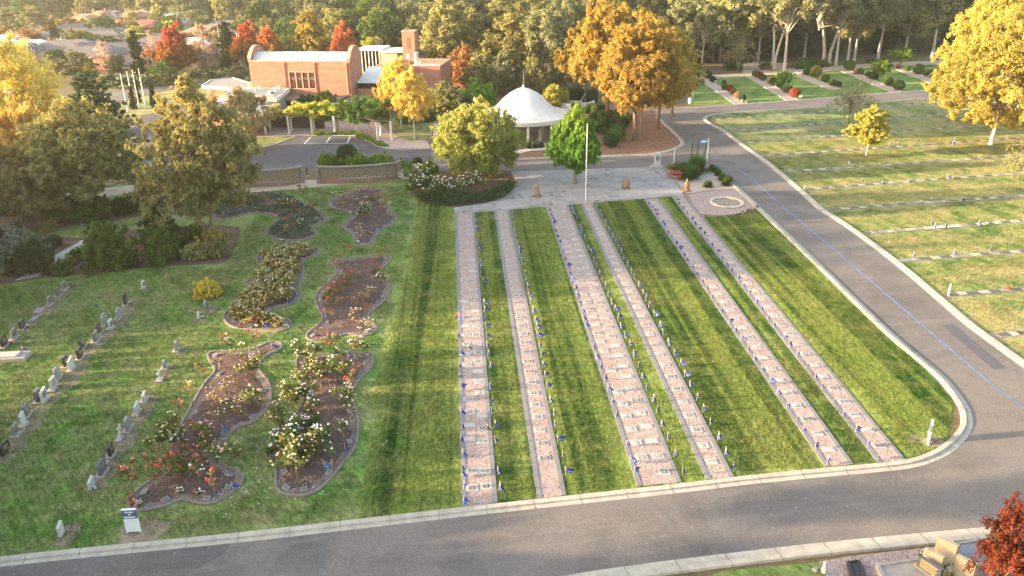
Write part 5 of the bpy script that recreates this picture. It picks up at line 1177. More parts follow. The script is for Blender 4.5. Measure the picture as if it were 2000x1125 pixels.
# ================================================================ CHAPEL
t = NT('orange_brick'); v = t.pos(obj=True)
sx = t.n.new('ShaderNodeSeparateXYZ'); t.l.new(v, sx.inputs[0]); ad = t.n.new('ShaderNodeMath'); t.l.new(sx.outputs[0], ad.inputs[0]); t.l.new(sx.outputs[1], ad.inputs[1])
cb = t.n.new('ShaderNodeCombineXYZ'); t.l.new(ad.outputs[0], cb.inputs[0]); t.l.new(sx.outputs[2], cb.inputs[1])
br = t.n.new('ShaderNodeTexBrick'); br.inputs['Scale'].default_value = 1; br.inputs['Brick Width'].default_value = .46; br.inputs['Row Height'].default_value = .17; br.inputs['Mortar Size'].default_value = .012
br.inputs['Color1'].default_value = (0.41, 0.17, 0.115, 1); br.inputs['Color2'].default_value = (0.33, 0.125, 0.085, 1); br.inputs['Mortar'].default_value = (0.36, 0.23, 0.185, 1); t.l.new(cb.outputs[0], br.inputs['Vector'])
mp = t.n.new('ShaderNodeMapping'); mp.inputs['Scale'].default_value = (.25, 1.4, 1); t.l.new(cb.outputs[0], mp.inputs[0])
c = t.mix(1.0, br.outputs['Color'], t.ramp(t.noise(mp.outputs[0], 1.1, 5, .7, .5), [(.3, .72), (.5, 1.0), (.72, 1.18)]), 'MULTIPLY')
c = t.mix(1.0, c, t.ramp(t.noise(cb.outputs[0], 4, 4, .7), [(.3, .85), (.7, 1.1)]), 'MULTIPLY'); brick = t.out(c, .9, .2)
cream = M('pink_render', (0.46, 0.285, 0.225), .85, .1, 1.0); wht = M('white_painted', (0.66, 0.62, 0.57), .7, .08, 1.5); roofw = M('white_metal_roof', (0.62, 0.60, 0.57), .45, .10, .8)
roofg = M('grey_membrane_roof', (0.21, 0.235, 0.235), .8, .14, .7); roofb = M('brown_corrugated_roof', (0.28, 0.22, 0.19), .7, .2, 2); cop = M('weathered_coping', (0.34, 0.27, 0.22), .9, .3, 2)
dark_gl = NT('dark_glass'); dark_gl = dark_gl.out((0.015, 0.017, 0.02), .12, .6)
acm = M('unit_white', (0.68, 0.66, 0.62), .5, .05); acd = M('unit_grille', (0.12, 0.12, 0.13), .6, .1)
dbrick = M('brown_block', (0.17, 0.105, 0.075), .9, .25, 5, .3); steel = M('flue_steel', (0.50, 0.50, 0.50), .4, .1, 3, 0, .5, .6)
glassm = {'amber': M('amber_glass', (0.16, 0.045, 0.02), .25, .6, 2.2), 'lead': M('window_lead', (0.05, 0.03, 0.03), .6)}
BTH = rad(-8); BO = P(485, 118, 8.8); BO.z = 0
Rb = Matrix.Rotation(-BTH, 3, 'Z')
def LB(px, py, z): q = Rb @ (P(px, py, z) - Vector((BO.x, BO.y, z))); return q.x, q.y
ch = empty('chapel', BO, BTH); tag(ch, 'orange brick chapel with white vaulted roof and square brick chimney tower', 'chapel')
HW, HD = 17.3, 6.0
mb = MB(); mb.box(0, HW, 0, HD, -.2, 8.6); part(ch, mb, 'wall', brick)
mb = MB(); mb.box(-.06, HW+.06, -.06, .34, 8.6, 8.82); mb.box(-.06, HW+.06, HD-.34, HD+.06, 8.6, 8.82); part(ch, mb, 'coping', cop)
def arch(mb, x0, x1, z0=8.6, zr=1.8, y0=0.0, y1=HD, n=18):
    pr = [(y0 + (y1-y0)*k/n, z0 + .45 + zr*math.sin(math.pi*k/n)**.8) for k in range(n+1)]
    vs = [(x0, y, z) for y, z in pr] + [(x1, y, z) for y, z in pr] + [(x0, y0, z0-.002), (x0, y1, z0-.002), (x1, y0, z0-.002), (x1, y1, z0-.002)]; m = n+1; fs = []
    for k in range(n): fs += [(k, k+1, k+1+m, k+m)]
    a = 2*m; fs += [tuple([a] + list(range(m)) + [a+1])[::-1], tuple([a+2] + list(range(m, 2*m)) + [a+3]), (a, a+2, m, 0), (a+1, n, n+m, a+3)]
    mb.add(vs, fs)
mb = MB(); arch(mb, -.12, .42); part(ch, mb, 'gable_parapet', brick); mb = MB(); arch(mb, HW-.42, HW+.12, 8.6, 1.8); part(ch, mb, 'gable_parapet', brick)
mb = MB(); arch(mb, -.2, .5, 9.0, 1.8, -.05, HD+.05); 
def arch_strip(mb, x0, x1, off, th=.12, zr=1.8, n=18):
    pr = [(HD*k/n, 8.6 + .45 + zr*math.sin(math.pi*k/n)**.8 + off) for k in range(n+1)]; vs = []; fs = []
    for y, z in pr: vs += [(x0, y, z), (x1, y, z), (x1, y, z+th), (x0, y, z+th)]
    for k in range(n):
        b = k*4
        for a_, b_ in ((0, 1), (1, 2), (2, 3), (3, 0)): fs.append((b+a_, b+b_, b+4+b_, b+4+a_))
    mb.add(vs, fs)
for x0, x1 in ((-.17, .47), (HW-.47, HW+.17)):
    mb = MB(); arch_strip(mb, x0, x1, .003); part(ch, mb, 'parapet_cap', cop)
mb = MB(); n = 14; ys = [.36 + (HD-.72)*k/n for k in range(n+1)]
for k in range(n):
    za, zb = [8.62 + 1.25*max(0, math.sin(math.pi*(q_-.36)/(HD-.72)))**.9 for q_ in (ys[k], ys[k+1])]; mb.add([(.43, ys[k], za), (HW-.43, ys[k], za), (HW-.43, ys[k+1], zb), (.43, ys[k+1], zb)], [(0, 1, 2, 3)])
for i in range(1, 27): pass
rf = part(ch, mb, 'roof', roofw)
mb = MB()
for i in range(22):
    x = .43 + (HW-.86)*(i+.5)/22
    for k in range(n):
        za, zb = [8.63 + 1.25*max(0, math.sin(math.pi*(q_-.36)/(HD-.72)))**.9 for q_ in (ys[k], ys[k+1])]; mb.add([(x-.02, ys[k], za), (x+.02, ys[k], za+.03), (x+.02, ys[k+1], zb+.03), (x-.02, ys[k+1], zb)], [(0, 1, 2, 3)])
CH.setdefault(rf.name, []).append(mb.build('roof_rib', roofw, rf))
# leadlight window in four bays
xa, _ = LB(563, 141, 7.0); xb, _ = LB(613, 141, 7.0); z1_, z0_ = 6.95, 4.35
mb = MB(); w4 = (xb-xa)
for a_, b_, c_, d_ in ((xa-.15, xb+.15, z1_, z1_+.16), (xa-.15, xb+.15, z0_-.16, z0_), (xa-.15, xa, z0_, z1_), (xb, xb+.15, z0_, z1_)): mb.box(a_, b_, -.12, .02, c_, d_)
for i in (1, 2, 3): mb.box(xa + w4*i/4 - .09, xa + w4*i/4 + .09, -.10, .02, z0_, z1_)
wf = part(ch, mb, 'window_frame', cream)
for i in range(4):
    a_, b_ = xa + w4*i/4 + (.09 if i else 0), xa + w4*(i+1)/4 - (.09 if i < 3 else 0)
    mb = MB(); mb.box(a_, b_, -.02, .0, z0_, z1_, 0); q = random.Random(i)
    for s in range(6): zz = z0_ + (z1_-z0_)*s/6; mb.box(a_, b_, -.045, -.021, zz-.03, zz+.03, 1)
    for s in range(1, 3): xx = a_ + (b_-a_)*s/3; mb.box(xx-.03, xx+.03, -.050, -.022, z0_, z1_, 1)
    mb.box(a_ + .1, b_-.1, -.034, -.021, z0_+1.4, z0_+1.85, 2)
    o = mb.build('pane', [glassm['amber'], glassm['lead'], M('violet_glass', (0.22, 0.13, 0.16), .3, .2)], wf); CH.setdefault(wf.name, []).append(o)
for x in (6.1, 11.3, 16.7):
    mb = MB(); mb.tube([(x, -.09, 3.4), (x, -.09, 8.2)], .07, 6); mb.box(x-.16, x+.16, -.2, -.002, 8.2, 8.5); part(ch, mb, 'downpipe', brick if x < 12 else cream)
mb = MB(); mb.box(.02+4.0, 4.12, -.06, -.001, 6.1, 6.4); part(ch, mb, 'vent', wht)
# front glazed canopy
mb = MB(); mb.box(5.0, 16.4, -3.2, -.002, 3.15, 3.30); cr_ = part(ch, mb, 'canopy_roof', roofb)
mb = MB()
for i in range(57): mb.box(5.05 + i*.2, 5.13 + i*.2, -3.18, -.01, 3.30, 3.34)
CH.setdefault(cr_.name, []).append(mb.build('corrugation', roofb, cr_))
mb = MB(); mb.box(4.98, 16.42, -3.32, -3.2, 2.9, 3.34); part(ch, mb, 'canopy_fascia', cream)
mb = MB(); mb.box(5.2, 14.2, -2.5, -2.4, 0, 3.14); part(ch, mb, 'glazing', dark_gl)
for i in range(8):
    mb = MB(); mb.box(5.2 + i*1.28, 5.34 + i*1.28, -2.60, -2.51, 0, 3.13); part(ch, mb, 'mullion', wht)
# the flat-roofed offices reaching towards the car park
def slab_roof(nm, pts, z, th, m, fm=None):
    mb = MB(); mb.prism(pts, z-.01, z+.05); o = part(ch, mb, nm, m); cx = sum(p[0] for p in pts)/len(pts); cy = sum(p[1] for p in pts)/len(pts)
    fp_ = MB(); n_ = len(pts); ar = sum(pts[i][0]*pts[(i+1)%n_][1] - pts[(i+1)%n_][0]*pts[i][1] for i in range(n_)); q_ = pts if ar > 0 else pts[::-1]
    ribbon(fp_, [Vector(p) for p in q_], [(-.12, z-th), (-.12, z+.16), (.06, z+.16), (.06, z+.04)][::-1], closed=True); f = fp_.build('fascia', fm or cream, o); CH.setdefault(o.name, []).append(f); return o
A_, B_, C_, D_ = (-2.3, -.3), (6.6, -.3), (8.1, -9.2), (-1.4, -9.2); E_, F_ = (9.9, -18.0), (-.5, -18.0)
slab_roof('office_roof', [A_, B_, C_, D_], 4.25, .45, roofg, wht); slab_roof('office_roof', [D_, (C_[0]-.02, C_[1]-.2), E_, F_], 3.55, .4, roofg, cream)
mb = MB(); mb.prism([(-1.9, -.35), (6.2, -.35), (7.6, -9.0), (-1.1, -9.0)], 0, 3.8); mb.prism([(-.8, -9.4), (7.2, -9.4), (7.0, -15.4), (-.2, -15.4)], 0, 3.14); part(ch, mb, 'office_wall', brick)
mb = MB(); mb.box(-1.2, 7.9, -9.18, -8.95, 4.31, 4.75); part(ch, mb, 'roof_upstand', cream)
mb = MB(); mb.prism([(7.66, -8.6), (6.32, -.8), (6.40, -.8), (7.74, -8.6)], .9, 3.75); part(ch, mb, 'side_glazing', dark_gl)
for i in range(8):
    f_ = i/7; x, y = 7.80 - 1.36*f_, -8.6 + 7.8*f_; mb = MB(); mb.cbox(x, y, .18, .14, .8, 3.78); part(ch, mb, 'white_fin', wht)
mb = MB(); mb.box(7.3, 15.9, -10.7, -10.45, 0, .45); mb.box(7.3, 15.9, -10.7, -10.45, 2.2, 2.45)
for r_ in range(7): mb.box(7.3, 15.9, -10.69, -10.46, .45 + r_*.25 + .15, .45 + r_*.25 + .25)
for c__ in range(29): mb.box(7.3 + c__*.3, 7.42 + c__*.3, -10.68, -10.47, .45, 2.2)
part(ch, mb, 'breeze_block_screen', dbrick); mb = MB(); mb.box(7.3, 15.9, -10.2, -10.1, 0, 2.2); part(ch, mb, 'back_wall', M('brown_back_wall', (0.22, 0.17, 0.13)))  # plain brown wall set behind the block screen
mb = MB(); mb.box(7.2, 12.5, -10.9, -10.72, 2.5, 3.05); part(ch, mb, 'brick_beam', brick)
for x in (3.0, 4.9, 6.2):
    mb = MB(); mb.box(x, x+.45, -17.3, -16.9, 0, 3.14); part(ch, mb, 'pier', cream)
mb = MB(); mb.box(1, 4.8, -17.0, -16.9, 0, 3.12); part(ch, mb, 'porch_wall', brick)
# low block between hall and right wing
mb = MB(); mb.box(15.0, 19.8, -4.2, -.1, 0, 2.6); part(ch, mb, 'entry_wall', cream); slab_roof('entry_roof', [(14.6, -4.6), (20.4, -4.6), (20.4, 2.0), (17.45, 2.0), (17.45, -.1), (14.6, -.1)], 2.75, .3, roofg, cream)
mb = MB(); mb.box(17.44, 22.5, 2.0, 9, 0, 4.0); part(ch, mb, 'link_wall', brick)
mb = MB(); mb.box(17.44, 22.8, 3.0, 3.2, 4.0, 4.9); part(ch, mb, 'clerestory', dark_gl)
mb = MB(); mb.add([(17.44, 2.4, 5.0), (22.9, 2.4, 5.0), (22.9, 9.5, 6.6), (17.44, 9.5, 6.6), (17.44, 2.4, 4.88), (22.9, 2.4, 4.88), (22.9, 9.5, 6.48), (17.44, 9.5, 6.48)], [(0, 1, 2, 3), (4, 7, 6, 5), (0, 4, 5, 1), (1, 5, 6, 2), (2, 6, 7, 3), (3, 7, 4, 0)]); part(ch, mb, 'sloping_roof', roofw)
mb = MB(); mb.box(17.44, 22.9, 9.5, 16, 0, 6.2); part(ch, mb, 'rear_wall', brick)
# right wing with parapet, seen flat roof inside
rx0, ry0 = LB(780, 129, 6.6); rx1, _ = LB(862, 128, 6.6); ry1 = ry0 + 9
W_ = [(rx0-3, rx1, ry0, ry0+.3), (rx0-3, rx1, ry1-.3, ry1), (rx0-3, rx0-2.7, ry0+.3, ry1-.3), (rx1-.3, rx1, ry0+.3, ry1-.3)]
mb = MB()
for a_, b_, c_, d_ in W_: mb.box(a_, b_, c_, d_, -.2, 6.6)
part(ch, mb, 'wing_wall', brick); mb = MB()
mb.box(rx0-3.05, rx1+.05, ry0-.05, ry0+.35, 6.6, 6.72); mb.box(rx0-3.05, rx1+.05, ry1-.35, ry1+.05, 6.6, 6.72); mb.box(rx0-3.05, rx0-2.65, ry0+.35, ry1-.35, 6.6, 6.72); mb.box(rx1-.35, rx1+.05, ry0+.35, ry1-.35, 6.6, 6.72); part(ch, mb, 'wing_coping', cop)
mb = MB(); mb.box(rx0-2.7, rx1-.3, ry0+.3, ry1-.3, 5.4, 5.6); part(ch, mb, 'wing_roof', roofw)
mb = MB(); mb.box(rx0+1, rx1-1.4, ry0+2, ry1-2.2, 5.6, 6.1); part(ch, mb, 'roof_box', roofw)
mb = MB(); mb.box(rx0+1.8, rx1+1.0, ry0-4.2, ry0-.002, 2.5, 2.75); part(ch, mb, 'porch_roof', roofw); mb = MB(); mb.box(rx0+1.9, rx1-.8, ry0-.2, ry0-.003, .4, 2.4); part(ch, mb, 'porch_glazing', dark_gl)
for k in range(4):
    mb = MB(); mb.box(rx0+1.6+k*.75, rx0+2.2+k*.75, ry0-.06, ry0-.004, 2.95, 3.25); part(ch, mb, 'high_window', dark_gl)
# tower
tx0, ty0 = LB(793, 115, 6.6); tw = 2.35; ty0 = ry1 + .2
tx0 = LB(793, 110, 7.2)[0] * 0 + LB(793, 108, 7.0)[0]
th_ = 11.4
mb = MB()
for a_, b_, c_, d_ in ((tx0, tx0+tw, ty0, ty0+.3), (tx0, tx0+tw, ty0+tw-.3, ty0+tw), (tx0, tx0+.3, ty0+.3, ty0+tw-.3), (tx0+tw-.3, tx0+tw, ty0+.3, ty0+tw-.3)): mb.box(a_, b_, c_, d_, 0, th_)
mb.box(tx0+.3, tx0+tw-.3, ty0+.3, ty0+tw-.3, 0, th_-.5); part(ch, mb, 'chimney_tower', brick)
mb = MB(); mb.box(tx0-.1, tx0+tw+.1, ty0-.1, ty0+.35, th_, th_+.2); mb.box(tx0-.1, tx0+tw+.1, ty0+tw-.35, ty0+tw+.1, th_, th_+.2); mb.box(tx0-.1, tx0+.35, ty0+.35, ty0+tw-.35, th_, th_+.2); mb.box(tx0+tw-.35, tx0+tw+.1, ty0+.35, ty0+tw-.35, th_, th_+.2); part(ch, mb, 'tower_cap', cop)
mb = MB(); mb.box(tx0+.85, tx0+1.5, ty0-.03, ty0-.001, 8.4, 10.4); part(ch, mb, 'tower_louvre', M('louvre_brown', (0.20, 0.09, 0.06)))
mb = MB(); mb.box(tx0+.7, tx0+1.2, ty0-.06, ty0-.001, 5.9, 7.5); part(ch, mb, 'tower_door', wht)
mb = MB(); fx, fy = tx0+3.6, ry0+5; mb.tube([(fx, fy, 5.6), (fx, fy, 8.1)], .36, 14); mb.tube([(fx, fy, 8.1), (fx, fy, 8.35)], .5, 14); part(ch, mb, 'flue', steel)
mb = MB(); mb.tube([(fx+.8, fy-.6, 5.6), (fx+.8, fy-.6, 6.9)], .2, 10); part(ch, mb, 'flue', steel)
# rear glazed block
gx, gy = LB(698, 108, 6.5)
mb = MB(); mb.box(gx, gx+4.5, gy, gy+6, 0, 7.4); part(ch, mb, 'rear_glazing', dark_gl); mb = MB(); mb.box(gx-.2, gx+4.9, gy-.5, gy+6.3, 7.4, 7.65); part(ch, mb, 'rear_roof', wht)
for k in range(7):
    mb = MB(); mb.box(gx+.1+k*.7, gx+.24+k*.7, gy-.12, gy-.002, 3, 7.39); part(ch, mb, 'rear_mullion', wht)
mb = MB(); mb.box(gx+4.9, gx+8.2, gy-1, gy+5, 0, 7.2); part(ch, mb, 'rear_block', cream); mb = MB(); mb.box(gx+4.8, gx+9.6, gy-1.4, gy+5.2, 7.2, 7.4); part(ch, mb, 'rear_roof', wht)
# back-left wing
slab_roof('side_roof', [LB(395, 168, 3.4), LB(412, 157, 3.4), LB(455, 153, 3.4), (-.2, HD*.9), (-.2, 2), LB(440, 172, 3.4)], 3.4, .35, M('dusty_grey_roof', (0.26, 0.23, 0.22), .8, .12, 1), wht)
mb = MB(); mb.prism([LB(402, 168, 3.0), LB(415, 159, 3.0), (-.6, HD*.8), (-.6, 3), LB(440, 170, 3.0)], 0, 3.04); part(ch, mb, 'side_wall', brick)
mb = MB(); mb.box(-3.2, -.2, 5, 10.9, 3.5, 4.4); part(ch, mb, 'side_upstand', cream)
# roof-top units stand on the roofs: things of their own
def ac(px, py, z, s, lab, rz=BTH, fan=True):
    p = P(px, py, z); r = empty('air_conditioner', (p.x, p.y, z+.06), rz); tag(r, lab, 'air conditioner', 'units on the flat office roof')
    mb = MB(); mb.cbox(0, 0, 1.0*s, .45*s, .06, .95*s, bev=.03); part(r, mb, 'case', acm); mb = MB(); mb.cbox(0, 0, 1.0*s, .5*s, 0, .059); part(r, mb, 'foot', acd)
    if fan:
        mb = MB(); mb.tube([(-.12*s, -.225*s - .03, .5*s), (-.12*s, -.225*s - .001, .5*s)], .32*s, 20); f = mb.build('fan_grille', acd, r); CH[r.name].append(f)
        mb = MB(); mb.tube([(-.12*s, -.225*s - .06, .5*s), (-.12*s, -.225*s - .031, .5*s)], .1*s, 12); CH.setdefault(f.name, []).append(mb.build('hub', acm, f))
ac(517, 170, 4.25, 1.35, 'big white air conditioner against the brick chapel wall', BTH)
ac(515, 204, 3.55, .95, 'white roof unit lowest of three on the grey office roof', BTH+.9); ac(527, 196, 3.55, .9, 'white roof unit in the middle of three on the grey office roof', BTH+.9); ac(533, 191, 3.6, 1.15, 'tall white roof unit highest of three on the grey office roof', BTH+.9)
for i, (x, y) in enumerate(((500, 177), (507.5, 173.5), (539, 177.5), (546, 173.5))):
    p = P(x, y, 4.3); r = empty('roof_vent', (p.x, p.y, 4.3)); tag(r, '%s small white vent on the grey roof counted from its open side' % nth(i+1), 'roof vent', 'vents on the flat office roof')
    mb = MB(); mb.tube([(0, 0, 0), (0, 0, .35)], .13, 10); part(r, mb, 'pipe', acm); mb = MB(); mb.tube([(0, 0, .35), (0, 0, .5)], .24, 12); part(r, mb, 'cap', wht)

# ================================================================ PERGOLA
pg = empty('pergola', P(640, 262)); tag(pg, 'white columned pergola with brown beams curving before the chapel', 'pergola'); PO = P(640, 262)
cols = [(519, 261), (529, 255), (565, 261), (570, 255), (610, 260), (614, 255), (655, 262), (660, 256), (698, 260), (738, 275), (744, 265), (765, 272)]
for x, y in cols:
    q = P(x, y) - PO; mb = MB(); mb.lathe([(.26, 0), (.26, .12), (.19, .16), (.165, .4), (.15, 2.4), (.17, 2.5), (.22, 2.56), (.22, 2.66), (.001, 2.66)], 14, (q.x, q.y)); part(pg, mb, 'column', wht)
beam = M('pergola_beam', (0.22, 0.13, 0.09))
for seq in (((519, 261), (565, 261), (610, 260), (655, 262), (698, 260), (738, 275), (765, 272)), ((529, 255), (570, 255), (614, 255), (660, 256), (744, 265))):
    mb = MB()
    for a, b in zip(seq[:-1], seq[1:]):
        A, B = P(*a) - PO, P(*b) - PO; d = B - A; T = Matrix.Translation((A.x, A.y, 2.67)) @ Matrix.Rotation(math.atan2(d.y, d.x), 4, 'Z'); mb.box(-.1, d.length + .1, -.07, .07, 0, .2, 0, T)
    part(pg, mb, 'beam', beam)
def blob_crown(name, pts, size, lm, seed, per=150, cr=.5, label=None, cat='climber', stem=None):
    rs = np.random.RandomState(seed); c = P(*stem) if stem else Vector(pts[0]); root = empty(name, (c.x, c.y, 0)); tag(root, label, cat)
    cs = [tuple(Vector(p) - Vector((c.x, c.y, 0))) for p in pts]; lv = leaves('foliage', cs, [cr*rs.uniform(.7, 1.3) for _ in cs], per, size, lm, rs, .7, .4, .3, 1.6, root, tintv=rs.random(len(cs))); CH[root.name] = [lv]
    mb = MB(); mb.tube(smooth_line([(0, 0, 0), (.08, .05, 1.0), (-.05, 0, 2.0), tuple(Vector(cs[0])*.3 + Vector((0, 0, 1.8)))], 3), .09, 6)
    for k in range(0, len(cs), 5): mb.tube([(0, 0, 2.2), Vector(cs[k])*.5 + Vector((0, 0, 1.2)), cs[k]], [.05, .03, .01], 4)
    part(root, mb, 'stem', bark); return root
def along(pa, pb, n, seed, wd, z0, z1, dz=.5):
    q = random.Random(seed); out = []
    A, B = P(*pa), P(*pb)
    for i in range(n):
        p = A.lerp(B, q.random()) + Vector((q.gauss(0, wd), q.gauss(0, wd), 0)); out.append((p.x, p.y, q.uniform(z0, z1)))
    return out
blob_crown('wisteria', along((575, 258), (672, 258), 90, 1, .8, 2.6, 4.3), .15, L_yel, 1, 120, .5, 'yellow-green wisteria spread over the pergola columns', stem=(652, 258))
blob_crown('wisteria', along((618, 256), (690, 258), 60, 4, .9, 2.2, 4.0), .15, L_brt, 5, 120, .5, 'greener wisteria trailing over the middle of the pergola', stem=(660, 260))
blob_crown('wisteria', along((695, 262), (750, 264), 110, 2, 1.25, 2.0, 5.2), .15, L_grn, 2, 150, .65, 'dark green rounded climber over the pergola corner', stem=(722, 266))
blob_crown('climber', along((524, 258), (545, 256), 24, 3, .5, 1.9, 4.0), .14, L_gold, 3, 80, .4, 'golden climber hanging on the first pergola columns', stem=(531, 256))

# ================================================================ DOME PAVILION
PC = P(1023, 268); PC = Vector((PC.x, PC.y, 0)); pv = empty('dome_pavilion', PC); tag(pv, 'round white pavilion with a bell-shaped dome roof and glass walls', 'pavilion')
t = NT('white_dome_plaster'); v = t.pos(obj=True)
c = t.mix(t.ramp(t.noise(v, .7, 5, .7), [(.35, 0.), (.7, 1.)]), (0.66, 0.61, 0.56), (0.76, 0.72, 0.68))
sp_ = t.n.new('ShaderNodeSeparateXYZ'); t.l.new(v, sp_.inputs[0])
grime = t.mix(1.0, t.ramp(sp_.outputs[2], [(0.0, 1.0), (1.0, 1.0)]), t.ramp(t.noise(v, 2.6, 6, .8, .6), [(.45, 0.), (.75, 1.)]), 'MULTIPLY')
mr = t.n.new('ShaderNodeMapRange'); mr.inputs[1].default_value = 3.5; mr.inputs[2].default_value = 4.2; mr.inputs[3].default_value = .8; mr.inputs[4].default_value = .18; t.l.new(sp_.outputs[2], mr.inputs[0])
c = t.mix(t.mix(1.0, grime, mr.outputs[0], 'MULTIPLY'), c, (0.36, 0.30, 0.25)); t.bump(t.noise(v, 5, 3), .15, .03); domem = t.out(c, .75, .25)
prof = [(6.75, 3.46), (6.35, 3.56), (5.9, 3.64), (5.35, 3.78), (4.75, 4.05), (4.15, 4.45), (3.65, 4.9), (3.15, 5.42), (2.65, 5.9), (2.1, 6.33), (1.45, 6.66), (.95, 6.92), (.45, 7.07), (.001, 7.12)]
mb = MB(); mb.lathe(prof, 72); part(pv, mb, 'dome', domem, smooth=True)
mb = MB(); mb.lathe([(5.6, 2.85), (6.55, 2.85), (6.62, 2.95), (6.62, 3.2), (6.76, 3.22), (6.80, 3.44), (6.75, 3.46)], 72); mb.lathe([(6.0, 2.86), (.01, 2.86)], 48); part(pv, mb, 'cornice', wht, smooth=False)
mb = MB(); mb.lathe([(.001, 7.52), (.14, 7.46), (.2, 7.32), (.14, 7.18), (.08, 7.1)], 14); fi = part(pv, mb, 'finial', wht, smooth=True); mb = MB(); mb.tube([(0, 0, 7.5), (0, 0, 9.7)], [.03, .012], 6); CH.setdefault(fi.name, []).append(mb.build('spire', steel, fi))
mb = MB(); mb.lathe([(6.4, 0), (6.4, .16), (.01, .16)], 48); part(pv, mb, 'floor', M('pavilion_floor', (0.42, 0.34, 0.28)))
mb = MB(); mb.lathe([(3.0, .16), (3.0, 2.84)], 32, a0=rad(-30), a1=rad(230)); part(pv, mb, 'inner_wall', M('cream_inner_wall', (0.56, 0.44, 0.30)))
for k in range(8):
    a = rad(-85 + 45*k); mb = MB(); mb.lathe([(.27, .16), (.27, .3), (.19, .32), (.19, 2.75), (.24, 2.84)], 14, (5.75*math.cos(a), 5.75*math.sin(a))); part(pv, mb, 'column', wht)
gl = bpy.data.materials.new('clear_glass'); gl.use_nodes = True; n_ = gl.node_tree.nodes; l_ = gl.node_tree.links; n_.clear()
o_ = n_.new('ShaderNodeOutputMaterial'); a_ = n_.new('ShaderNodeBsdfTransparent'); a_.inputs[0].default_value = (.75, .80, .78, 1); b_ = n_.new('ShaderNodeBsdfGlossy'); b_.inputs['Roughness'].default_value = .03; m_ = n_.new('ShaderNodeMixShader'); m_.inputs[0].default_value = .22
l_.new(a_.outputs[0], m_.inputs[1]); l_.new(b_.outputs[0], m_.inputs[2]); l_.new(m_.outputs[0], o_.inputs[0])
for k in range(8):
    a0 = rad(-85 + 45*k + 3); a1 = rad(-85 + 45*k + 42); mb = MB()
    if k in (4, 5): mb.lathe([(5.5, .16), (5.5, 2.85)], 8, a0=a0, a1=a1); part(pv, mb, 'wall_panel', wht); continue
    mb.lathe([(5.4, .16), (5.4, 2.85)], 6, a0=a0, a1=a1); g_ = part(pv, mb, 'glass_wall', gl); mb = MB()
    for i in range(4): aa = a0 + (a1-a0)*i/3; mb.cbox(5.4*math.cos(aa), 5.4*math.sin(aa), .06, .06, .16, 2.85, rz=aa)
    CH.setdefault(g_.name, []).append(mb.build('glazing_bar', M('dark_frame', (0.10, 0.10, 0.10)), g_))
mb = MB(); mb.cbox(-1.6, -4.0, 1.6, .6, .16, 1.1); mb.cbox(2.2, -3.4, .5, .5, .16, 1.9); part(pv, mb, 'altar', wht)
# steps and curved walls climbing behind
st = empty('garden_steps', P(1122, 212)); tag(st, 'white curved garden steps with low walls behind the dome', 'steps')
for k in range(5):
    mb = MB(); mb.lathe([(2.9 - .38*k, .22*k), (2.9 - .38*k, .22*(k+1)), (2.9 - .38*(k+1) if k < 4 else .01, .22*(k+1))], 16, (.2, 1.6), a0=rad(180), a1=rad(330)); part(st, mb, 'step', M('pale_steps', (0.50, 0.44, 0.39)))
for a0, a1, r_ in ((rad(195), rad(255), 3.3), (rad(285), rad(350), 3.1)):
    mb = MB(); mb.lathe([(r_, 0), (r_, 1.15), (r_+.25, 1.15), (r_+.25, 0)], 12, (.2, 1.6), a0=a0, a1=a1); part(st, mb, 'curved_wall', wht)
for x0, x1 in ((-3.2, -.8), (.9, 2.0)):
    mb = MB(); mb.tube([(x0, 0, .9), (x1, 2.2, 2.2)], .045, 6); mb.tube([(x0, 0, 0), (x0, 0, .9)], .045, 6); mb.tube([(x1, 2.2, 0), (x1, 2.2, 2.2)], .045, 6); part(st, mb, 'handrail', steel)

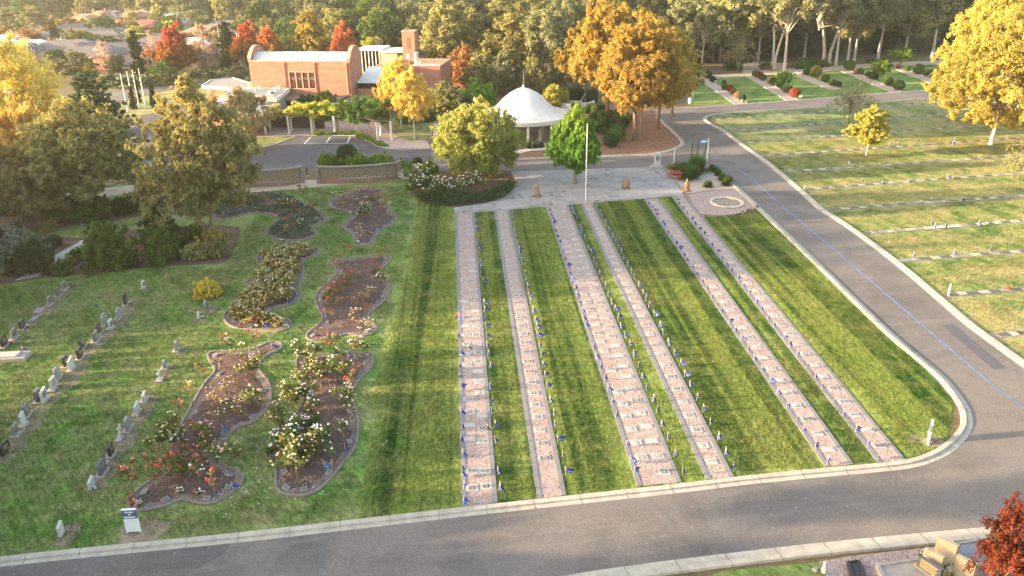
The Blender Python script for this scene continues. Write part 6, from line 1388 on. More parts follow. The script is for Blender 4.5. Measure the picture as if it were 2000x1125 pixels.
# ================================================================ CURVED BREEZE-BLOCK WALLS
blk = M('buff_breeze_block', (0.20, 0.15, 0.10), .9, .2, 4, .3); blk2 = M('pinkish_brick_base', (0.25, 0.155, 0.125), .9, .2, 4, .3); copm = M('wall_coping', (0.23, 0.20, 0.18), .9, .25, 2, .3)
def breeze_wall(pix, h, label):
    ln = smooth_line(PL(pix), 8); c0 = ln[0].copy(); ln = [p - c0 for p in ln]; root = empty('breeze_block_wall', c0); tag(root, label, 'garden wall', 'curved breeze block walls behind the roses')
    L = sum((b - a).length for a, b in zip(ln[:-1], ln[1:])); acc = [0]
    for a, b in zip(ln[:-1], ln[1:]): acc.append(acc[-1] + (b - a).length)
    def at(s):
        for i in range(len(acc)-1):
            if s <= acc[i+1] + 1e-6: f = (s-acc[i])/(acc[i+1]-acc[i]); return ln[i].lerp(ln[i+1], f), math.atan2((ln[i+1]-ln[i]).y, (ln[i+1]-ln[i]).x)
        return ln[-1], math.atan2((ln[-1]-ln[-2]).y, (ln[-1]-ln[-2]).x)
    mb = MB(); ribbon(mb, ln, [(-.17, 0), (-.17, .52), (.17, .52), (.17, 0)][::-1]); part(root, mb, 'brick_base', blk2)
    mb = MB(); ribbon(mb, ln, [(-.21, h-.14), (-.21, h), (.21, h), (.21, h-.14), (-.21, h-.14)][::-1]); part(root, mb, 'coping', copm)
    rows = 6; z0 = .52; z1 = h-.14; dz = (z1-z0)/rows; mb = MB()
    for r_ in range(rows): zz = z0 + dz*(r_+1); ribbon(mb, ln, [(-.06, zz-dz*.34), (-.06, zz), (.06, zz), (.06, zz-dz*.34), (-.06, zz-dz*.34)][::-1])
    n_ = int(L/.27)
    for i in range(n_+1):
        p, a = at(L*i/n_); T = Matrix.Translation(p) @ Matrix.Rotation(a, 4, 'Z')
        mb.box(-.045, .045, -.057, .057, z0, z1, 0, T)
    part(root, mb, 'lattice', blk)
    for s in (0, L):
        p, a = at(s); mb = MB(); mb.cbox(p.x, p.y, .4, .42, 0, h+.1, rz=a, bev=.03); part(root, mb, 'pier', copm)
breeze_wall([(440, 362), (480, 366), (520, 365), (560, 362), (592, 357)], 2.05, 'curved breeze block wall half hidden by the wattle tree')
breeze_wall([(623, 358), (660, 358.5), (700, 357), (740, 354), (780, 349)], 2.1, 'curved breeze block wall in front of the bright conifers')
r = empty('concrete_post', P(600, 343)); tag(r, 'dark post in the gap between the block walls', 'post'); mb = MB(); mb.cbox(0, 0, .12, .12, 0, 1.0, bev=.02); part(r, mb, 'post', M('dark_post', (0.05, 0.045, 0.04))); mb = MB(); mb.cbox(0, 0, .3, .3, 0, .05); part(r, mb, 'foot', concrete)

# ================================================================ BENCHES, ROCKS, POLES
def bench(px, py, rz, L, woodm, framem, label):
    r = empty('park_bench', P(px, py), rz); tag(r, label, 'bench')
    mb = MB()
    for k in range(4): mb.cbox(0, -.42 + k*.115, L, .09, .42, .46, bev=.008)
    part(r, mb, 'seat', woodm); mb = MB()
    for k in range(3): mb.box(-L/2, L/2, -.02, .02, .56 + k*.14, .66 + k*.14, 0, Matrix.Translation((0, .03, 0)) @ Matrix.Rotation(-.12, 4, 'X'))
    part(r, mb, 'backrest', woodm)
    for s in (-1, 1):
        x = s*(L/2 - .18); mb = MB(); mb.tube([(x, -.42, 0), (x, -.40, .6), (x, -.1, .64), (x, 0, .6)], .03, 6); mb.tube([(x, .06, 0), (x, -.02, .42), (x, .10, .95)], .03, 6); mb.tube([(x, -.42, .40), (x, .0, .40)], .025, 6); part(r, mb, 'leg', framem)
    mb = MB(); mb.box(-.22, .22, -.026, -.021, .86, .93, 0, Matrix.Translation((0, .03, 0)) @ Matrix.Rotation(-.12, 4, 'X')); part(r, mb, 'plaque', bronze)
iron = M('dark_iron', (0.05, 0.035, 0.03), .6, .2); wood = M('pale_bench_timber', (0.50, 0.38, 0.26), .8, .2, 6); redw = M('red_painted_timber', (0.36, 0.085, 0.075), .7, .15, 6); brw = M('brown_bench_timber', (0.14, 0.09, 0.07), .8, .2, 6)
bench(282, 378, rad(2), 2.2, wood, iron, 'pale timber park bench between the two big wattle trees'); bench(1318, 349, rad(-48), 1.9, redw, redw, 'red painted bench beside the strap-leaved plants')
bench(1000, 362, rad(105), 1.8, redw, iron, 'red bench at the edge of the lime tree bed'); bench(793, 350, rad(8), 1.8, wht, iron, 'pale bench beside the white roses'); bench(1497, 138, rad(3), 2.6, brw, iron, 'dark bench on the sandy path before the gum trees')
def boulder(px, py, w, h, seed, mat, label, top=1.0):
    r = empty('standing_stone', P(px, py)); tag(r, label, 'boulder'); mb = MB(); rock(mb, (0, 0, h*.46), 1, seed, (w/2*1.15, w/2*.9, h*.58), sub=3)
    vs = [(x*(1 - (1-top)*max(0, z/h)), y*(1 - (1-top)*max(0, z/h)), max(-.05, z)) for x, y, z in mb.v]; mb.v = vs; part(r, mb, 'stone', mat); mb = MB(); mb.lathe([(w*.75, 0), (w*.62, .06), (.01, .07)], 12); part(r, mb, 'setting_bed', mulch_red)
rk = M('brown_boulder', (0.26, 0.18, 0.125), .95, .35, 2.2, .7); rk2 = M('orange_boulder', (0.34, 0.19, 0.09), .95, .35, 2.2, .7)
boulder(1049, 384, .85, 1.5, 3, rk, 'squat brown standing stone on the paved court near the hedge', .9); boulder(1222, 368, .9, 1.35, 8, rk, 'brown standing stone on the paved court beside the dark slabs', .9); boulder(1341, 373, .85, 1.5, 12, rk2, 'pointed orange rock in the east garden gravel', .25)
def pole(px, py, ty, r0, mat, label, name='flagpole', lean=(0, 0), cap=True, low=None):
    h = HT(px, py, ty); r = empty(name, P(px, py)); tag(r, label, 'pole'); mb = MB(); T_ = (lean[0]*h, lean[1]*h, h); f = .38 if low else 0
    mb.tube([(T_[0]*f, T_[1]*f, h*f), (T_[0]*.6, T_[1]*.6, h*.6), T_], [r0, r0*.85, r0*.6], 10); part(r, mb, 'shaft', mat)
    if low: mb = MB(); mb.tube([(0, 0, 0), (T_[0]*f, T_[1]*f, h*f)], [r0*.7, r0*.9], 8); part(r, mb, 'lower_post', low)
    mb = MB(); mb.lathe([(r0*3.2, 0), (r0*3.2, .06), (r0*1.6, .12), (r0*1.3, .25)], 14); part(r, mb, 'base', concrete)
    if cap: mb = MB(); mb.lathe([(.001, r0*1.6), (r0*.9, r0*.9), (r0*.9, 0), (r0*.5, -.05)], 10); mb.v = [(x+T_[0], y+T_[1], z+h) for x, y, z in mb.v]; part(r, mb, 'cap', wht)
    return r, h
polew = M('white_pole', (0.66, 0.64, 0.60), .5, .06); poled = M('charcoal_pole', (0.035, 0.033, 0.035), .6, .1); timb = M('power_pole_timber', (0.36, 0.28, 0.21), .9, .2)
fp1, _ = pole(1143.5, 396, 243, .055, polew, 'tall white flagpole standing at the edge of the paved court')
mb = MB(); mb.cbox(0, 0, 1.5, 1.1, -.02, .05); part(fp1, mb, 'pink_plinth', pink_gravel)
for x, y, ty, lab in ((250, 220, 145, 'white flagpole first of four on the small green, closest to the car park'), (262, 213, 141, 'white flagpole second of four on the small green'), (272, 209, 138, 'white flagpole third of four on the small green'), (284, 206, 135, 'white flagpole fourth of four on the small green')): pole(x, y, ty, .10, polew, lab)
pole(1315.5, 323, 288, .06, polew, 'short white pole by the kerb beside the yellow shrubs', 'marker_pole')
sp2, h_ = pole(1380, 322, 272, .06, polew, 'white pole with a small striped banner by the east garden', 'marker_pole')
mb = MB()
for k, m_i in enumerate((0, 1, 0)): mb.box(-.95, -.05, -.012, .012, h_-.45+k*.13, h_-.32+k*.13-.003, m_i)
part(sp2, mb, 'banner', [M('banner_blue', (0.20, 0.32, 0.50)), f_white])
for x, y, ty, ln_, lab in ((1349, 327, 277, (0, 0), 'upright dark pole behind the strap-leaved plants'), (1358, 330, 262, (.04, 0), 'slightly leaning dark pole behind the strap-leaved plants'), (1369, 330, 264, (.14, 0), 'most leaning dark pole beside the banner pole')): pole(x, y, ty, .075, poled, lab, 'garden_pole', ln_, False, stick_m)
# stone marker at the head of the court
r = empty('stone_monument', P(1283, 328)); tag(r, 'pale slender stone monument on a broad base beside the road', 'monument')
mb = MB(); mb.cbox(0, 0, 1.5, .9, 0, .28, bev=.05); part(r, mb, 'base', slab_m); mb = MB(); mb.cbox(0, 0, .75, .4, .28, 2.0, bev=.06); part(r, mb, 'stele', M('pale_monument', (0.52, 0.47, 0.42))); mb = MB(); mb.box(-.25, .25, -.215, -.201, 1.0, 1.6); part(r, mb, 'plate', bronze_l)
# bin and posts
r = empty('litter_bin', P(1347.5, 203)); tag(r, 'pale blue bin on a post at the far side of the road', 'bin'); mb = MB(); mb.lathe([(.32, .1), (.38, .95), (.4, 1.0), (.001, 1.05)], 14); part(r, mb, 'body', M('pale_blue_bin', (0.36, 0.46, 0.50))); mb = MB(); mb.cbox(.5, .2, .06, .06, 0, 4.4); part(r, mb, 'post', steel); mb = MB(); mb.lathe([(.3, 0), (.3, .1)], 12); part(r, mb, 'foot', acd)
for x, y, h, lab in ((1852, 579, 1.05, 'pale post standing on bare earth beside the kerb'), (1571, 371, .5, 'short pale post at the start of the sixth plaque row')):
    r = empty('marker_post', P(x, y)); tag(r, lab, 'post'); mb = MB(); mb.cbox(0, 0, .12, .12, 0, h, bev=.02); part(r, mb, 'post', slab_m); mb = MB(); mb.cbox(0, 0, .09, .09, h, h+.05); part(r, mb, 'cap', wht)

# ================================================================ GRAVES BELOW THE NEAR ROAD
sandst = M('sandstone', (0.46, 0.37, 0.25), .8, .15, 3, .2); g1 = M('grey_concrete_grave', (0.34, 0.29, 0.26), .85, .2, 2, .2); dk = M('dark_gravel', (0.06, 0.055, 0.06), .9, .5, 14, .5); bl = M('blue_grey_gravel', (0.27, 0.27, 0.30), .9, .5, 14, .5)
def plot(pix, kerbm, fill, label, inner=.14, h=.22):
    p4 = PL(pix); c = sum(p4, Vector())/4; r = empty('grave_plot', c); tag(r, label, 'grave plot'); loc = [p - c for p in p4]
    ar = sum(loc[i].x*loc[(i+1)%4].y - loc[(i+1)%4].x*loc[i].y for i in range(4)); loc = loc if ar > 0 else loc[::-1]
    mb = MB(); ribbon(mb, loc, [(0, 0), (0, h), (inner, h), (inner, 0)][::-1], closed=True); part(r, mb, 'kerb', kerbm); mb = MB(); k = .93; mb.prism([p*k for p in loc], 0, h-.06); part(r, mb, 'fill', fill)
plot([(1652, 1103), (1678, 1100), (1700, 1150), (1668, 1160)], dk, dk, 'dark gravelled grave plot beside the grass corner'); plot([(1708, 1112), (1790, 1100), (1850, 1165), (1740, 1180)], g1, g1, 'wide pinkish concrete grave slab by the near road', .2, .35)
plot([(1842, 1070), (1930, 1055), (1990, 1100), (1890, 1115)], g1, bl, 'blue gravel grave plot under the copper maple', .12, .2)
def tall_stone(px, py, w, h, rz, front, label, gold=False, th=.2):
    r = empty('headstone', P(px, py), rz); tag(r, label, 'headstone'); mb = MB(); mb.cbox(0, 0, w+.3, .5, 0, .3, bev=.03); part(r, mb, 'base', sandst)
    ol = outline('slope', w, h); tri = tessellate_polygon([[Vector((x, zz, 0)) for x, zz in ol]]); n = len(ol); vs = [(x, -th/2, .3+zz) for x, zz in ol] + [(x, th/2, .3+zz) for x, zz in ol]; fs = []
    for a, b, c in tri: fs += [(a, b, c), (a+n, c+n, b+n)]
    for i in range(n): fs.append((i, i+n, (i+1) % n + n, (i+1) % n))
    mb = MB(); mb.add(vs, fs); o = part(r, mb, 'slab', front); bm = bmesh.new(); bm.from_mesh(o.data); bmesh.ops.recalc_face_normals(bm, faces=bm.faces); bm.to_mesh(o.data); bm.free()
    if gold:
        mb = MB()
        for k in range(5): mb.box(-w*.38, w*(.36 - .06*(k % 2)), -th/2-.012, -th/2, .3+h*(.78-.16*k), .3+h*(.86-.16*k))
        part(r, mb, 'lettering', gold_m)
HD_ = rad(-62)
tall_stone(1843, 1096, .95, .95, HD_, sandst, 'tall plain sandstone headstone closest to the kerb'); tall_stone(1818, 1112, .9, .75, HD_, sandst, 'second sandstone headstone back from the kerb'); tall_stone(1812, 1128, 1.1, .6, HD_, hs_m['dark'], 'low dark headstone covered in gold lettering', True); tall_stone(1880, 1128, .9, .8, HD_, sandst, 'sandstone headstone beneath the copper maple leaves')
for x, y, lab in ((1842, 1110, 'round sandstone vase beside the tallest headstone'), (1852, 1122, 'round sandstone vase before the maple')):
    r = empty('grave_vase', P(x, y)); tag(r, lab, 'vase'); mb = MB(); mb.lathe([(.12, 0), (.12, .05), (.05, .12), (.13, .22), (.16, .32), (.1, .42), (.001, .46)], 14); part(r, mb, 'vase', sandst, smooth=True); mb = MB(); mb.cbox(0, 0, .3, .3, 0, .03); part(r, mb, 'foot', dk)
posy('white flowers laid against the gold-lettered headstone', P(1828, 1130) + Vector((0, 0, .3)), 'w', 1.6); posy('white flowers on the corner of the gold-lettered grave', P(1796, 1095) + Vector((0, 0, .3)), 'w', 1.3)
r = empty('grave_figurine', P(1608, 1118)); tag(r, 'small white angel-like figurine with vase at the grass corner', 'figurine'); mb = MB(); mb.lathe([(.12, 0), (.10, .2), (.05, .42), (.03, .46), (.07, .52), (.06, .6), (.001, .64)], 12); part(r, mb, 'figure', wht, smooth=True); mb = MB(); mb.lathe([(.1, 0), (.14, .1), (.09, .22), (.001, .22)], 12, (-.35, .05)); part(r, mb, 'vase', hs_m['stone'])
# ================================================================ TREES
G_IN = 'trees'
# big near ones, each with its own crown
t1 = make_tree('wattle_tree', '', 'tree', 12.5, 6.4, 3.0, 'egg', 260, 200, .17, .72, L_wattle, bark, .30, 41, 44, .8, .35, 2.2, 2, gap=.30)
put_px(t1, 408, 464, 158, 246, 'large olive wattle tree with forked pale trunk in the mulch corner', rz=.4)
t2 = make_tree('wattle_tree', '', 'tree', 12.0, 5.8, 3.2, 'egg', 240, 200, .17, .72, L_wattle, bark, .28, 47, 40, .8, .35, 2.2, 1, gap=.28)
put_px(t2, 182, 415, 205, 222, 'large olive wattle tree left of the pale timber bench' .replace('left of', 'on the outer side of'), rz=1.1)
put_px(t1, 40, 445, 275, 200, 'dark wattle tree at the frame edge above the grey-green shrub', rz=2.6, hk=.95)
put_px(t2, 110, 395, 300, 120, 'smaller wattle crown in front of the bench-side wattle', rz=4.0)
t3 = make_tree('golden_elm', '', 'tree', 13.0, 8.0, 2.5, 'dome', 240, 240, .22, 1.15, L_gold, bark, .38, 53, 30, .8, .3, 1.5, 1, gap=.2)
put_px(t3, 40, 335, 92, 235, 'huge golden-yellow tree at the frame edge', rz=.2, hk=1.05)
t3b = make_tree('weeping_birch', '', 'tree', 8.0, 4.0, 1.2, 'dome', 130, 200, .16, .75, L_birch, bark_white, .18, 59, 40, 1.0, .1, 3.2, 1, droop=1.3, gap=.2)
put_px(t3b, 70, 372, 205, 160, 'weeping orange-gold birch below the huge golden tree')
put_px(t3b, 10, 330, 185, 120, 'weeping golden birch beyond the frame-edge wattle')
t4 = make_tree('dense_cedar', '', 'tree', 8.0, 4.0, .6, 'cone', 150, 190, .16, .6, leaf_mat('cedar_leaves', (0.05, 0.10, 0.05), (0.10, 0.17, 0.075), None, .2), bark_red, .2, 61, 20, .45, .5, 2.5)
put_px(t4, 190, 262, 140, 124, 'dark green layered cedar before the four flagpoles')
t5 = make_tree('birch_tree', '', 'tree', 8.5, 2.7, 2.0, 'egg', 90, 120, .15, .55, leaf_mat('thin_grey_gold_leaves', (0.24, 0.19, 0.10), (0.42, 0.33, 0.17), None, .3), bark_white, .12, 67, 40, .9, .1, 3.2, 1, droop=.6, bare=2, gap=.25)
put_px(t5, 484, 287, 170, 88, 'thinning grey-gold birch at the corner of the flat-roofed offices')
t6 = make_tree('gold_birch', '', 'tree', 10.5, 3.4, 3.5, 'egg', 150, 150, .14, .55, L_birch, bark_white, .15, 71, 44, .95, .1, 3.2, 1, droop=.5, bare=1, gap=.32)
put_px(t6, 784, 251, 120, 88, 'gold birch on the court lawn closer to the dark climber', rz=.3); put_px(t6, 810, 272, 140, 78, 'gold birch on the court lawn closer to the car park road', rz=2.1); put_px(t6, 764, 246, 134, 56, 'slimmer gold birch standing closest to the chapel corner', rz=4.1)
t7 = make_tree('broad_olive_tree', '', 'tree', 6.0, 3.6, 1.4, 'dome', 130, 170, .14, .62, leaf_mat('olive_tree_leaves', (0.13, 0.14, 0.05), (0.28, 0.24, 0.09), None, .3), bark, .2, 73, 24)
put_px(t7, 868, 226, 164, 88, 'olive-coloured broad tree beside the chapel porch')
t8 = make_tree('lime_tree', '', 'tree', 8.2, 6.3, 1.7, 'dome', 300, 250, .15, .78, L_lime, bark_red, .26, 79, 40, .8, .35, 1.8, 3, gap=.16)
put_px(t8, 930, 344, 211, 188, 'broad lime-green leafy tree before the dome pavilion', rz=.9)
t9 = make_tree('bright_conifer', '', 'tree', 8.3, 3.35, 2.0, 'flame', 260, 230, .13, .52, L_pine, bark, .24, 83, 30, 1.0, .5, 4.0, 1)
put_px(t9, 1123, 359, 217, 110, 'bright green egg-shaped conifer standing on the paved court', rz=.9)
t10 = make_tree('rusty_gold_pine', '', 'tree', 20.0, 7.0, 5.2, 'flame', 330, 270, .18, .80, L_oak, bark_red, .42, 89, 44, 1.15, .6, 2.2, 1, gap=.33)
put_px(t10, 1240, 273, 18, 195, 'rusty gold feathery tree with sunlit trunk by the road bend', rz=0, hk=1.0)
put_px(t10, 1285, 252, 52, 140, 'rusty gold feathery tree behind the sunlit trunk', rz=2.0); put_px(t10, 1185, 232, -25, 150, 'rusty gold feathery tree behind the conifer and dome', rz=3.6)
t10b = make_tree('rusty_gold_pine', '', 'tree', 18.0, 5.6, 4.2, 'flame', 230, 220, .19, .80, L_oakg, bark, .35, 97, 34, 1.15, .6, 2.2, 1, gap=.30)
put_px(t10b, 1312, 228, 60, 110, 'darker gold feathery tree leaning over the far road', rz=0); put_px(t10b, 1252, 262, 25, 110, 'greenish gold feathery tree in the middle of its clump', rz=1.4); put_px(t10b, 1140, 195, 40, 110, 'feathery gold tree behind the pavilion steps', rz=3.3)
# sunlit yellow trees on the right-hand lawn
t11 = make_tree('yellow_maple', '', 'tree', 17.0, 7.8, 3.2, 'egg', 320, 330, .19, 1.0, L_ymap, bark_pale, .34, 101, 50, .85, .3, 1.4, 1, gap=.28)
put_px(t11, 1935, 283, 22, 226, 'largest golden-yellow tree with pale trunk on the dry lawn', rz=0); put_px(t11, 1903, 233, -30, 165, 'tall yellow tree behind the largest golden one', rz=2.0); put_px(t11, 2015, 235, -45, 210, 'tall yellow tree cut by the frame edge', rz=4.2)
t12 = make_tree('small_maple', '', 'tree', 5.6, 2.1, 1.5, 'flame', 120, 130, .16, .40, leaf_mat('yellow_olive_leaves', (0.20, 0.19, 0.04), (0.42, 0.34, 0.07), None, .35), bark_pale, .12, 103, 16)
put_px(t12, 1692, 304, 210, 80, 'small round yellow-green maple with pale trunk on the dry lawn')
t13 = make_tree('sparse_tree', '', 'tree', 6.5, 3.0, 2.0, 'dome', 60, 34, .14, .7, leaf_mat('sparse_pale_leaves', (0.20, 0.22, 0.10), (0.32, 0.32, 0.15), None, .35), bark, .11, 107, 50, bare=5)
put_px(t13, 1656, 246, 152, 82, 'half-bare thin tree behind the small yellow-green maple')
t14 = make_tree('bare_shrub_tree', '', 'tree', 3.2, 2.0, .4, 'dome', 34, 20, .12, .5, L_wattle, bark, .09, 109, 30, bare=6)
put_px(t14, 1987, 350, 276, 62, 'nearly leafless small tree at the edge of the dry lawn')
t15 = make_tree('copper_maple', '', 'tree', 4.6, 2.1, .9, 'vase', 230, 190, .060, .30, L_mar, bark_red, .13, 113, 46, 1.2, .4, 1.6, 2, bare=1, gap=.2)
pm = P(1962, 1205); put(t15, pm, 5.0, 4.0, .5, 'copper-red maple beside the graves at the near road')
put(t15, pm + Vector((2.6, -.4, 0)), 4.6, 3.6, 2.1, 'second copper-red maple partly outside the frame')

# cypresses
t16 = make_tree('cypress', '', 'tree', 9.0, 1.2, .2, 'column', 170, 130, .13, .30, leaf_mat('cypress_leaves', (0.016, 0.034, 0.014), (0.035, 0.06, 0.024), None, .1), bark, .16, 121, 8, 1.2, .5, 4.0)
for x, y, ty, w, lab in ((277, 163, 68, 27, 'tall dark cypress behind the flagpoles'), (450, 140, 50, 34, 'broad dark cypress beside the timber power pole'), (262, 213, 175, 12, 'small pencil cypress between the first flagpoles'), (302, 209, 167, 12, 'small pencil cypress beyond the last flagpole'), (272, 201, 160, 9, 'slim pencil cypress behind the flagpoles'), (773, 125, 70, 18, 'dark narrow cypress beside the brick tower'), (754, 120, 88, 12, 'thin cypress between the chapel vault and tower')): put_px(t16, x, y, ty - 8, w * 1.05, lab)
t17 = make_tree('pyramid_conifer', '', 'tree', 10.0, 3.2, .5, 'cone', 110, 140, .2, .75, L_drk, bark, .2, 127, 8, .8, .4, 2.5)
put_px(t17, 112, 98, 38, 30, 'dark pyramid-shaped conifer among the suburb roofs'); 
# turning maples
t18 = make_tree('red_maple', '', 'tree', 10.0, 4.0, 1.6, 'flame', 170, 190, .24, .72, L_red, bark, .22, 131, 18, 1.1, .4)
put_px(t18, 348, 150, 56, 82, 'orange and red autumn maple before the suburb', rz=0); put_px(t18, 488, 140, 50, 62, 'red autumn tree behind the vaulted roof end'); put_px(t18, 527, 128, 58, 64, 'green-red turning tree behind the vaulted roof')
t19 = make_tree('scarlet_tree', '', 'tree', 9.0, 3.6, 1.4, 'flame', 140, 170, .24, .72, L_red2, bark, .2, 137, 14, 1.1, .4)
put_px(t19, 675, 130, 48, 54, 'bright scarlet tree behind the vaulted roof'); put_px(t19, 60, 118, 95, 36, 'small scarlet tree above the golden crown')
t20 = make_tree('gold_poplar', '', 'tree', 14.0, 4.0, 1.5, 'flame', 150, 160, .26, .85, L_oakg, bark_pale, .22, 139, 18, 1.1, .4)
put_px(t20, 612, 125, 22, 78, 'tall gold-green tree behind the vaulted roof')
# bare pinkish birches
t21 = make_tree('bare_birch', '', 'tree', 8.0, 2.8, 1.2, 'egg', 60, 44, .16, .6, L_pnk, bark_white, .13, 149, 60, 1.0, .1, 3.2, 1, droop=.4, bare=4)
for x, y, ty, w, lab in ((212, 150, 84, 48, 'bare pinkish birch before the dark shrubs'), (303, 130, 62, 34, 'bare pinkish birch beside the tall cypress'), (402, 130, 50, 52, 'bare white-stemmed birch beside the power pole'), (32, 100, 60, 24, 'thin half-bare birch among the suburb roofs'), (745, 120, 76, 30, 'bare grey birch behind the chapel roof')): put_px(t21, x, y, ty, w, lab)
t22 = make_tree('small_birch', '', 'tree', 6.2, 3.4, 2.2, 'dome', 70, 80, .16, .7, leaf_mat('dull_birch_leaves', (0.16, 0.14, 0.06), (0.27, 0.22, 0.09), None, .3), bark_white, .13, 151, 34, .8, .2, 2.2, 2, bare=2, gap=.25)
put_px(t22, 1440, 137, 66, 74, 'small spreading birch with white stems on the bush path')

# ---- eucalypts
GUM = [make_tree('gum_tree', '', 'gum tree', 22.0, 6.2, 8.0, 'round', 95, 150, .34, 1.25, L_gum, bark_pale, .42, 157, 34, .75, .35, 2.2, 1, gap=.42),
       make_tree('gum_tree', '', 'gum tree', 20.0, 5.6, 6.0, 'dome', 100, 150, .34, 1.2, L_gum2, bark_pale, .36, 163, 34, .8, .35, 2.2, 1, gap=.36),
       make_tree('gum_tree', '', 'gum tree', 24.0, 6.0, 10.0, 'round', 80, 150, .34, 1.3, L_gum, bark_pale, .50, 167, 40, .75, .35, 2.2, 2, gap=.44)]
MID = [make_tree('bush_tree', '', 'tree', 11.0, 4.6, 1.8, 'dome', 75, 130, .30, 1.15, L_gum, bark, .24, 173, 14, .8, .35, 1.8, 1, gap=.2), make_tree('bush_tree', '', 'tree', 9.0, 4.2, 1.0, 'round', 75, 130, .28, 1.05, L_grn, bark, .22, 179, 12, .85, .35, 1.6, 1, gap=.2),
       make_tree('bush_tree', '', 'tree', 10.0, 4.2, 1.2, 'egg', 75, 130, .28, 1.05, L_gum2, bark, .22, 181, 14, .85, .35, 1.8, 1, gap=.2), make_tree('bush_tree', '', 'tree', 8.0, 3.2, 1.2, 'egg', 60, 110, .26, .9, L_org, bark_red, .18, 191, 16, .9, .35, 1.8, 1, gap=.25),
       make_tree('bush_tree', '', 'tree', 10.0, 4.6, 1.0, 'dome', 75, 130, .30, 1.1, L_drk, bark, .22, 193, 10, .85, .35, 1.6, 1, gap=.15), make_tree('bush_tree', '', 'tree', 8.0, 3.6, 1.2, 'dome', 70, 110, .28, .95, L_yel, bark, .18, 197, 12, .85, .35, 1.6, 1, gap=.2)]
CEN = [(872, 158, 0, 90, 1, 'tall pale sunlit gum closest to the brick tower'), (925, 150, 18, 90, 1, 'sunlit gum beside the orange-brown saplings'), (965, 150, 12, 80, 0, 'dark-headed gum right behind the pale sunlit ones'), (1010, 172, 14, 120, 1, 'spreading gum with sunlit forked trunk behind the dome'), (1062, 178, 20, 100, 0, 'green gum with twin trunk behind the dome spire'), (1082, 170, 8, 90, 2, 'tall gum beside the rusty gold pines'), (1035, 150, -5, 90, 1, 'tall gum rising behind the dome spire'), (905, 128, -12, 90, 0, 'tall gum at the back of the sunlit group'), (985, 128, -20, 100, 1, 'tallest gum at the back of the sunlit group'), (1110, 150, -12, 90, 0, 'gum hidden behind the rusty gold pines')]
for x, y, ty, w, k, lab in CEN: put_px(GUM[k], x, y, ty, w, lab.replace('right behind', 'just behind'), 'gum trees behind the dome')
for x, y, ty, w, k, lab in [(893, 172, 100, 46, 3, 'orange-brown sapling closest to the brick wing'), (912, 176, 92, 48, 3, 'orange-brown sapling behind the bright green shrub'), (945, 182, 100, 70, 2, 'olive undergrowth tree behind the dome roof'), (985, 186, 108, 60, 0, 'grey-green undergrowth tree behind the dome'), (1045, 188, 110, 50, 2, 'low olive tree behind the dome spire'), (1020, 182, 96, 60, 2, 'olive tree under the forked gum'), (1095, 180, 90, 60, 2, 'olive tree at the foot of the rusty pines')]: put_px(MID[k], x, y, ty, w, lab)
RG = [(1508, 137, -60, 100, 2, 'thick twin-trunked gum beside the dark bench'), (1531, 140, -80, 110, 0, 'leaning pale gum beside the thick twin-trunked one'), (1612, 124, -70, 130, 2, 'broad many-limbed gum in the middle of the bush edge'), (1632, 128, -45, 90, 0, 'slim leaning gum beside the many-limbed one'), (1655, 122, -50, 90, 0, 'first of two close slim gums at the bush edge'), (1668, 120, -40, 90, 1, 'second of two close slim gums at the bush edge'), (1714, 118, -50, 100, 0, 'gum leaning over the third gravel line'), (1766, 110, -40, 110, 1, 'grey-leaved gum with forking trunk near the yellow trees'), (1480, 118, -40, 100, 1, 'gum behind the small spreading birch'), (1570, 112, -60, 100, 1, 'gum behind the dark bench group'), (1405, 118, -20, 90, 1, 'gum with red-brown limbs beside the rusty pines'), (1820, 112, -50, 110, 0, 'gum behind the first yellow tree'), (1370, 140, 10, 60, 0, 'thin gum beside the rusty pine shadow')]
for x, y, ty, w, k, lab in RG: put_px(GUM[k], x, y, ty, w, lab, 'gum trees at the edge of the bush')
def fill(poly_px, n, protos, wts, seed, sep, hr, label, group, wr=(.9, 1.2)):
    q = random.Random(seed); poly = PL(poly_px); xs = [p.x for p in poly]; ys = [p.y for p in poly]; got = []; t_ = 0
    while len(got) < n and t_ < 20000:
        t_ += 1; p = Vector((q.uniform(min(xs), max(xs)), q.uniform(min(ys), max(ys)), 0))
        if not inside(p, poly) or any((p - o).length < sep for o in got): continue
        got.append(p); pr = q.choices(protos, wts)[0]; h = q.uniform(*hr); put(pr, p, h, 2*pr['_r']*h/pr['_h']*q.uniform(*wr), q.uniform(0, 6.28), label, group)
    return got
fill([(1345, 112), (1400, 128), (1480, 108), (1600, 104), (1850, 96), (2200, 60), (2200, 20), (1340, 40)], 95, GUM + [MID[0], MID[4], MID[1]], (4, 4, 3, 4, 4, 2), 3, 5.5, (13, 22), 'tall tree deep in the dark bush behind the memorial garden', 'trees deep in the bush')
fill([(1350, 128), (1460, 112), (1600, 112), (1760, 108), (1850, 105), (1850, 88), (1350, 90)], 34, [MID[0], MID[4], MID[1]], (3, 4, 2), 5, 5.0, (5, 9), 'bushy understorey tree in the shade of the gums', 'understorey trees of the bush')
fill([(860, 125), (1120, 150), (1330, 130), (1340, 40), (860, 60)], 60, GUM[:2] + [MID[0], MID[2]], (4, 5, 3, 4), 7, 6.5, (12, 20), 'tree in the sunlit wood behind the dome and pines', 'trees of the sunlit wood')
fill([(500, 108), (860, 112), (860, 60), (500, 55)], 46, [MID[0], MID[1], MID[2], MID[5], MID[4]], (4, 3, 4, 1, 3), 9, 6.5, (6, 11), 'garden tree between the houses behind the chapel', 'garden trees behind the chapel')

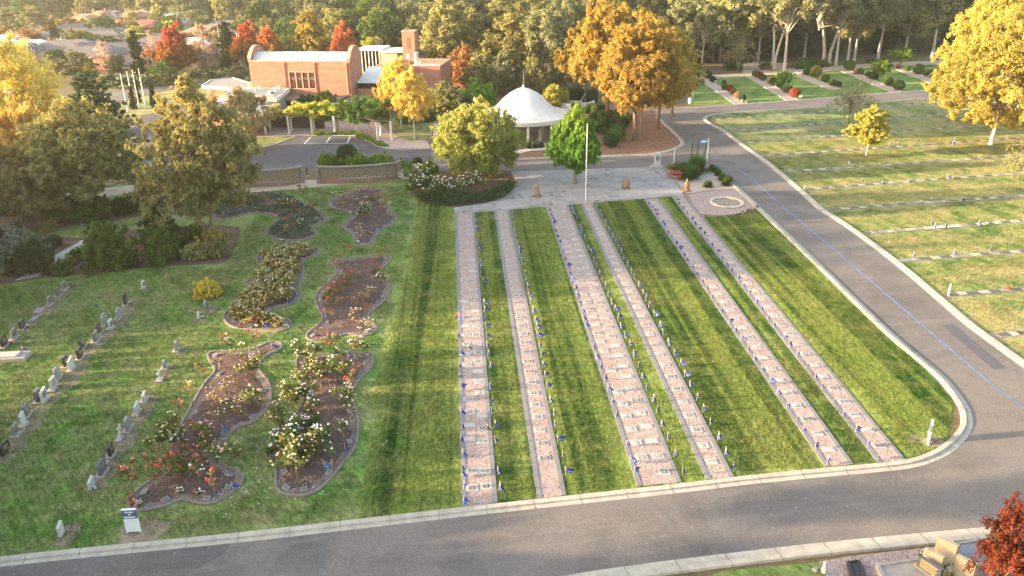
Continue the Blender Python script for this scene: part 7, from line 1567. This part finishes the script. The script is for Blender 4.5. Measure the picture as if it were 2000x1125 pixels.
fill([(-60, 460), (-60, 402), (150, 396), (240, 396), (385, 392), (395, 412), (300, 418), (240, 425), (110, 452), (40, 468)], 30, [SH['loose'], SH['low'], SH['grey'], SH['hedge']], (4, 3, 1, 1), 21, 1.5, (.7, 1.7), 'scruffy shrub in the shaded bed under the wattle trees', 'scruffy shrubs under the wattle trees')
fill([(100, 545), (300, 520), (430, 512), (452, 480), (380, 450), (250, 458), (190, 475), (90, 540)], 12, [SH['low'], SH['loose'], SH['hedge']], (3, 3, 1), 23, 1.6, (.4, .9), 'low filler shrub between the large shrubs of the mulch bed', 'low filler shrubs of the mulch bed')

def scatter_flat(name, cens, n, size, mat, label, seed):
    rs = np.random.RandomState(seed); cs = []
    for c, r_ in cens:
        p = P(*c); k = int(n * r_)
        for _ in range(k): a, d = rs.rand() * 6.283, r_ * rs.rand() ** .6; q_ = (p.x + math.cos(a) * d, p.y + math.sin(a) * d, .075); cs.append(q_) if q_[1] > 30.3 + (q_[0] + 24) * .153 else None
    o = leaves(name, cs, [.25] * len(cs), 3, size, mat, rs, .03, .0, 4.0, 1.2); tag(o, label, 'fallen leaves', None, 'stuff')
scatter_flat('fallen_petals', [((480, 870), 4.5), ((560, 1000), 3.5), ((700, 820), 3.5), ((500, 930), 3.0), ((540, 690), 3), ((640, 660), 2.5), ((760, 650), 3)], 15, .045, flw['w'], 'pale petals blown over the lawn around the rose beds', 4)
scatter_flat('fallen_leaves', [((1242, 285), 6), ((1300, 262), 5), ((1932, 290), 7), ((1880, 280), 5), ((937, 350), 5), ((1692, 306), 2.5), ((800, 262), 5), ((420, 470), 5)], 30, .11, L_oak, 'dry leaves dropped around the foot of the trees', 6)
# ================================================================ SUBURB
for x, y, ty, w, k, lab in [(70, 84, 14, 62, 'G0', 'large dark gum standing over the suburb beside the pyramid conifer'), (16, 78, 16, 56, 'G0', 'dark spreading gum at the frame edge of the suburb'), (138, 66, 33, 36, 'G1', 'flat-topped gum beyond the pyramid conifer'),
    (150, 102, 58, 62, 'M2', 'yellow-green bushy tree beside the white power pole'), (185, 100, 66, 44, 'M2', 'second yellow-green bushy tree by the long roof'), (215, 100, 72, 36, 'M1', 'green tree at the end of the yellow-green ones'),
    (240, 72, 40, 26, 'M3', 'rust-brown tree beside the long grey roof'), (270, 86, 50, 34, 'M5', 'yellow garden tree before the red-roofed house'), (262, 62, 46, 20, 'M5', 'small pale gold tree behind the rust-brown one'), (335, 76, 33, 48, 'M1', 'round green tree behind the autumn maple'),
    (310, 60, 22, 30, 'G1', 'pale gum behind the round green tree'), (382, 50, 20, 42, 'G0', 'dark gum beyond the suburb houses'), (440, 45, 4, 34, 'G0', 'tall dark gum far behind the cypress'), (405, 62, 32, 46, 'M2', 'cream-leaved trees row behind the bare birch'), (470, 75, 52, 32, 'M5', 'yellow-green tree between cypress and red trees'),
    (60, 100, 60, 60, 'M3', 'rust-red garden tree under the dark gum'), (12, 86, 54, 44, 'M3', 'faded red tree at the frame edge'), (120, 145, 100, 66, 'M4', 'dark rounded tree above the golden crown'), (150, 158, 104, 74, 'M0', 'grey-green rounded tree behind the cedar'), (178, 160, 124, 20, 'M5', 'small bright yellow tree behind the cedar'), (232, 150, 108, 40, 'M0', 'dark tree between bare birch and cypress'),
    (325, 165, 122, 40, 'M1', 'neat round evergreen before the autumn maple'), (292, 152, 126, 28, 'M5', 'yellow shrub tree beside the tall cypress'), (292, 166, 142, 18, 'M0', 'dark low tree at the cypress foot'), (222, 172, 145, 34, 'M4', 'dark small tree behind the first flagpole'), (250, 168, 148, 30, 'M0', 'dull small tree behind the flagpoles'),
    (297, 125, 95, 30, 'M0', 'dark tree behind the tall cypress'), (416, 152, 130, 26, 'M1', 'green evergreen beside the power pole foot'), (378, 155, 132, 40, 'M0', 'grey hedge tree right of the maple'.replace('right of', 'beyond')), (465, 158, 130, 34, 'M0', 'grey-green tree at the chapel roof end'), (425, 118, 78, 24, 'M2', 'gold-green tree behind the broad cypress'), (385, 120, 84, 30, 'M0', 'dull tree behind the bare white birch'),
    (560, 90, 42, 40, 'M5', 'pale yellow tree behind the turning trees'), (650, 75, 38, 26, 'M3', 'orange tree among the garden trees'), (710, 70, 42, 24, 'M3', 'orange-red tree between the dark garden trees'), (720, 80, 50, 20, 'M5', 'small yellow tree beside the orange-red one'), (730, 112, 72, 44, 'M5', 'lime-yellow tree behind the glazed rear block'), (560, 112, 68, 30, 'M1', 'green tree behind the turning maple')]:
    pr = GUM[int(k[1])] if k[0] == 'G' else MID[int(k[1])]
    put_px(pr, x, y, ty, w, lab)
# low hedge of pale roses and flowers on the verge beyond the far car park road
for i in range(26):
    x = 205 + i*11; y = 176 - i*1.05 + RNG.uniform(-3, 3)
    rose(RNG.choice(['big', 'dense', 'bush']), P(x, y), RNG.choice('yyw'), 'cream rose bush in the long verge hedge before the suburb', 'rose hedge on the suburb verge', 1.5)
FARF = [make_tree('far_tree', '', 'tree', 13.0, 6.0, 2.0, 'dome', 42, 60, .62, 1.7, L_gum, bark, .3, 201, 5, .8, .35, 1.5, 1, gap=.2), make_tree('far_tree', '', 'tree', 12.0, 5.5, 2.0, 'round', 42, 60, .62, 1.6, L_gum2, bark, .3, 203, 5, .8, .35, 1.5, 1, gap=.2), make_tree('far_tree', '', 'tree', 10.0, 5.0, 1.5, 'dome', 40, 60, .6, 1.5, L_grn, bark, .3, 207, 5, .8, .35, 1.5, 1, gap=.2)]
fill([(-60, 38), (500, 46), (880, 56), (1340, 40), (1340, 2), (-60, 2)], 260, FARF, (4, 3, 2), 13, 6.5, (8, 15), 'tree in the far hazy belt beyond the suburb', 'far belt of trees')
fill([(-60, 110), (500, 95), (500, 50), (-60, 45)], 42, [MID[1], MID[2], MID[0], MID[3], MID[5]], (4, 3, 3, 1, 1), 17, 9.0, (3.5, 6.5), 'small garden tree among the suburb roofs', 'small garden trees of the suburb')
# far wood as one mass behind, nobody could count it
rs = np.random.RandomState(5); q = random.Random(5); cs = []; rd = []
while len(cs) < 2600:
    x = q.uniform(-480, 420); y = q.uniform(440, 700)
    cs.append((x, y, q.uniform(3, 12) + max(0, (y-520))*.05)); rd.append(q.uniform(2.5, 4.5))
fw = leaves('far_wood', cs, rd, 22, 1.7, L_gum, rs, .8, .5, .4, 1.3); tag(fw, 'far hazy wood closing the view behind the suburb', 'wood', None, 'stuff')
# houses
rwall = {'w': M('pale_house_wall', (0.52, 0.47, 0.42)), 'b': M('brick_house_wall', (0.34, 0.21, 0.16)), 'c': M('cream_house_wall', (0.48, 0.38, 0.28))}
rroof = {'g': M('grey_tile_roof', (0.155, 0.135, 0.14), .9, .2, 1.5), 'r': M('red_tile_roof', (0.36, 0.12, 0.09), .9, .2, 1.5), 'p': M('terracotta_roof', (0.44, 0.22, 0.14), .9, .2, 1.5), 'w': M('white_shed_roof', (0.60, 0.57, 0.53), .7, .1, 1.5), 'd': M('dark_tile_roof', (0.10, 0.095, 0.11), .9, .2, 1.5)}
def house(px, py, w, d, rz, wc, rc, label, hw=2.6, hr=2.2, wing=True, gable=False):
    r = empty('house', P(px, py), rz); tag(r, label, 'house'); wl_ = [(-w/2, w/2, -d/2, d/2)] + ([(w*.12, w*.42, -d*.95, -d/2-.002)] if wing else [])
    mb = MB()
    for b in wl_: mb.box(b[0], b[1], b[2], b[3], -.2, hw)
    part(r, mb, 'wall', rwall[wc]); mb = MB(); e = .5; rl = 0 if not gable else d/2 + e
    def hip(x0, x1, y0, y1, z, h):
        dx, dy = x1-x0, y1-y0; i = (min(dx, dy)/2)*(0 if gable else 1)
        if dx >= dy: a, b = (x0+i, (y0+y1)/2, z+h), (x1-i, (y0+y1)/2, z+h)
        else: a, b = ((x0+x1)/2, y0+i, z+h), ((x0+x1)/2, y1-i, z+h)
        v = [(x0, y0, z), (x1, y0, z), (x1, y1, z), (x0, y1, z), a, b]
        if dx >= dy: mb.add(v, [(0, 1, 5, 4), (1, 2, 5), (2, 3, 4, 5), (3, 0, 4), (3, 2, 1, 0)])
        else: mb.add(v, [(0, 1, 4), (1, 2, 5, 4), (2, 3, 5), (3, 0, 4, 5), (3, 2, 1, 0)])
    hip(-w/2-e, w/2+e, -d/2-e, d/2+e, hw+.01, hr)
    if wing: hip(w*.12-e, w*.42+e, -d*.95-e, .2, hw+.06, hr*.8)
    rf_ = part(r, mb, 'roof', rroof[rc]); mb = MB(); mb.box(-w*.28, -w*.28+.7, -.3, .4, hw+hr*.5, hw+hr+.7); CH.setdefault(rf_.name, []).append(mb.build('chimney', rwall['b'], rf_))
    for k, f in enumerate((-.36, -.14, .02)):
        mb = MB(); mb.box(w*f, w*f+1.5, -d/2-.05, -d/2-.004, .9, 2.1); o = part(r, mb, 'window', dark_gl); mb = MB(); mb.box(w*f-.08, w*f+1.58, -d/2-.10, -d/2-.051, .80, .9); mb.box(w*f+.71, w*f+.79, -d/2-.08, -d/2-.051, .9, 2.1); CH.setdefault(o.name, []).append(mb.build('frame', wht, o))
HOUSES = [(95, 92, 20, 10, .1, 'w', 'g', 'grey hipped house between the pyramid conifer and white shed'), (20, 100, 22, 8, .1, 'w', 'w', 'long white-fronted shed near the frame edge'), (40, 118, 20, 9, .05, 'c', 'd', 'dark-roofed house above the golden crown'),
  (175, 74, 30, 11, .08, 'w', 'g', 'long grey-roofed house with a small white gable'), (215, 82, 20, 10, .05, 'w', 'g', 'grey-roofed house beside the rust-brown tree'), (170, 52, 16, 10, 0, 'w', 'p', 'pink-brown two-storey looking house beyond the long roof'), (290, 66, 18, 11, .1, 'b', 'r', 'red-roofed house in the middle of the suburb'),
  (240, 118, 26, 12, .12, 'w', 'd', 'dark-roofed house behind the tall cypress'), (190, 125, 20, 10, .12, 'b', 'g', 'grey-roofed house behind the bare pink birch'), (365, 62, 14, 10, .1, 'w', 'g', 'grey-roofed house with pale gable by the round green tree'), (415, 78, 22, 11, .1, 'b', 'p', 'terracotta-roofed house behind the power pole'), (450, 68, 22, 10, 0, 'w', 'g', 'grey-roofed house beyond the terracotta one'),
  (500, 68, 12, 9, .4, 'w', 'p', 'terracotta-roofed house behind the red trees'), (508, 82, 16, 9, .5, 'w', 'g', 'grey-roofed house beside the short power pole'), (590, 66, 18, 10, .1, 'w', 'g', 'grey-roofed house behind the gold-green tree'), (375, 108, 18, 9, .1, 'w', 'w', 'white-roofed house behind the bare white birch'), (320, 100, 18, 9, .1, 'w', 'g', 'grey-roofed house behind the autumn maple'),
  (720, 88, 14, 8, 0, 'w', 'd', 'dark-roofed house behind the scarlet tree'), (790, 82, 12, 9, .2, 'w', 'd', 'dark gabled house beside the brick tower'), (120, 60, 14, 9, 0, 'w', 'r', 'small red-roofed house beyond the flat-topped gum'), (330, 40, 40, 14, 0, 'w', 'w', 'long pale building beyond the suburb'), (225, 44, 16, 10, 0, 'w', 'g', 'far grey-roofed house near the tree belt'), (265, 45, 16, 10, 0, 'c', 'p', 'far terracotta-roofed house near the tree belt'), (200, 45, 14, 10, 0, 'w', 'p', 'far pink-roofed house near the tree belt'), (68, 112, 18, 9, .1, 'w', 'w', 'pale green-white fence-side house near the scarlet tree'), (480, 55, 18, 10, 0, 'w', 'g', 'far grey-roofed house behind the cypress'), (140, 112, 24, 11, .1, 'b', 'g', 'grey-roofed house behind the white power pole'), (345, 130, 22, 9, .1, 'b', 'd', 'dark brick house behind the autumn maple trunk')]
for h in HOUSES: house(h[0], h[1], h[2]*.74, h[3]*.86, *h[4:], hr=1.9)
# pale campus buildings far off
for x, y, w, lab in ((150, 12, 60, 'long white colonnaded building on the far skyline'), (250, 11, 55, 'second long white colonnaded building on the far skyline'), (400, 6, 80, 'farthest pale roof line above the tree belt'.replace('farthest', 'most distant'))):
    r = empty('far_building', P(x, y)); tag(r, lab, 'building'); mb = MB(); mb.box(-w/2, w/2, 0, 14, 0, 5.5); part(r, mb, 'wall', rwall['c']); mb = MB(); mb.box(-w/2-1, w/2+1, -2, 15, 13.5, 14.2); part(r, mb, 'roof', rroof['w'])
    for k in range(int(w/6)): mb = MB(); mb.box(-w/2+2+k*6, -w/2+3+k*6, -.5, -.01, 0, 13.4); part(r, mb, 'column', wht)
    mb = MB(); mb.box(-w/2, w/2, 2, 13, 5.51, 13.4); part(r, mb, 'upper_wall', rwall['w'])
# power poles and wires
PPs = []
for x, y, ty, lab, m_ in ((437, 132, 43, 'tall timber power pole beside the broad cypress', timb), (126, 106, 72, 'white power pole with crossarms among the yellow-green trees', polew), (66, 104, 74, 'power pole beside the white shed', timb), (249, 92, 60, 'power pole beside the yellow garden tree', timb), (521, 80, 40, 'short timber power pole behind the red trees', timb)):
    r, h = pole(x, y, ty, .17, m_, lab, 'power_pole', cap=False); mb = MB(); mb.box(-1.2, 1.2, -.06, .06, h-.75, h-.6); mb.box(-.9, .9, -.06, .06, h-2.2, h-2.05); part(r, mb, 'crossarm', timb)
    mb = MB()
    for xx in (-1.1, -.5, .5, 1.1): mb.tube([(xx, 0, h-.6), (xx, 0, h-.4)], .05, 6)
    part(r, mb, 'insulator', wht); PPs.append(Vector((r.location.x, r.location.y, h-.4)))
wm = M('power_cable', (0.06, 0.055, 0.05), .6)
order = [PPs[2], PPs[1], PPs[3], PPs[0]]
left_end = PPs[2] + (PPs[2] - PPs[1])*1.2
for i, (a, b) in enumerate(zip([left_end] + order[:-1], order)):
    r = empty('power_line', a); tag(r, 'overhead wires over the suburb, %s span counted from the frame edge' % nth(i+1), 'wires', 'overhead wire spans')
    for dx in (-1.1, .5, 1.1):
        mb = MB(); pts = [a.lerp(b, t/10) + Vector((dx, 0, -1.2*4*(t/10)*(1-t/10))) - a for t in range(11)]; mb.tube(pts, .03, 4); part(r, mb, 'wire', wm)
# parked cars in the suburb
def car(px, py, rz, col, label):
    r = empty('parked_car', P(px, py), rz); tag(r, label, 'car', 'cars parked in the suburb'); body = M('car_' + col, {'white': (.6, .6, .58), 'silver': (.4, .41, .42), 'blue': (.08, .13, .22), 'red': (.35, .04, .03)}[col], .3, .04, 1, 0, .6)
    pr = [(-2.1, .35), (-2.15, .75), (-1.9, .92), (-1.3, .98), (-.8, 1.42), (.7, 1.42), (1.25, .98), (2.0, .88), (2.15, .6), (2.1, .35)]; n = len(pr); mb = MB()
    mb.add([(x, -.85, z) for x, z in pr] + [(x, .85, z) for x, z in pr], [tuple(range(n)), tuple(range(2*n-1, n-1, -1))] + [(i, i+n, (i+1) % n + n, (i+1) % n) for i in range(n)]); part(r, mb, 'body', body)
    mb = MB(); mb.box(-.75, .65, -.86, .86, 1.0, 1.36); part(r, mb, 'window', dark_gl)
    for x in (-1.35, 1.35):
        for y in (-.86, .86): mb = MB(); mb.tube([(x, y-.1, .33), (x, y+.1, .33)], .33, 14); part(r, mb, 'wheel', iron)
for x, y, rz, c_, lab in ((228, 86, 0, 'white', 'white car parked beside the rust-brown tree'), (236, 88, .2, 'red', 'red car parked beside the white one'), (222, 96, .1, 'silver', 'silver car before the grey-roofed house'), (20, 96, 0, 'white', 'white car by the frame-edge shed'), (15, 122, .1, 'blue', 'blue car before the dark-roofed house')): car(x, y, rz, c_, lab)
# ---- trees standing west of the frame, whose shadows cover the lawns
WT = [(-90, 53, 19, 8), (-84, 58, 18, 9), (-92, 66, 19, 9), (-98, 74, 18, 9), (-96, 56, 20, 9), (-104, 84, 16, 8), (-34, 36, 5.2, 4), (-33, 29, 5.0, 4), (-37, 32.5, 5.0, 4), (-31, 23, 5.5, 4), (-40, 39, 4.0, 2.6), (-36, 24, 6, 4), (-44, 35, 5.0, 4), (-45, 27, 7, 4.5), (-28, 17, 6, 4), (-64, 17, 18, 8), (-66, 6, 18, 8), (-60, 12, 12, 6), (-46, 14, 11, 6), (-34, 12, 9, 5), (-46, 56, 7, 5), (-49, 63, 7, 5)]
for i, (x, y, h, w) in enumerate(WT):
    put(MID[(0, 4, 1)[i % 3]], Vector((x, y, 0)), h, w*1.9, i*1.3, 'shade tree of the row beyond the grave lawn', 'shade trees beyond the grave lawn')
# ---- air
if True:
    hz = MB(); hz.box(-700, 700, -50, 760, -1.0, 48); hm = bpy.data.materials.new('haze'); hm.use_nodes = True; hn = hm.node_tree.nodes; hl = hm.node_tree.links; hn.clear()
    ho = hn.new('ShaderNodeOutputMaterial'); hv = hn.new('ShaderNodeVolumePrincipled'); hv.inputs['Color'].default_value = (1.0, .93, .82, 1); hv.inputs['Density'].default_value = .00024; hv.inputs['Anisotropy'].default_value = .6; hl.new(hv.outputs[0], ho.inputs['Volume'])
    tag(hz.build('haze', hm), kind='stuff')
# anything made only as a pattern and not placed is dropped
for o in list(COL.objects):
    if o.parent is None and o.get('_used', 1) == 0 and 'kind' not in o.keys():
        for c in list(o.children_recursive): bpy.data.objects.remove(c)
        bpy.data.objects.remove(o)
for o in COL.objects:
    for k in ('_h', '_r', '_used'):
        if k in o.keys(): del o[k]
